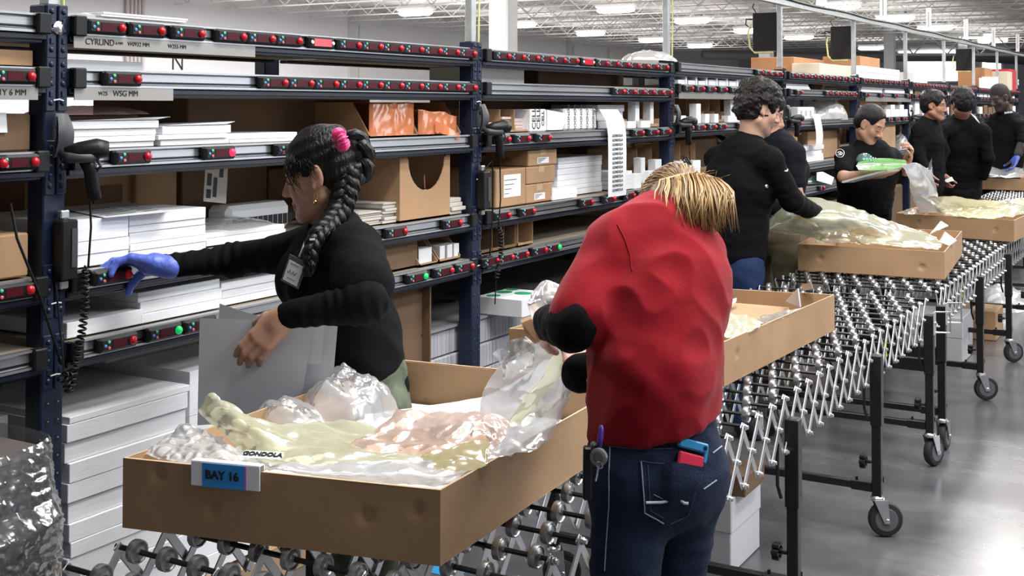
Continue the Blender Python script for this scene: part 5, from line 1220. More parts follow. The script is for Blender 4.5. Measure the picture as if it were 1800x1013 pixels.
# ================================================================== people: smooth-blended bodies turned into meshes
class Body:
    """signed distance shapes blended into one continuous surface"""
    def __init__(s): s.p = []
    def cone(s, a, b, ra, rb, k=.02, op=1): s.p.append(('c', np.array(a, float), np.array(b, float), ra, rb, k, op)); return s
    def ell(s, c, r, R=None, k=.02, op=1): s.p.append(('e', np.array(c, float), np.array(r, float), np.eye(3) if R is None else np.array(R, float), k, op)); return s
    def seg(s, a, b, lat, r0, r1, k=.03, op=1): s.p.append(('s', np.array(a, float), np.array(b, float), np.array(lat, float), r0, r1, k, op)); return s
    def cut(s, pt, n): s.p.append(('k', np.array(pt, float), np.array(n, float))); return s
    def _bb(s, q):
        if q[0] == 'c': m = max(q[3], q[4]); return np.minimum(q[1], q[2]) - m, np.maximum(q[1], q[2]) + m
        if q[0] == 'e': m = max(q[2]); return q[1] - m, q[1] + m
        m = max(*q[4], *q[5]); return np.minimum(q[1], q[2]) - m, np.maximum(q[1], q[2]) + m
    def _d(s, q, P):
        if q[0] == 'c':
            a, b = q[1], q[2]; ab = b - a; t = np.clip(((P - a) @ ab) / max(1e-9, ab @ ab), 0, 1)
            return np.linalg.norm(P - a - t[..., None] * ab, axis=-1) - (q[3] + (q[4] - q[3]) * t)
        if q[0] == 'e':
            l = ((P - q[1]) @ q[3]) / q[2]; n = np.linalg.norm(l, axis=-1); g = np.linalg.norm(l / q[2], axis=-1)
            return np.where(g > 1e-9, n * (n - 1) / np.maximum(g, 1e-9), -min(q[2]))
        a, b, lat = q[1], q[2], q[3]; ab = b - a; L = np.linalg.norm(ab); w = ab / L; u = lat - w * (lat @ w); u /= np.linalg.norm(u); v = np.cross(w, u)
        d = P - a; tt = (d @ w) / L; t = np.clip(tt, 0, 1); rx = q[4][0] + (q[5][0] - q[4][0]) * t; ry = q[4][1] + (q[5][1] - q[4][1]) * t
        dw = (tt - t) * L; m = np.minimum(rx, ry)
        return (np.sqrt(((d @ u) / rx) ** 2 + ((d @ v) / ry) ** 2 + (dw / m) ** 2) - 1) * m
    def mesh(s, h):
        bb = [s._bb(q) for q in s.p if q[0] != 'k' and q[-1] > 0]
        lo = np.min([b[0] for b in bb], axis=0) - 4 * h; hi = np.max([b[1] for b in bb], axis=0) + 4 * h
        n = np.ceil((hi - lo) / h).astype(int) + 1; D = np.full(n, .5, np.float32)
        ax = [lo[i] + h * np.arange(n[i]) for i in range(3)]
        for q in s.p:
            if q[0] == 'k':
                f = ((ax[0] - q[1][0]) * q[2][0])[:, None, None] + ((ax[1] - q[1][1]) * q[2][1])[None, :, None] + ((ax[2] - q[1][2]) * q[2][2])[None, None, :]
                D = np.maximum(D, f.astype(np.float32)); continue
            k = q[-2]; b0, b1 = s._bb(q); m = 2 * k + 3 * h
            i0 = np.clip(np.floor((b0 - m - lo) / h).astype(int), 0, n - 1); i1 = np.clip(np.ceil((b1 + m - lo) / h).astype(int) + 1, 1, n)
            sl = tuple(slice(i0[i], i1[i]) for i in range(3))
            P = np.stack(np.meshgrid(*[ax[i][sl[i]] for i in range(3)], indexing='ij'), -1); d = s._d(q, P).astype(np.float32); c = D[sl]
            if q[-1] > 0: t = np.clip(.5 + .5 * (c - d) / k, 0, 1); D[sl] = c * (1 - t) + d * t - k * t * (1 - t)
            else: d = -d; t = np.clip(.5 - .5 * (c - d) / k, 0, 1); D[sl] = c * (1 - t) + d * t + k * t * (1 - t)
        return s.nets(D, lo, h)
    @staticmethod
    def nets(D, lo, h):
        S = D < 0; a = S[:-1, :-1, :-1]; al = a.copy(); an = a.copy(); C = [(i, j, k) for i in (0, 1) for j in (0, 1) for k in (0, 1)]
        def sub(i, j, k): return S[i:S.shape[0] - 1 + i, j:S.shape[1] - 1 + j, k:S.shape[2] - 1 + k]
        for c in C[1:]: al &= sub(*c); an |= sub(*c)
        I = np.argwhere(an & ~al); idm = np.full(a.shape, -1, np.int32); idm[tuple(I.T)] = np.arange(len(I))
        V = np.zeros((len(I), 3)); W_ = np.zeros(len(I))
        for e0 in C:
            for axx in range(3):
                if e0[axx] == 1: continue
                e1 = list(e0); e1[axx] = 1
                d0 = D[tuple((I + e0).T)]; d1 = D[tuple((I + e1).T)]; m = (d0 < 0) != (d1 < 0)
                t = np.where(m, d0 / np.where(np.abs(d0 - d1) < 1e-9, 1e-9, d0 - d1), 0); p = np.array(e0, float)[None] + 0 * V; p[:, axx] = t
                V += p * m[:, None]; W_ += m
        V = lo + h * (I + V / W_[:, None]); Fs = []
        for axx in range(3):
            u, w = [(1, 2), (2, 0), (0, 1)][axx]; sh = list(S.shape); sh[axx] -= 1
            s0 = S[tuple(slice(0, sh[i]) for i in range(3))]; sl = [slice(0, S.shape[i]) for i in range(3)]; sl[axx] = slice(1, S.shape[axx]); s1 = S[tuple(sl)]
            E = np.argwhere(s0 != s1); E = E[(E[:, u] > 0) & (E[:, w] > 0) & (E[:, u] < S.shape[u] - 1) & (E[:, w] < S.shape[w] - 1)]
            q = []
            for (du, dw) in ((1, 1), (0, 1), (0, 0), (1, 0)):
                e = E.copy(); e[:, u] -= du; e[:, w] -= dw; q.append(idm[tuple(e.T)])
            q = np.stack(q, 1); fl = S[tuple(E.T)]; q[~fl] = q[~fl][:, ::-1]; Fs.append(q)
        return V, np.concatenate(Fs)
def mesh_obj(name, V, Fc, m, parent, tint=None, disp=None, relax=1):
    if relax:
        for _ in range(relax):
            N = np.zeros_like(V); c = np.zeros(len(V))
            for i in range(4):
                a, b = Fc[:, i], Fc[:, (i + 1) % 4]; np.add.at(N, a, V[b]); np.add.at(N, b, V[a]); np.add.at(c, a, 1); np.add.at(c, b, 1)
            V = V * .5 + .5 * N / np.maximum(c, 1)[:, None]
    if disp is not None:
        e = np.zeros_like(V); fn = np.cross(V[Fc[:, 1]] - V[Fc[:, 0]], V[Fc[:, 2]] - V[Fc[:, 0]])
        for i in range(4): np.add.at(e, Fc[:, i], fn)
        e /= np.maximum(np.linalg.norm(e, axis=1), 1e-12)[:, None]
        V = V + e * np.array([disp(p) for p in V])[:, None]
    I = np.array(WM[parent.name].inverted()); Vl = V @ I[:3, :3].T + I[:3, 3]
    me = bpy.data.meshes.new(name); me.vertices.add(len(Vl)); me.vertices.foreach_set('co', Vl.astype(np.float32).ravel())
    me.loops.add(Fc.size); me.loops.foreach_set('vertex_index', Fc.astype(np.int32).ravel())
    me.polygons.add(len(Fc)); me.polygons.foreach_set('loop_start', np.arange(0, Fc.size, 4, dtype=np.int32)); me.polygons.foreach_set('loop_total', np.full(len(Fc), 4, dtype=np.int32))
    me.update(calc_edges=True); me.polygons.foreach_set('use_smooth', [True] * len(Fc)); me.materials.append(m)
    if tint is not None:
        at = me.color_attributes.new('tint', 'FLOAT_COLOR', 'POINT'); at.data.foreach_set('color', np.concatenate([tint(V), np.ones((len(V), 1))], 1).astype(np.float32).ravel())
    o = bpy.data.objects.new(name, me); WM[o.name] = Matrix.Identity(4); return _link(o, parent)
def A3(v): return np.array(v, float)
def frame(fwd, up):
    f = A3(fwd) / np.linalg.norm(fwd); u = A3(up); u = u - f * (u @ f); u /= np.linalg.norm(u); return np.stack([np.cross(f, u), f, u], 1)     # columns right, forward, up
RTn, FWn, ZUP = A3(_rt), np.array([-math.sin(YAW), math.cos(YAW), 0.0]), np.array([0, 0, 1.0])
def img(r, f, z): v = RTn * r + FWn * f + ZUP * z; return v / np.linalg.norm(v)      # right / away / up as seen from the camera's side
def head_shapes(b, H, R, s, jaw=1.0, nose=1.0, ears=True, closed=True):
    def L(x, y, z): return H + R @ (np.array([x, y, z]) * s)
    b.ell(L(0, -.014, .036), np.array([.074, .094, .086]) * s, R, .02)
    b.ell(L(0, .026, -.035), np.array([.058, .060, .082]) * s, R, .03)
    for e in (-1, 1):
        b.cone(L(.050 * e * jaw, -.002, -.062), L(.018 * e * jaw, .060, -.104), .022 * s, .018 * s, .025)
        b.ell(L(.034 * e, .054, -.030), np.array([.026, .024, .026]) * s, R, .02)
    b.ell(L(0, .066, -.102), np.array([.022, .020, .018]) * s * jaw, R, .018)
    b.cone(L(-.036, .066, .018), L(.036, .066, .018), .017 * s, .017 * s, .015)
    for e in (-1, 1): b.ell(L(.031 * e, .096, -.004), np.array([.016, .015, .011]) * s, R, .012, -1)
    b.cone(L(0, .080, .006), L(0, .101 * (.5 + .5 * nose) + .004, -.034), .008 * s, .0125 * s * nose, .012)
    for e in (-1, 1): b.ell(L(.012 * e, .092, -.038), np.array([.0085, .011, .008]) * s * nose, R, .007)
    for e in (-1, 1): b.ell(L(.031 * e, .074, -.004), np.array([.015, .013, .0115]) * s, R, .003)
    b.cone(L(-.017, .079, -.066), L(.017, .079, -.066), .0062 * s, .0062 * s, .006); b.cone(L(0, .085, -.065), L(0, .083, -.067), .0065 * s, .0065 * s, .008)
    b.cone(L(-.014, .078, -.078), L(.014, .078, -.078), .0072 * s, .0072 * s, .006); b.cone(L(0, .082, -.078), L(0, .0815, -.079), .0072 * s, .007 * s, .006)
    b.cone(L(-.022, .091, -.0715), L(.022, .091, -.0715), .0026 * s, .0026 * s, .004, -1)
    if ears:
        for e in (-1, 1):
            Re = R @ np.array([[math.cos(.35 * e), -math.sin(.35 * e), 0], [math.sin(.35 * e), math.cos(.35 * e), 0], [0, 0, 1]])
            b.ell(L(.076 * e, -.008, -.004), np.array([.0095, .020, .033]) * s, Re, .006)
            b.ell(L(.087 * e, -.003, -.002), np.array([.008, .010, .019]) * s, Re, .006, -1)
            b.ell(L(.074 * e, .004, -.030), np.array([.008, .009, .011]) * s, Re, .006)
    return L
def hand_shapes(b, W, d, n, s, curl, spread=.10, thumb=(.6, .5), side=1, knuck=None, r=1.0):
    """palm and five fingers. d: wrist->knuckles, n: palm normal (fingers curl to it), side +1: thumb towards cross(d, n)"""
    d = A3(d) / np.linalg.norm(d); n = A3(n); n = n - d * (n @ d); n /= np.linalg.norm(n); t = np.cross(d, n) * side; W = A3(W)
    P = lambda a, c, e: W + (d * a + t * c + n * e) * s
    b.cone(P(-.02, 0, 0), P(.02, 0, 0), .024 * s, .026 * s, .015)
    for c in (.026, .009, -.009, -.026): b.cone(P(.015, c * .8, 0), P(.082 - abs(c - .008) * .25, c, 0), .0155 * s * r, .0120 * s * r, .012)
    b.ell(P(.035, .026, .010), np.array([.026, .02, .016]) * s, np.stack([d, t, n], 1), .012)
    lens = ((.040, .025, .020), (.044, .028, .021), (.041, .026, .020), (.033, .020, .018))
    for q, (c, ln) in enumerate(zip((.027, .0095, -.009, -.027), lens)):
        cu = curl[q]; base = P(.084 - abs(c - .008) * .25, c, 0); sp = (1.5 - q) * spread; p = base; ang = cu[0] if isinstance(cu, (tuple, list)) else cu; inc = cu if isinstance(cu, (tuple, list)) else (cu, cu * 1.1, cu * .8)
        a = 0
        for j in range(3):
            a += inc[j]; dr = (d * math.cos(sp) + t * math.sin(sp)); dd = dr * math.cos(a) + n * math.sin(a); e = p + dd * ln[j] * s
            b.cone(p, e, (.0098 - .0008 * j) * s * r, (.0092 - .0010 * j) * s * r, .004); p = e
    p = P(.028, .036, .008); a1, a2 = thumb
    for j, (l, rr) in enumerate(((.040, .0118), (.032, .0105), (.024, .0095))):
        an = a1 * (1 - .35 * j); dd = d * math.cos(an) + t * math.sin(an); dd = dd * math.cos(a2 * (.5 + .5 * j)) + n * math.sin(a2 * (.5 + .5 * j)); e = p + dd * l * s
        b.cone(p, e, rr * s * r, (rr - .001) * s * r, .006); p = e
def skin_tint(base, H, R, s, lip=(.36, .12, .10), brow=(.03, .02, .016), beard=None, eyes='down'):
    base = A3(base); lip, brow = A3(lip), A3(brow)
    def f(V):
        l = ((V - H) @ R) / s; c = np.tile(base, (len(V), 1)); x, y, z = l[:, 0], l[:, 1], l[:, 2]; ax = np.abs(x)
        def mix(w, col):
            w = np.clip(w, 0, 1)[:, None]; c[:] = c * (1 - w) + A3(col) * w
        near = (y > .04) & (np.linalg.norm(l, axis=1) < .17)
        mix(near * .35 * np.exp(-((ax - .04) / .02) ** 2 - ((z + .035) / .02) ** 2), base * A3((1.08, .72, .70)))
        mix(near * .4 * np.exp(-(ax / .014) ** 2 - ((z + .036) / .012) ** 2), base * A3((1.05, .75, .72)))
        mix((y > .076) * 1.6 * np.exp(-(ax / .021) ** 4 - ((z + .072) / .0095) ** 4), lip)
        mix((y > .070) * 1.3 * np.exp(-(ax / .024) ** 6 - ((z + .0715) / .0018) ** 2), lip * .3)
        arch = .019 + .006 * np.cos((ax - .033) / .02)
        mix((y > .04) * 1.5 * np.exp(-((ax - .033) / .019) ** 6 - ((z - arch) / .0042) ** 4), brow)
        if eyes == 'down': mix((y > .05) * 1.5 * np.exp(-((ax - .031) / .015) ** 6 - ((z + .0095 + .02 * (ax - .031) ** 2 * 40) / .0022) ** 2), brow * .7)
        else:
            e = (y > .055) * np.exp(-((ax - .031) / .012) ** 6 - ((z + .004) / .0052) ** 6); mix(1.6 * e, (.75, .72, .70)); mix((y > .06) * 2 * np.exp(-((ax - .031) / .0055) ** 4 - ((z + .004) / .0055) ** 4), (.02, .012, .01))
            mix((y > .05) * 1.2 * np.exp(-((ax - .031) / .015) ** 6 - ((z - .0035) / .0018) ** 2), brow)
        if beard:
            for (bx, by, bz, rx, rz, wt) in beard: mix((y > by) * wt * np.exp(-((ax - bx) / rx) ** 4 - ((z - bz) / rz) ** 4), brow)
        return np.clip(c, 0, 1)
    return f
SKIN = mat('skin', (.5, .3, .22), .48, vcol=True, var=.05, vscale=60, bump=.05, bscale=300, sss=.12)
def hair_mat(name, col, rough=.38): return mat(name, col, rough, var=.35, vscale=70, stretch=(1, 1, .12), bump=.45, bscale=140, spec=.25)
HBLK = hair_mat('black_hair', (.008, .007, .008)); HBRN = hair_mat('dark_brown_hair', (.009, .0065, .0055))
def cloth(name, col, bump=.15, rough=.9, scale=14, sheen=.0, var=.12): return mat(name, col, rough, var=var, vscale=scale, bump=bump, bscale=scale * 1.4, sheen=sheen, spec=.12)
BLKT = cloth('black_cotton', (.0042, .0044, .0055)); BLK2 = cloth('black_jersey', (.0035, .0035, .0042)); NAVYT = cloth('navy_cotton', (.007, .008, .012))
JEANB = cloth('blue_denim', (.018, .032, .085), bump=.12); KHAKI = cloth('khaki_cotton', (.115, .095, .062), bump=.2); DKT = cloth('dark_trousers', (.008, .008, .009))
def surf(objs):
    from mathutils.bvhtree import BVHTree
    dg = bpy.context.evaluated_depsgraph_get(); T = []
    for o in objs:
        M = WM[o.name]; T.append(BVHTree.FromPolygons([M @ v.co for v in o.data.vertices], [tuple(p.vertices) for p in o.data.polygons]))
    def hit(px, py, off=.002):
        d = ray(px, py).normalized(); best = None
        for t in T:
            h = t.ray_cast(EYE, d)
            if h[0] is not None and (best is None or h[3] < best[3]): best = h
        if best is None: return None, None
        n = best[1] if best[1].dot(d) < 0 else -best[1]
        return best[0] + n * off, n
    return hit
def wrinkle(amp, sc, seed=0, ax=(1, 1, 1)):
    def f(p):
        q = Vector((p[0] * ax[0] + seed, p[1] * ax[1], p[2] * ax[2]))
        return amp * ((1 - abs(noise.noise(q * sc)) * 2) * .7 + noise.noise(q * sc * 2.3) * .5)
    return f
def P3(t): return A3(dep(*t))
def person(lab, cen, group=None):
    c = dep(*cen); return thing('person', (c.x, c.y, 0), lab, 'person', group)
def simple_person(spec):
    """builds a clothed figure from joints given as (picture x, picture y, distance)"""
    g = spec.get; s = g('s', 1.06); vox = g('vox', .007); J = {k: P3(v) for k, v in spec['J'].items()}; lat = A3(g('lat')); lat /= np.linalg.norm(lat)
    t = person(spec['label'], spec['J']['pelvis'])
    H, R = J['head'], frame(g('face'), g('hup', ZUP)); w = g('wid', 1.0) * s; dpt = g('dep', 1.0) * s
    feet = g('feet'); hipw = .095 * w
    # legs: straight down to the floor below the pelvis
    pel = J['pelvis']; fb = A3(g('front')); fb[2] = 0; fb /= np.linalg.norm(fb)
    legs = []
    for e in (-1, 1):
        hip = pel + lat * hipw * e; kn = np.array([hip[0], hip[1], .50 * s]) + fb * .02 + lat * .015 * e; an = np.array([hip[0], hip[1], .09 * s]) + lat * .02 * e - fb * .02; legs.append((hip, kn, an))
    chest, waist, up_ = J['chest'], J['waist'], J['upper']; nb = J['neck']
    b = Body(); L = head_shapes(b, H, R, s, g('jaw', 1.0), g('nose', 1.0))
    b.cone(L(0, -.022, -.06), nb, .050 * s, .060 * s, .03)
    b.seg(pel, waist, lat, (.13 * w, .085 * dpt), (.115 * w, .075 * dpt), .04); b.seg(waist, chest, lat, (.115 * w, .075 * dpt), (.13 * w, .085 * dpt), .04); b.seg(chest, up_, lat, (.13 * w, .085 * dpt), (.10 * w, .06 * dpt), .04)
    for hip, kn, an in legs:
        b.cone(hip, kn, .062 * s, .045 * s, .03); b.cone(kn, an, .045 * s, .035 * s, .02); b.cone(an - ZUP * .04, an - ZUP * .05 + fb * .14 * s, .035 * s, .028 * s, .02)
    arms = []
    for a in g('arms', []):
        q = {k: (P3(v) if k in 'sew' else v) for k, v in a.items()}; arms.append(q)
        b.cone(q['s'], q['e'], .040 * s, .034 * s, .03); b.cone(q['e'], q['w'], .034 * s, .026 * s, .02)
        if 'hd' in q: hand_shapes(b, q['w'], q['hd'], q['hn'], s, q.get('curl', [.35] * 4), q.get('spread', .08), q.get('thumb', (.6, .5)), q.get('side', 1))
    V, Fc = b.mesh(g('hvox', vox * .8)); tint = skin_tint(g('skin', (.36, .20, .13)), H, R, s, lip=g('lip', (.28, .11, .09)), beard=g('beard'), eyes=g('eyes', 'down'))
    mesh_obj('body', V, Fc, SKIN, t, tint)
    # shirt
    b = Body(); m = .016
    hem = pel + (waist - pel) * g('hem', .1)
    b.seg(hem, waist, lat, (.145 * w + m, .105 * dpt + m), (.135 * w + m, .098 * dpt + m), .05); b.seg(waist, chest, lat, (.135 * w + m, .098 * dpt + m), (.155 * w + m, .108 * dpt + m), .06); b.seg(chest, up_, lat, (.155 * w + m, .108 * dpt + m), (.125 * w + m, .075 * dpt + m), .06)
    b.cone(up_, nb - (nb - up_) * .1, .07 * s, .058 * s, .05)
    for e, q in zip((-1, 1), (None, None)): pass
    for q in arms:
        sd = q['s']; b.cone(up_ * .45 + sd * .55, sd, .066 * s, .062 * s, .05)
        if q.get('slv', 'long') == 'long':
            b.cone(sd, q['e'], .060 * s, .049 * s, .03); b.cone(q['e'], q['e'] + (q['w'] - q['e']) * .93, .049 * s, .037 * s, .025)
        else:
            b.cone(sd, sd + (q['e'] - sd) * .72, .062 * s, .056 * s, .03)
    V, Fc = b.mesh(vox); sh = mesh_obj('shirt', V, Fc, g('shirt', BLKT), t, disp=wrinkle(g('wr', .006), 9, g('seed', 0), (1, 1, 1.8)))
    b = Body()
    b.seg(pel + ZUP * .10, pel - ZUP * .03, lat, (.135 * w, .10 * dpt), (.15 * w, .115 * dpt), .03)
    for hip, kn, an in legs: b.cone(hip, kn, .085 * s, .065 * s, .03); b.cone(kn, an, .065 * s, .055 * s, .02)
    V, Fc = b.mesh(vox * 1.3); tr = mesh_obj('trousers', V, Fc, g('trou', JEANB), t, disp=wrinkle(.006, 7, 3, (1, 1, 1.5)))
    for hip, kn, an in legs:
        b = Body(); b.cone(an - ZUP * .035, an - ZUP * .045 + fb * .15 * s, .048 * s, .042 * s, .02).cut((0, 0, .004), (0, 0, -1)); V, Fc = b.mesh(vox * 1.3); mesh_obj('shoe', V, Fc, BLK, t)
    # hair
    b = Body(); th = g('hair', .012)
    b.ell(L(0, -.018, .042), np.array([.076, .096, .088]) * s + th, R, .01); b.ell(L(0, -.055, -.015), np.array([.066, .052, .055]) * s + th * .8, R, .03)
    b.ell(L(0, .088, -.036 + g('fore', 0)), np.array([.066, .064, .094]) * s, R, .012, -1)
    for e in (-1, 1): b.ell(L(.078 * e, .012, -.015), np.array([.02, .034, .04]) * s, R, .012, -1)
    b.cut(L(0, 0, -.062), R @ np.array([0, .25, -1.0]))
    V, Fc = b.mesh(g('hvox', vox * .8)); cr = g('curl', .004); mesh_obj('hair', V, Fc, g('hmat', HBLK), t, disp=lambda p: cr * (noise.noise(Vector(p) * 34) * 1.3 + noise.noise(Vector(p) * 80) * .6))
    return t, sh, tr, surf([sh, tr])
def badge_print(t, hit, cx, cy, r, label=None):
    """round two-letter mark printed on a sleeve"""
    ring = []
    for k in range(20):
        th = k / 20 * 2 * math.pi; p, n = hit(cx + r * math.cos(th), cy + r * 1.05 * math.sin(th), .004)
        if p is not None: ring.append(p)
    if len(ring) > 12: MB().tube(ring + [ring[0]], .0026, 5).build('sleeve_mark', PAPERF, t)
    for (x0, y0, x1, y1, x2, y2) in ((-.1, -.5, -.6, -.1, -.1, .1), (-.1, .1, -.2, .5, -.6, .4), (.1, -.4, .1, .5, .15, .5), (.1, -.4, .6, .0, .3, .5)):
        pts = [hit(cx + r * a, cy + r * c_, .004)[0] for a, c_ in ((x0, y0), (x1, y1), (x2, y2))]
        if all(p is not None for p in pts): MB().tube(pts, .0034, 5).build('sleeve_mark', PAPERF, t)
# ------------------------------------------------------------------ the curly-haired man
t, sh, tr, hit = simple_person(dict(label='person with dark curly hair, black long-sleeved top and jeans, reaching into yellow film', s=1.08, vox=.008, hvox=.0052,
    J=dict(head=(1335, 190, 6.2), neck=(1318, 246, 6.2), upper=(1308, 275, 6.2), chest=(1300, 325, 6.2), waist=(1290, 400, 6.2), pelvis=(1287, 462, 6.2)),
    face=img(.93, .12, -.30), hup=img(.28, .05, .95), lat=img(.35, -.94, 0), front=img(.9, .35, 0), wid=1.12, dep=1.28, hem=.35, skin=(.52, .30, .22), hmat=HBRN, hair=.022, curl=.009, trou=JEANB,
    beard=((0, .07, -.056, .024, .006, .8), (0, .06, -.1, .03, .02, .75), (.03, .03, -.085, .03, .03, .35)),
    arms=[dict(s=(1352, 283, 6.02), e=(1392, 352, 6.05), w=(1447, 384, 6.42), hd=img(.8, .5, -.3), hn=img(-.2, .3, -.9)), dict(s=(1262, 280, 6.42), e=(1330, 350, 6.6), w=(1400, 380, 6.6), hd=img(.8, .2, -.3), hn=img(-.2, .3, -.9))]))
badge_print(t, hit, 1384, 297, 9)
p, n = hit(1346, 328, .006)
if p is not None: MB().lathe([(0, .010), (.004, .010), (.006, .004)], p, n, 10).build('snap_button', STEEL, t)
# ------------------------------------------------------------------ the man behind him
simple_person(dict(label='person in dark T-shirt and khaki trousers standing hidden behind the curly-haired man', s=1.08, vox=.009,
    J=dict(head=(1347, 198, 7.05), neck=(1360, 242, 7.05), upper=(1364, 262, 7.05), chest=(1368, 300, 7.05), waist=(1362, 350, 7.05), pelvis=(1356, 395, 7.05)),
    face=img(.85, -.2, -.35), lat=img(.55, -.83, 0), front=img(.8, .5, 0), wid=.95, dep=1.15, hem=.45, skin=(.48, .28, .20), shirt=NAVYT, trou=KHAKI, seed=4,
    arms=[dict(s=(1394, 272, 6.9), e=(1398, 335, 6.85), w=(1420, 372, 6.95), slv='short'), dict(s=(1345, 270, 7.2), e=(1350, 330, 7.3), w=(1390, 370, 7.2), slv='short')]))
# ------------------------------------------------------------------ the man with the moustache
t, sh, tr, hit = simple_person(dict(label='person with a moustache in a black T-shirt, holding a green film pack over a tray', s=1.06, vox=.009, hvox=.0062,
    J=dict(head=(1530, 219, 8.3), neck=(1524, 255, 8.35), upper=(1524, 272, 8.35), chest=(1525, 305, 8.4), waist=(1522, 345, 8.5), pelvis=(1519, 388, 8.6)),
    face=img(.62, -.62, -.48), hup=img(.22, -.1, .95), lat=img(.88, .47, 0), front=img(.55, -.8, 0), wid=1.25, dep=1.25, hem=.1, skin=(.47, .26, .175), trou=DKT, hair=.005, curl=.0015, jaw=1.12, seed=7, fore=.028,
    beard=((0, .06, -.056, .028, .008, 1.6),),
    arms=[dict(s=(1486, 276, 8.25), e=(1482, 311, 8.05), w=(1548, 306, 7.95), slv='short', hd=img(.9, .1, .1), hn=img(0, .3, 1), curl=[.3] * 4, side=-1), dict(s=(1566, 277, 8.5), e=(1592, 300, 8.4), w=(1596, 279, 8.2), slv='short', hd=img(.1, -.5, .8), hn=img(-.9, 0, .1), curl=[.8] * 4)]))
badge_print(t, hit, 1477, 270, 7)
for k in range(6):
    p, n = hit(1518 + k * 4, 279, .006)
    if p is not None: MB().obox(p, (Vector(RTn), Vector(ZUP), Vector(-FWn)), (.009, .022 - .006 * (k % 2), .003)).build('shirt_print', PAPERF, t)
GRN = film('bright_green_film', (.30, .62, .22), .9)
sheet([[dep(1505, 283, 7.95), dep(1540, 279, 8.0), dep(1590, 281, 8.0)], [dep(1503, 291, 7.85), dep(1545, 290, 7.85), dep(1592, 290, 7.9)], [dep(1508, 298, 7.8), dep(1545, 298, 7.8), dep(1580, 296, 7.8)]] if False else
      [[(1508, 285, 1.31), (1545, 278, 1.335), (1590, 281, 1.325)], [(1506, 292, 1.285), (1548, 290, 1.29), (1594, 290, 1.29)], [(1510, 299, 1.265), (1548, 299, 1.265), (1578, 296, 1.275)]], 'green printed film pack held by the man with the moustache', GRN, amp=.004, sc=6, nu=24, nv=12, seed=31, name='film_pack', group='held film')
mb = MB(); a, b = dep(1480, 322, 7.8), dep(1560, 301, 7.8); mb.prism([a, b, b + Vector((0, 0, .012)), dep(1520, 308, 7.8), a + Vector((0, 0, .012))], (.05, .1, 0)); single(mb, 'clear_tray_edge', CLEAR, 'edge of a clear sleeve under the forearm of the man with the moustache', 'plastic film')
heap(dep(1520, 284, 8.0), .06, .05, .06, 'teal film twist beside the green pack of the man with the moustache', film('teal_film', (.2, .45, .42), .5), 61, group='held film')
# ------------------------------------------------------------------ the group of three
t, sh, tr, hit = simple_person(dict(label='young person with short black hair in a black top, turned to a colleague', s=1.07, vox=.010, hvox=.0066,
    J=dict(head=(1643, 186, 10.9), neck=(1632, 214, 10.95), upper=(1630, 226, 10.95), chest=(1629, 250, 10.95), waist=(1630, 285, 10.95), pelvis=(1632, 318, 10.95)),
    face=img(.78, -.60, -.10), hup=img(.10, 0, 1), lat=img(.6, .8, 0), front=img(.8, -.6, 0), wid=.95, dep=1.1, skin=(.34, .17, .10), trou=DKT, hair=.014, fore=.012, eyes='open', jaw=1.1, seed=9,
    arms=[dict(s=(1616, 230, 10.85), e=(1614, 268, 10.8), w=(1628, 298, 10.7), hd=img(.3, 0, -1), hn=img(1, 0, 0)), dict(s=(1648, 228, 11.1), e=(1658, 265, 11.1), w=(1650, 300, 11.0))]))
t, sh, tr, hit = simple_person(dict(label='person in black seen from the back with black hair, one hand holding a card behind', s=1.10, vox=.010, hvox=.0066,
    J=dict(head=(1691, 182, 11.2), neck=(1690, 208, 11.3), upper=(1690, 222, 11.3), chest=(1690, 248, 11.35), waist=(1686, 290, 11.4), pelvis=(1680, 325, 11.45)),
    face=img(-.15, .97, -.12), lat=img(1, .05, 0), front=img(0, 1, 0), wid=1.42, dep=1.2, hem=-.15, skin=(.35, .17, .12), trou=DKT, hair=.020, curl=.005, seed=11,
    arms=[dict(s=(1651, 232, 11.15), e=(1648, 278, 11.05), w=(1656, 306, 11.0), hd=img(.25, -.1, -.9), hn=img(.8, .5, .2), curl=[.6] * 4), dict(s=(1728, 232, 11.2), e=(1737, 278, 11.2), w=(1728, 312, 11.3))]))
mb = MB(); q = [dep(1660, 317, 10.9), dep(1672, 311, 10.9), dep(1676, 318, 10.9), dep(1664, 321, 10.9)]; mb.prism(q, (.004, .01, 0)); single(mb, 'held_card', PAPERF, 'white card held by the person seen from the back', 'card')
for pts, lab in ((((1638, 212), (1650, 203), (1653, 207), (1640, 219)), 'white collar tag over the left shoulder of the person seen from the back'), (((1703, 200), (1714, 207), (1722, 219), (1716, 214)), 'white strap on the right shoulder of the person seen from the back')):
    mb = MB(); q = [hit(*p, .012)[0] or dep(*p, 11.05) for p in pts]; mb.prism(q, (.003, -.004, .003)); mb.build('white_patch', PAPERF, t)
t, sh, tr, hit = simple_person(dict(label='person with a shaved head in a black polo shirt, wearing a blue glove', s=1.14, vox=.010, hvox=.0066,
    J=dict(head=(1757, 172, 12.8), neck=(1766, 200, 12.85), upper=(1770, 214, 12.85), chest=(1769, 240, 12.85), waist=(1762, 275, 12.85), pelvis=(1754, 305, 12.85)),
    face=img(-.88, -.35, -.35), hup=img(-.2, 0, 1), lat=img(.75, -.65, 0), front=img(-.6, -.75, 0), wid=1.25, dep=1.2, hem=-.1, skin=(.045, .026, .020), hmat=mat('cropped_black_hair', (.012, .009, .008), .8), hair=.003, curl=.001, trou=DKT, seed=13, lip=(.06, .03, .03),
    arms=[dict(s=(1738, 226, 12.95), e=(1722, 262, 12.85), w=(1712, 285, 12.7)), dict(s=(1797, 224, 12.65), e=(1800, 258, 12.5), w=(1788, 274, 12.5), slv='short', hd=img(-.35, -.1, -.9), hn=img(-.9, 0, .2), curl=[.35] * 4)]))
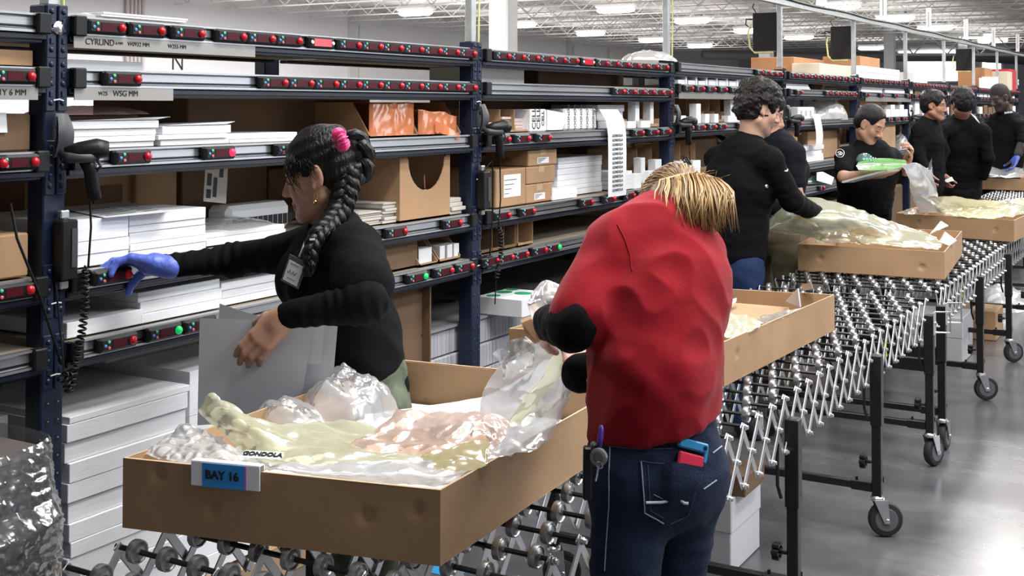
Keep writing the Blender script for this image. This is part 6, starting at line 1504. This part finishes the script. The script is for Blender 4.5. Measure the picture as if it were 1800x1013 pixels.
b = Body(); hand_shapes(b, P3((1788, 274, 12.5)), img(-.35, -.1, -.9), img(-.9, 0, .2), 1.25, [.35] * 4, .05); V, Fc = b.mesh(.007)
GLOVE = mat('blue_nitrile', (.105, .16, .62), .42, bump=.12, bscale=90); mesh_obj('glove', V, Fc, GLOVE, t)
b = Body(); b.cone(P3((1800, 246, 12.55)), P3((1790, 270, 12.5)), .055, .045, .02); V, Fc = b.mesh(.009); mesh_obj('grey_sleeve', V, Fc, cloth('grey_jersey', (.05, .05, .055)), t)
for k in range(6):
    p, n = hit(1767 + k * 2.4, 199 - k * .2, .008)
    if p is not None: MB().obox(p, (Vector(RTn), Vector(ZUP), Vector(-FWn)), (.010, .022 - .006 * (k % 2), .003)).build('chest_print', PAPERF, t)
# ================================================================== the woman at the rack
t = person('person with a long black braid and pink scrunchie, in black, reaching to the rack', (615, 640, 3.42))
WA = t; s = 1.06
H = P3((562, 306, 3.42)); R = frame(img(-.97, .06, -.20), img(-.20, 0, .98))
lat = P3((628, 425, 3.24)) - P3((538, 425, 3.60)); lat /= np.linalg.norm(lat)
pel, waist, chest, upr, nb = P3((640, 700, 3.42)), P3((618, 590, 3.42)), P3((588, 490, 3.42)), P3((592, 435, 3.42)), P3((590, 398, 3.43))
lS, lE, lW = P3((624, 440, 3.27)), P3((645, 532, 3.08)), P3((497, 556, 3.12))
rS, rE, rW = P3((545, 440, 3.58)), P3((412, 456, 3.70)), P3((288, 468, 3.60))
fb = np.cross(lat, ZUP); fb /= np.linalg.norm(fb); fb = -fb if fb @ RTn > 0 else fb
def lw_legs(b, r0, r1, r2, extra=0):
    for e in (-1, 1):
        hip = pel + lat * .09 * e - ZUP * .03; kn = np.array([hip[0], hip[1], .5]); an = np.array([hip[0], hip[1], .08]); b.cone(hip, kn, r0, r1, .03); b.cone(kn, an, r1, r2, .02)
        if extra: b.cone(an - ZUP * .035, an - ZUP * .04 + fb * .14, .035, .03, .02)
b = Body(); L = head_shapes(b, H, R, s, .92, .92)
b.cone(L(0, -.022, -.06), nb, .047, .055, .03)
b.seg(pel, waist, lat, (.13, .09), (.11, .08), .04); b.seg(waist, chest, lat, (.11, .08), (.13, .09), .04); b.seg(chest, upr, lat, (.13, .09), (.11, .06), .04)
lw_legs(b, .07, .05, .035, 1)
for (S_, E_, W_) in ((lS, lE, lW), (rS, rE, rW)): b.cone(S_, E_, .04, .035, .03); b.cone(E_, W_, .035, .027, .02)
hand_shapes(b, lW - ZUP * .004, img(-.62, -.06, -.66), img(.12, .95, -.2), s, [(.12, .45, .3), (.15, .5, .3), (.2, .5, .3), (.3, .5, .3)], .03, (.3, 1.1), side=-1)
V, Fc = b.mesh(.0042)
mesh_obj('body', V, Fc, SKIN, t, skin_tint((.50, .275, .185), H, R, s, lip=(.26, .07, .075)), relax=1)
# glove
b = Body(); gd = img(-.93, -.05, .20); gn = img(-.25, -.35, -.9)
hand_shapes(b, rW + gd * .012, gd, gn, s * 1.06, [(.35, .35, .25), (.30, .55, .3), (.45, .6, .4), (.6, .6, .4)], .07, (.65, 1.0), side=-1, r=1.06)
b.cone(rW - gd * .02, rW + gd * .02, .031, .03, .02); V, Fc = b.mesh(.0036); mesh_obj('glove', V, Fc, GLOVE, t, disp=wrinkle(.0012, 40, 2))
# long-sleeved jersey
b = Body()
b.cone(lS, lE, .056, .050, .03); b.cone(lE, lE + (lW - lE) * .92, .052, .037, .03)
b.cone(rS, rE, .054, .048, .03); b.cone(rE, rE + (rW - rE) * .93, .047, .034, .03)
V, Fc = b.mesh(.0055)
def sleeve_fold(p):
    q = Vector(p); u = p @ img(1, 0, .1); return .0045 * math.sin(u * 190 + 2.5 * noise.noise(q * 12)) * max(0, noise.noise(q * 9) + .35) + .004 * noise.noise(q * 16)
sl = mesh_obj('sleeves', V, Fc, BLK2, t, disp=sleeve_fold)
# T-shirt
b = Body(); back = -fb
b.seg(pel + ZUP * .03, waist, lat, (.158, .118), (.142, .122), .05); b.seg(waist, chest, lat, (.142, .122), (.150, .128), .06); b.seg(chest, upr, lat, (.150, .128), (.135, .088), .06)
for e in (-1, 1): b.ell(chest + fb * .075 + lat * .07 * e, (.065, .065, .07), None, .06)
b.cone(upr, nb - ZUP * .0, .075, .060, .05)
b.cone(upr * .4 + lS * .6, lS, .07, .068, .05); b.cone(lS, lS + (lE - lS) * .66, .070, .080, .025)
b.cone(upr * .4 + rS * .6, rS, .068, .066, .05); b.cone(rS, rS + (rE - rS) * .45, .066, .058, .03)
b.ell(nb + fb * .05 + ZUP * .045, (.055, .055, .05), None, .015, -1)
V, Fc = b.mesh(.0055); ts = mesh_obj('shirt', V, Fc, BLKT, t, disp=wrinkle(.006, 8, 1, (1, 1, 1.4)))
b = Body(); b.seg(pel + ZUP * .07, pel - ZUP * .05, lat, (.150, .115), (.165, .13), .03); lw_legs(b, .088, .066, .055); V, Fc = b.mesh(.009)
mesh_obj('trousers', V, Fc, mat('camo_trousers', (.085, .10, .065), .85, var=.5, vscale=22), t, disp=wrinkle(.005, 8, 5))
for e in (-1, 1):
    hip = pel + lat * .09 * e; b = Body(); b.cone((hip[0], hip[1], .045), np.array([hip[0], hip[1], .04]) + fb * .15, .048, .042, .02).cut((0, 0, .004), (0, 0, -1)); V, Fc = b.mesh(.009); mesh_obj('shoe', V, Fc, BLK, t)
# hair: swept-back cap, folded bun, long braid, loose strands
b = Body()
b.ell(L(0, -.020, .040), np.array([.080, .104, .093]) * s, R, .01); b.ell(L(0, -.062, -.012), np.array([.070, .056, .062]) * s, R, .03)
b.ell(L(0, .092, -.062), np.array([.085, .066, .090]) * s, R, .010, -1)
for e in (-1, 1): b.ell(L(.088 * e, .022, -.034), np.array([.032, .040, .046]) * s, R, .012, -1)
b.cut(L(0, -.03, -.075), R @ np.array([0, .5, -1.0]))
V, Fc = b.mesh(.0045); hr = mesh_obj('hair', V, Fc, HBLK, t, disp=lambda p: .0022 * noise.noise(Vector(R.T @ (p - H)) * 20 + Vector((0, 0, 0))) + .0018 * math.sin(190 * (R.T @ (p - H))[2] + 40 * (R.T @ (p - H))[1]))
def strands(mb, starts, n, r, jit, seed, m=0):
    rd = random.Random(seed)
    for k in range(n):
        base = rd.choice(starts) if not callable(starts) else starts(rd); pts = [Vector(p) + Vector((rd.gauss(0, jit), rd.gauss(0, jit), rd.gauss(0, jit))) for p in base]
        mb.tube(pts, [r * (.6 + .4 * math.sin(math.pi * (i + .6) / (len(pts) + .2))) for i in range(len(pts))], 4, m)
mb = MB(); rd = random.Random(3)
bunb = P3((604, 252, 3.44))
for k in range(170):      # combed hair from the hairline back to the scrunchie, lying on the cap
    th = rd.uniform(-1.0, 1.0); zz = rd.uniform(-.02, .075); st = L(.078 * (1 if k % 3 else -1) * (1 - max(0, zz - .03) * 6) if False else .08 * math.cos(th * .6) * (1 if k % 4 else -1), .075 - abs(zz) * .2 - rd.random() * .03, zz + .02)
    mid = (A3(st) + bunb) / 2; dv = mid - H; mid = H + dv / np.linalg.norm(R.T @ dv / (np.array([.083, .107, .096]) * s + .001)) * 1.0
    q1 = A3(st) - H; q1 = H + q1 / np.linalg.norm(R.T @ q1 / (np.array([.082, .105, .095]) * s))
    mb.tube([q1, H + ((q1 + mid) / 2 - H) * 1.05, mid, H + ((mid + bunb) / 2 - H) * 1.03, bunb], [.0006, .0016, .0018, .0016, .001], 4)
for k in range(70):       # hairline softened by short strands
    u = rd.random() * .78; a = L(-.081 + .014 * u, .004 + .082 * u + rd.uniform(-.01, .01), .036 + .024 * u + rd.uniform(-.012, .012)); c_ = A3(a) + R @ np.array([-.001, rd.uniform(-.022, .006), -.014 - .030 * rd.random()]); mb.tube([a, (A3(a) + c_) / 2 + R @ np.array([-.004, 0, 0]), c_], [.0012, .0014, .0005], 4)
for k in range(13):       # fringe falling over the temple
    a = L(-.06 + rd.uniform(-.015, .02), .060 + rd.uniform(-.02, .010), .050 + rd.uniform(-.01, .02)); c_ = L(-.070 + rd.uniform(-.010, .02), .068 + rd.uniform(-.02, .01), .012 + rd.uniform(-.02, .02)); e_ = L(-.068 + rd.uniform(-.008, .012), .060 + rd.uniform(-.03, .012), -.024 + rd.uniform(-.03, .03))
    mb.tube([a, c_, e_], [.001, .0014, .0004], 4)
for k in range(14):       # wisps above the forehead
    a = L(rd.uniform(-.05, .03), .072 + rd.uniform(-.01, .01), .075); mb.tube([a, A3(a) + R @ np.array([0, .02, .012]), A3(a) + R @ np.array([rd.uniform(-.01, .01), .03 + rd.random() * .014, .004 + rd.uniform(-.01, .012)])], [.0007, .0006, .0003], 3)
mb.build('hair_strands', mat('glossy_black_hair', (.004, .004, .005), .42, spec=.35), hr, smooth=True)
# folded bun behind the scrunchie, then the braid over the shoulder
def braid(name, path, rads, per, parent):
    P = [P3(p) for p in path]; mb = MB(); seg = [0]
    for a, c_ in zip(P, P[1:]): seg.append(seg[-1] + np.linalg.norm(c_ - a))
    def at(u):
        x = u * seg[-1]; j = 0
        while j < len(P) - 2 and seg[j + 1] < x: j += 1
        f = (x - seg[j]) / (seg[j + 1] - seg[j]); return P[j] + (P[j + 1] - P[j]) * f, rads[j] + (rads[j + 1] - rads[j]) * f
    N = int(seg[-1] / per); view = -FWn
    for st in range(3):
        pts = []; rr = []
        for k in range(N * 8 + 1):
            u = k / (N * 8); p, r = at(u); p2, _ = at(min(1, u + .02)); d = p2 - p if np.linalg.norm(p2 - p) > 1e-6 else p - at(max(0, u - .02))[0]; d /= np.linalg.norm(d)
            sd = np.cross(d, view); sd /= np.linalg.norm(sd); nn = np.cross(sd, d); ph = 2 * math.pi * (u * N / 1.5 + st / 3)
            pts.append(p + sd * math.sin(ph) * r * .62 + nn * math.sin(2 * ph) * r * .38); rr.append(r * .62)
        mb.tube(pts, rr, 10)
        for q in range(7):
            off = 2 * math.pi * q / 7; mb.tube([A3(p) + (sd * math.cos(off) + nn * math.sin(off)) * r_ * .97 for p, r_ in zip(pts, rr)], .0022, 4)
    return mb.build(name, mat('glossy_black_hair', (.004, .004, .005), .42, spec=.35), parent, smooth=True)
braid('bun', [(602, 255, 3.42), (618, 242, 3.40), (636, 262, 3.40), (637, 300, 3.40), (622, 318, 3.39), (606, 300, 3.39), (604, 270, 3.40)], [.026, .030, .032, .030, .030, .028, .026], .075, hr)
braid('braid', [(612, 290, 3.38), (608, 330, 3.36), (600, 365, 3.34), (582, 390, 3.29), (560, 410, 3.23), (548, 435, 3.20), (545, 465, 3.19), (540, 485, 3.19)], [.034, .034, .030, .025, .021, .019, .016, .010], .052, hr)
mb = MB()
C0 = P3((597, 246, 3.36)); axd = P3((614, 240, 3.40)) - P3((586, 252, 3.38)); axd /= np.linalg.norm(axd); u1 = np.cross(axd, FWn); u1 /= np.linalg.norm(u1); u2 = np.cross(axd, u1)
def scr(u, v):
    th = u * 2 * math.pi; ph = v * 2 * math.pi; r = .0125 + .003 * math.sin(th * 17) + .002 * math.sin(th * 9 + 1); ce = P3((599, 246, 3.315))
    return ce + (u1 * math.cos(th) + u2 * math.sin(th)) * (.019 + r * math.cos(ph)) + axd * r * 1.15 * math.sin(ph)
mb.grid(scr, 100, 12); mb.build('scrunchie', mat('hot_pink_satin', (.75, .02, .20), .4, sheen=.4), hr, smooth=True)
# earring
e = L(-.079, .004, -.046); mb = MB(); mb.tube([A3(e) + R @ np.array([.004, .005 * math.cos(a), -.008 + .008 * math.sin(a)]) for a in [k * .524 for k in range(13)]], .0016, 6); mb.lathe([(0, .002), (.004, .005), (.010, .004), (.013, .001)], A3(e) + np.array([0, 0, -.018]), (0, 0, -1), 8)
mb.build('earring', mat('gold', (.8, .55, .2), .25, 1.0), t)
hit = surf([ts, sl])
# lanyard, badge holder and shirt lettering
c = [hit(px, py, .012) for px, py in ((501, 452), (541, 462), (522, 504), (497, 494))]
P = [Vector(q[0]) if q[0] is not None else dep(px, py, 3.24) for q, (px, py) in zip(c, ((501, 452), (541, 462), (522, 504), (497, 494)))]
P = [dep(510, 447, 3.235), dep(541, 463, 3.20), dep(524, 507, 3.20), dep(494, 493, 3.235)]
bd = thing('name_badge', P[2], 'white name card in a clear holder on the chest of the woman with the braid', 'badge')
r = (P[1] - P[0]).normalized(); d_ = (P[3] - P[0]); d_ = (d_ - r * d_.dot(r)).normalized(); n = r.cross(-d_); cen = sum(P, Vector()) / 4; hw, hh = (P[1] - P[0]).length / 2, (P[3] - P[0]).length / 2
MB().obox(cen, (r, -d_, n), (hw * 2, hh * 2, .003), c=.001).build('holder', mat('badge_holder', (.10, .10, .11), .25), bd)
mb = MB(); mb.obox(cen + d_ * hh * .12 + n * .0018, (r, -d_, n), (hw * 1.6, hh * 1.5, .001)); mb.build('card', PAPERF, bd)
for (tx, sz, a, b_) in (('line', .010, -.1, -.45), ('scrawl', .022, -.05, .1), ('line', .006, 0, .6)):
    if tx == 'scrawl': MB().tube([cen + r * hw * (-.6 + .12 * k) + d_ * hh * (.15 + .16 * math.sin(k * 2.2)) + n * .0026 for k in range(9)], .0009, 4).build('handwriting', INK, bd)
    else: MB().obox(cen + r * hw * a + d_ * hh * b_ + n * .0025, (r, -d_, n), (hw * .9, sz * .5, .0004)).build('printed_line', mat('grey_print', (.35, .36, .38), .6), bd)
MB().tube([dep(526, 452, 3.21), dep(531, 440, 3.22), dep(536, 425, 3.24)], .003, 6).build('clip', STEEL, bd)
for k in range(5):
    p = dep(535 + k * 5, 441 + k * 2.2 + (k % 2) * 3, 3.205); MB().obox(p, (r, -d_, n), (.0035, .016, .001)).build('lettering', PAPERF, t)
MB().obox(dep(549, 421, 3.17), (Vector(RTn), Vector(ZUP), Vector(-FWn)), (.014, .005, .003)).build('hair_clip', WHITE, hr)
# ------------------------------------------------------------------ boards in her hand
def board(pts, label, m, bend=.0, th=.002, seed=0):
    q = [dep(*p) for p in pts]; mb = MB(); n = (q[1] - q[0]).cross(q[3] - q[0]).normalized()
    if n.dot(EYE - q[0]) < 0: n = -n
    def f(off):
        return lambda u, v: (q[0].lerp(q[1], u)).lerp(q[3].lerp(q[2], u), v) + n * (off + bend * math.sin(u * math.pi) * (1 - v * .5))
    mb.grid(f(0), 14, 10); mb.grid(f(-th), 14, 10); return single(mb, 'poster_board', m, label, 'board', 'poster boards held by the woman with the braid')
board([(351, 560, 3.20), (552, 562, 3.135), (524, 735, 3.13), (347, 748, 3.19)], 'front grey-white board held by the woman with the braid', BOARD, .012)
board([(540, 568, 3.16), (593, 574, 3.14), (582, 700, 3.14), (520, 720, 3.16)], 'right-hand rear board held by the woman with the braid', BOARD, .004)
board([(500, 566, 3.15), (577, 570, 3.145), (574, 640, 3.145), (500, 640, 3.15)], 'middle board of the pack held by the woman with the braid', BOARD, .003)
board([(386, 534, 3.25), (455, 556, 3.16), (450, 640, 3.16), (380, 640, 3.24)], 'rear sheet with a raised left corner held by the woman with the braid', PAPERF, .004)
# ================================================================== the woman in red
t = person('person in a red T-shirt and blue jeans with a blonde ponytail, bending over a tray', (1150, 800, 2.32))
s = 1.02
pel, waist, mid, chest, upr, nb = P3((1151, 800, 2.32)), P3((1145, 660, 2.33)), P3((1153, 560, 2.38)), P3((1163, 490, 2.43)), P3((1155, 425, 2.47)), P3((1158, 385, 2.53))
lat = img(.97, .24, -.05)
H = P3((1176, 382, 2.70)); R = frame(img(-.36, .52, -.78), img(.15, .80, .58))
lS, lE, lW = P3((1084, 436, 2.43)), P3((1012, 572, 2.30)), P3((968, 568, 2.50))
rS, rE, rW = P3((1214, 442, 2.52)), P3((1165, 640, 2.62)), P3((1036, 655, 2.66))
legL = (P3((1112, 835, 2.29)), P3((1092, 1085, 2.24))); legR = (P3((1203, 835, 2.38)), P3((1174, 1090, 2.42)))
def ground(k, d): return np.array([k[0] + d[0], k[1] + d[1], .085])
fbr = img(-.25, .96, 0)
HS = s; s = .91; b = Body(); L = head_shapes(b, H, R, s, .9, .9)
b.cone(L(0, -.022, -.05), nb, .044, .052, .03); s = HS
ch = [pel, waist, mid, chest, upr]; rad = [(.115, .09), (.105, .085), (.11, .085), (.115, .09), (.095, .065)]
for k in range(4): b.seg(ch[k], ch[k + 1], lat, rad[k], rad[k + 1], .04)
for (hp, kn) in (legL, legR):
    an = ground(kn, -fbr * .03); b.cone(hp, kn, .062, .047, .03); b.cone(kn, an, .047, .034, .02); b.cone(an - ZUP * .045, an - ZUP * .05 + fbr * .14, .034, .03, .02)
for (S_, E_, W_) in ((lS, lE, lW), (rS, rE, rW)): b.cone(S_, E_, .038, .034, .03); b.cone(E_, W_, .034, .026, .02)
hand_shapes(b, lW, img(.12, .95, .05), img(.8, .2, -.5), s, [.5] * 4, .05); hand_shapes(b, rW, img(-.25, .95, .1), img(.1, .1, .9), s, [.6] * 4, .05)
V, Fc = b.mesh(.0048); mesh_obj('body', V, Fc, SKIN, t, skin_tint((.60, .34, .27), H, R, s))
# black undersleeves
b = Body(); b.cone(lS, lE, .048, .043, .02); b.cone(lE, lE + (lW - lE) * .98, .043, .036, .03); b.cone(rS, rE, .05, .05, .02); b.cone(rE, rE + (rW - rE) * 1.12, .05, .040, .03)
V, Fc = b.mesh(.0055); sl = mesh_obj('sleeves', V, Fc, BLK2, t, disp=wrinkle(.007, 15, 2))
# red T-shirt
b = Body(); rs = [(.131, .122), (.119, .116), (.121, .112), (.128, .115), (.108, .085)]
hemp = pel - (waist - pel) * .15; ch2 = [hemp, waist, mid, chest, upr]
for k in range(4): b.seg(ch2[k], ch2[k + 1], lat, rs[k], rs[k + 1], .05)
b.cone(upr, nb, .075, .058, .05)
b.cone(upr * .45 + lS * .55, lS, .060, .058, .06); b.cone(lS, lS + (lE - lS) * .86, .058, .060, .03)
b.cone(upr * .45 + rS * .55, rS, .062, .058, .06); b.cone(rS, rS + (rE - rS) * .6, .058, .056, .03)
b.cut(P3((1163, 772, 2.22)), RTn * .19 - ZUP * .98)
V, Fc = b.mesh(.0052)
def redfold(p):
    q = Vector(p); w = 0.0
    # diagonal pulls from the right waist up to the left, rumples at the hem
    a = p @ img(.55, 0, .83); z = p[2]; w += .007 * math.sin(a * 75 + 3 * noise.noise(q * 5)) * max(0, 1 - abs(z - 1.18) / .16) * (.4 + noise.noise(q * 4))
    w += .009 * noise.noise(q * 7) + .0055 * (1 - 2 * abs(noise.noise(q * 13 + Vector((4, 0, 0))))); return w
REDT = cloth('red_cotton', (.27, .006, .013), bump=.10, scale=16, sheen=.1, var=.05)
ts = mesh_obj('shirt', V, Fc, REDT, t, disp=redfold)
# jeans
DENIM = mat('dark_blue_denim', (.012, .020, .046), .8, var=.28, vscale=9, bump=.25, bscale=260, spec=.2)
b = Body(); b.seg(pel + (waist - pel) * .36, pel - ZUP * .02, lat, (.122, .108), (.138, .128), .03)
for e, (hp, kn) in ((-1, legL), (1, legR)):
    an = ground(kn, -fbr * .03); b.ell(hp - fbr * .02 + ZUP * .0, (.070, .080, .09), None, .04); b.cone(hp, kn, .076, .060, .03); b.cone(kn, an, .062, .052, .02)
V, Fc = b.mesh(.006); jn = mesh_obj('jeans', V, Fc, DENIM, t, disp=wrinkle(.004, 12, 6, (1, 1, 1.6)))
for (hp, kn) in (legL, legR):
    an = ground(kn, -fbr * .03); b = Body(); b.cone(an - ZUP * .04, an - ZUP * .045 + fbr * .15, .046, .04, .02).cut((0, 0, .004), (0, 0, -1)); V, Fc = b.mesh(.009); mesh_obj('shoe', V, Fc, BLK, t)
hit = surf([jn]); hits = surf([ts])
STITCH = mat('pale_stitching', (.30, .33, .40), .7); SEAM = mat('denim_seam', (.035, .048, .085), .8)
def stitched(pts, r, m, name, h=None, off=.0015):
    out = []
    for (a, c_) in zip(pts, pts[1:]):
        for k in range(8):
            p = (h or hit)(a[0] + (c_[0] - a[0]) * k / 8, a[1] + (c_[1] - a[1]) * k / 8, off)[0]
            if p is not None: out.append(p)
    if len(out) > 2: return MB().tube(out, r, 5).build(name, m, t)
# back pocket patch, following the cloth
mb = MB(); ok = True; N = 14
PK = ((1127, 811), (1236, 818), (1208, 912), (1172, 922), (1133, 900))
def pk(u, v):
    l = (1127 + 7 * v, 811 + 90 * v); r_ = (1237 - 29 * v, 819 + 80 * v); x = l[0] + (r_[0] - l[0]) * u; y = l[1] + (r_[1] - l[1]) * u + 26 * v * max(0, 1 - abs(u - .5) * 2) ; p = hit(x, y, .0035 + .013 * max(0, min(1, (u - .35) / .1)) * max(0, min(1, (.75 - v) / .3)) * max(0, min(1, (1.02 - u) / .06)))[0]
    return p if p is not None else dep(x, y, 2.25)
mb.grid(pk, N, N); mb.build('back_pocket', DENIM, t, smooth=True)
stitched([(1127, 811), (1180, 818), (1236, 818)], .0014, SEAM, 'pocket_seam', off=.004); stitched([(1127, 811), (1133, 900), (1170, 921)], .0013, STITCH, 'pocket_seam', off=.004); stitched([(1138, 815), (1142, 896), (1170, 912)], .0011, SEAM, 'pocket_seam', off=.004)
stitched([(1236, 818), (1208, 905), (1172, 921)], .0013, SEAM, 'pocket_seam', off=.004)
stitched([(1134, 881), (1160, 880), (1174, 877), (1188, 871), (1199, 881), (1207, 882)], .0028, mat('white_stitching', (.55, .57, .62), .7), 'pocket_stitching', off=.0075)
stitched([(1148, 868), (1170, 878), (1180, 885)], .0009, STITCH, 'pocket_stitching', off=.0042)
stitched([(1073, 785), (1071, 830), (1071, 890), (1066, 960), (1063, 1010)], .0012, STITCH, 'side_seam'); stitched([(1066, 785), (1120, 790), (1190, 789)], .0012, SEAM, 'waistband_seam'); stitched([(1252, 797), (1270, 783)], .0014, STITCH, 'yoke_seam'); stitched([(1236, 860), (1262, 842)], .0012, STITCH, 'yoke_seam')
# shirt seams: left armhole, sleeve hem
stitched([(1085, 395), (1098, 420), (1108, 450), (1112, 480)], .0012, REDT, 'armhole_seam', hits, .001)
# phone in the pocket
q = [hit(px, py, .007)[0] for px, py in ((1177, 822), (1236, 820), (1240, 792), (1192, 780))]
q = [p if p is not None else dep(px, py, 2.2) for p, (px, py) in zip(q, ((1177, 822), (1236, 820), (1240, 792), (1192, 780)))]
cen = sum(q, Vector()) / 4; r_ = (q[1] - q[0]); nn = r_.cross(q[3] - q[0]).normalized(); nn = nn if nn.dot(EYE - cen) > 0 else -nn
ph = thing('phone', cen, 'phone in a red and blue case in the back pocket of the jeans', 'phone')
u_ = (dep(1192, 780, 2.25) - dep(1177, 822, 2.25)).normalized(); u_ = (u_ - nn * u_.dot(nn)).normalized(); w_ = u_.cross(nn) * 1
MB().obox(cen - u_ * .018, (w_, u_, nn), (.056, .046, .008), c=.003).build('case', mat('red_phone_case', (.72, .02, .07), .45), ph)
MB().obox(cen + u_ * .020 - nn * .001, (w_, u_, nn), (.065, .018, .011), c=.003).build('case_top', mat('blue_phone_case', (.02, .25, .50), .45), ph)
MB().obox(cen + u_ * .008 + w_ * (.0285 if w_.dot(Vector(RTn)) > 0 else -.0285) - nn * .001, (w_, u_, nn), (.008, .03, .011), c=.002).build('case_side', mat('blue_phone_case', (.02, .25, .50), .45), ph)
MB().lathe([(0, .004), (.001, .004)], cen + u_ * .020 + w_ * (.024 if w_.dot(Vector(RTn)) > 0 else -.024) + nn * .0045, nn, 12).build('camera_hole', BLK, ph)
# badge reel, pen, knife holster on her left hip
c0 = dep(1054, 803, 2.14)
kr = thing('badge_reel', c0, 'round grey badge reel with a chain on the left hip of the woman in red', 'badge reel')
MB().lathe([(0, .016), (.008, .016), (.010, .012), (.010, .009), (.006, .008)], c0, -Vector(FWn) - Vector(RTn) * .5, 18).build('reel', mat('reel_metal', (.28, .26, .25), .35, .7), kr)
MB().tube([c0 + Vector((0, 0, -.016)), dep(1052, 820, 2.13), dep(1050, 832, 2.13), dep(1047, 845, 2.14)], .002, 6).build('chain', STEEL, kr)
MB().tube([dep(1054, 818, 2.13) + Vector((.006 * math.cos(a), 0, .006 * math.sin(a))) for a in [k * .6 for k in range(11)]], .0012, 5).build('split_ring', STEEL, kr)
single(MB().tube([dep(1053, 790, 2.15), dep(1055, 772, 2.15), dep(1057, 756, 2.16), dep(1057, 748, 2.16)], [.005, .0055, .005, .003], 10), 'pen', mat('purple_plastic', (.05, .015, .22), .35), 'purple pen clipped at the waist of the woman in red', 'pen', smooth=True)
kh = thing('knife_holster', dep(1033, 870, 2.17), 'black box-cutter holster on the left hip of the woman in red', 'holster')
MB().bar(dep(1033, 785, 2.17), dep(1032, 878, 2.16), .016, .024, side=tuple(RTn), c=.003).build('sheath', BLK, kh); MB().bar(dep(1034, 800, 2.165), dep(1062, 802, 2.30), .03, .006).build('belt_clip', BLK, kh); MB().bar(dep(1044, 778, 2.16), dep(1041, 812, 2.16), .010, .018, side=tuple(RTn), c=.003).build('knife_handle', GREYP, kh)
# her hair
s = .91; L = lambda x, y, z: H + R @ (np.array([x, y, z]) * s)
HBL = [mat('dark_blonde_roots', (.16, .095, .05), .42, spec=.5), mat('blonde_hair', (.46, .27, .105), .38, spec=.5), mat('light_blonde_hair', (.66, .44, .19), .36, spec=.5), mat('mid_blonde_hair', (.30, .17, .07), .4, spec=.5)]
b = Body(); b.ell(L(0, -.018, .040), np.array([.079, .101, .091]) * s, R, .01); b.ell(L(0, -.060, -.015), np.array([.068, .052, .055]) * s, R, .03)
b.ell(L(0, .090, -.055), np.array([.075, .064, .090]) * s, R, .010, -1)
for e in (-1, 1): b.ell(L(.080 * e, .010, -.022), np.array([.024, .030, .038]) * s, R, .012, -1)
b.cut(L(0, 0, -.068), R @ np.array([0, .3, -1.0]))
V, Fc = b.mesh(.005); hr = mesh_obj('hair', V, Fc, HBL[0], t)
PB = P3((1206, 322, 2.62)); rd = random.Random(9); mb = MB(); out = (PB - H) / np.linalg.norm(PB - H)
for k in range(260):      # combed to the band
    v = np.array([rd.gauss(0, 1), rd.gauss(0, 1) * .9 - .1, abs(rd.gauss(0, 1)) * .8 - .15]); v /= np.linalg.norm(v)
    if v[1] > .75 and v[2] < .3: continue
    el = np.array([.080, .102, .092]) * s; c0_ = H + R @ np.array([0, -.018, .04]) * s
    p0 = c0_ + R @ (v * el); vb = R.T @ (PB - c0_); vb /= np.linalg.norm(vb); pts = []
    for q in range(6):
        w = v * (1 - q / 5) + vb * q / 5; w /= np.linalg.norm(w); pts.append(c0_ + R @ (w * (el + .0015 + .003 * rd.random())))
    mb.tube(pts, [.0008, .0017, .0018, .0018, .0016, .001], 4, rd.choice((0, 0, 0, 3, 1)))
for k in range(560):      # the ponytail: up from the band, spreading, falling to the right
    a = rd.gauss(0, 1); c_ = rd.gauss(0, 1); ln = rd.uniform(.75, 1.1)
    e1 = PB + img(.25, -.35, .42) * .03 + RTn * a * .010 + FWn * c_ * .010
    e2 = P3((1214 + a * 20, 303 + abs(a) * 5, 2.54 + c_ * .022)); e3 = P3((1222 + a * 26, 345 + 6 * rd.gauss(0, 1), 2.47 + c_ * .026)); e4 = P3((1222 + a * 24 + 8 * (ln - .9) * 10, 345 + 55 * ln + 7 * rd.gauss(0, 1), 2.42 + c_ * .026))
    mb.tube([PB, e1, e2, (e2 + e3) / 2 + RTn * .003, e3, e4], [.001, .0015, .0017, .0018, .0016, .0004], 4, rd.choice((1, 2, 2, 1, 3, 1, 0)))
for k in range(170):      # shorter locks lying over the collar at the left of the tail
    u = rd.random(); st = P3((1142 + 65 * u, 350 - 16 * u + rd.gauss(0, 4), 2.52)); en = P3((1138 + 70 * u + rd.gauss(0, 6), 366 + 36 * u + rd.gauss(0, 6), 2.45 - .02 * u)); mb.tube([PB + img(0, -.5, 0) * .02 * u, (st + PB) / 2 - FWn * .01, st - FWn * .012, en], [.001, .0016, .0016, .0005], 4, rd.choice((1, 2, 2, 1, 0)))
for k in range(40):       # flyaways
    a = rd.uniform(-1, 1); st = P3((1225 + 36 * a, 302 + 12 * abs(a), 2.48)); en = st + RTn * rd.uniform(.0, .03) + ZUP * rd.uniform(-.02, .02); mb.tube([PB, st, en], [.0005, .0005, .0002], 3, 1)
for k in range(8): mb.tube([L(-.075, .03, 0), P3((1126 + k, 345 + k * 2, 2.64)), P3((1114 + k * 2, 360 + 5 * k / 2, 2.62))], [.0007, .0007, .0003], 3, 3)
mb.build('ponytail', HBL, hr, smooth=True)
mb = MB(); mb.tube([PB + (R[:, 0] * math.cos(a) + np.cross(out, R[:, 0]) * math.sin(a)) * .016 + out * .004 for a in [k * .4 for k in range(17)]], .004, 6); mb.build('hair_band', BLK, hr)
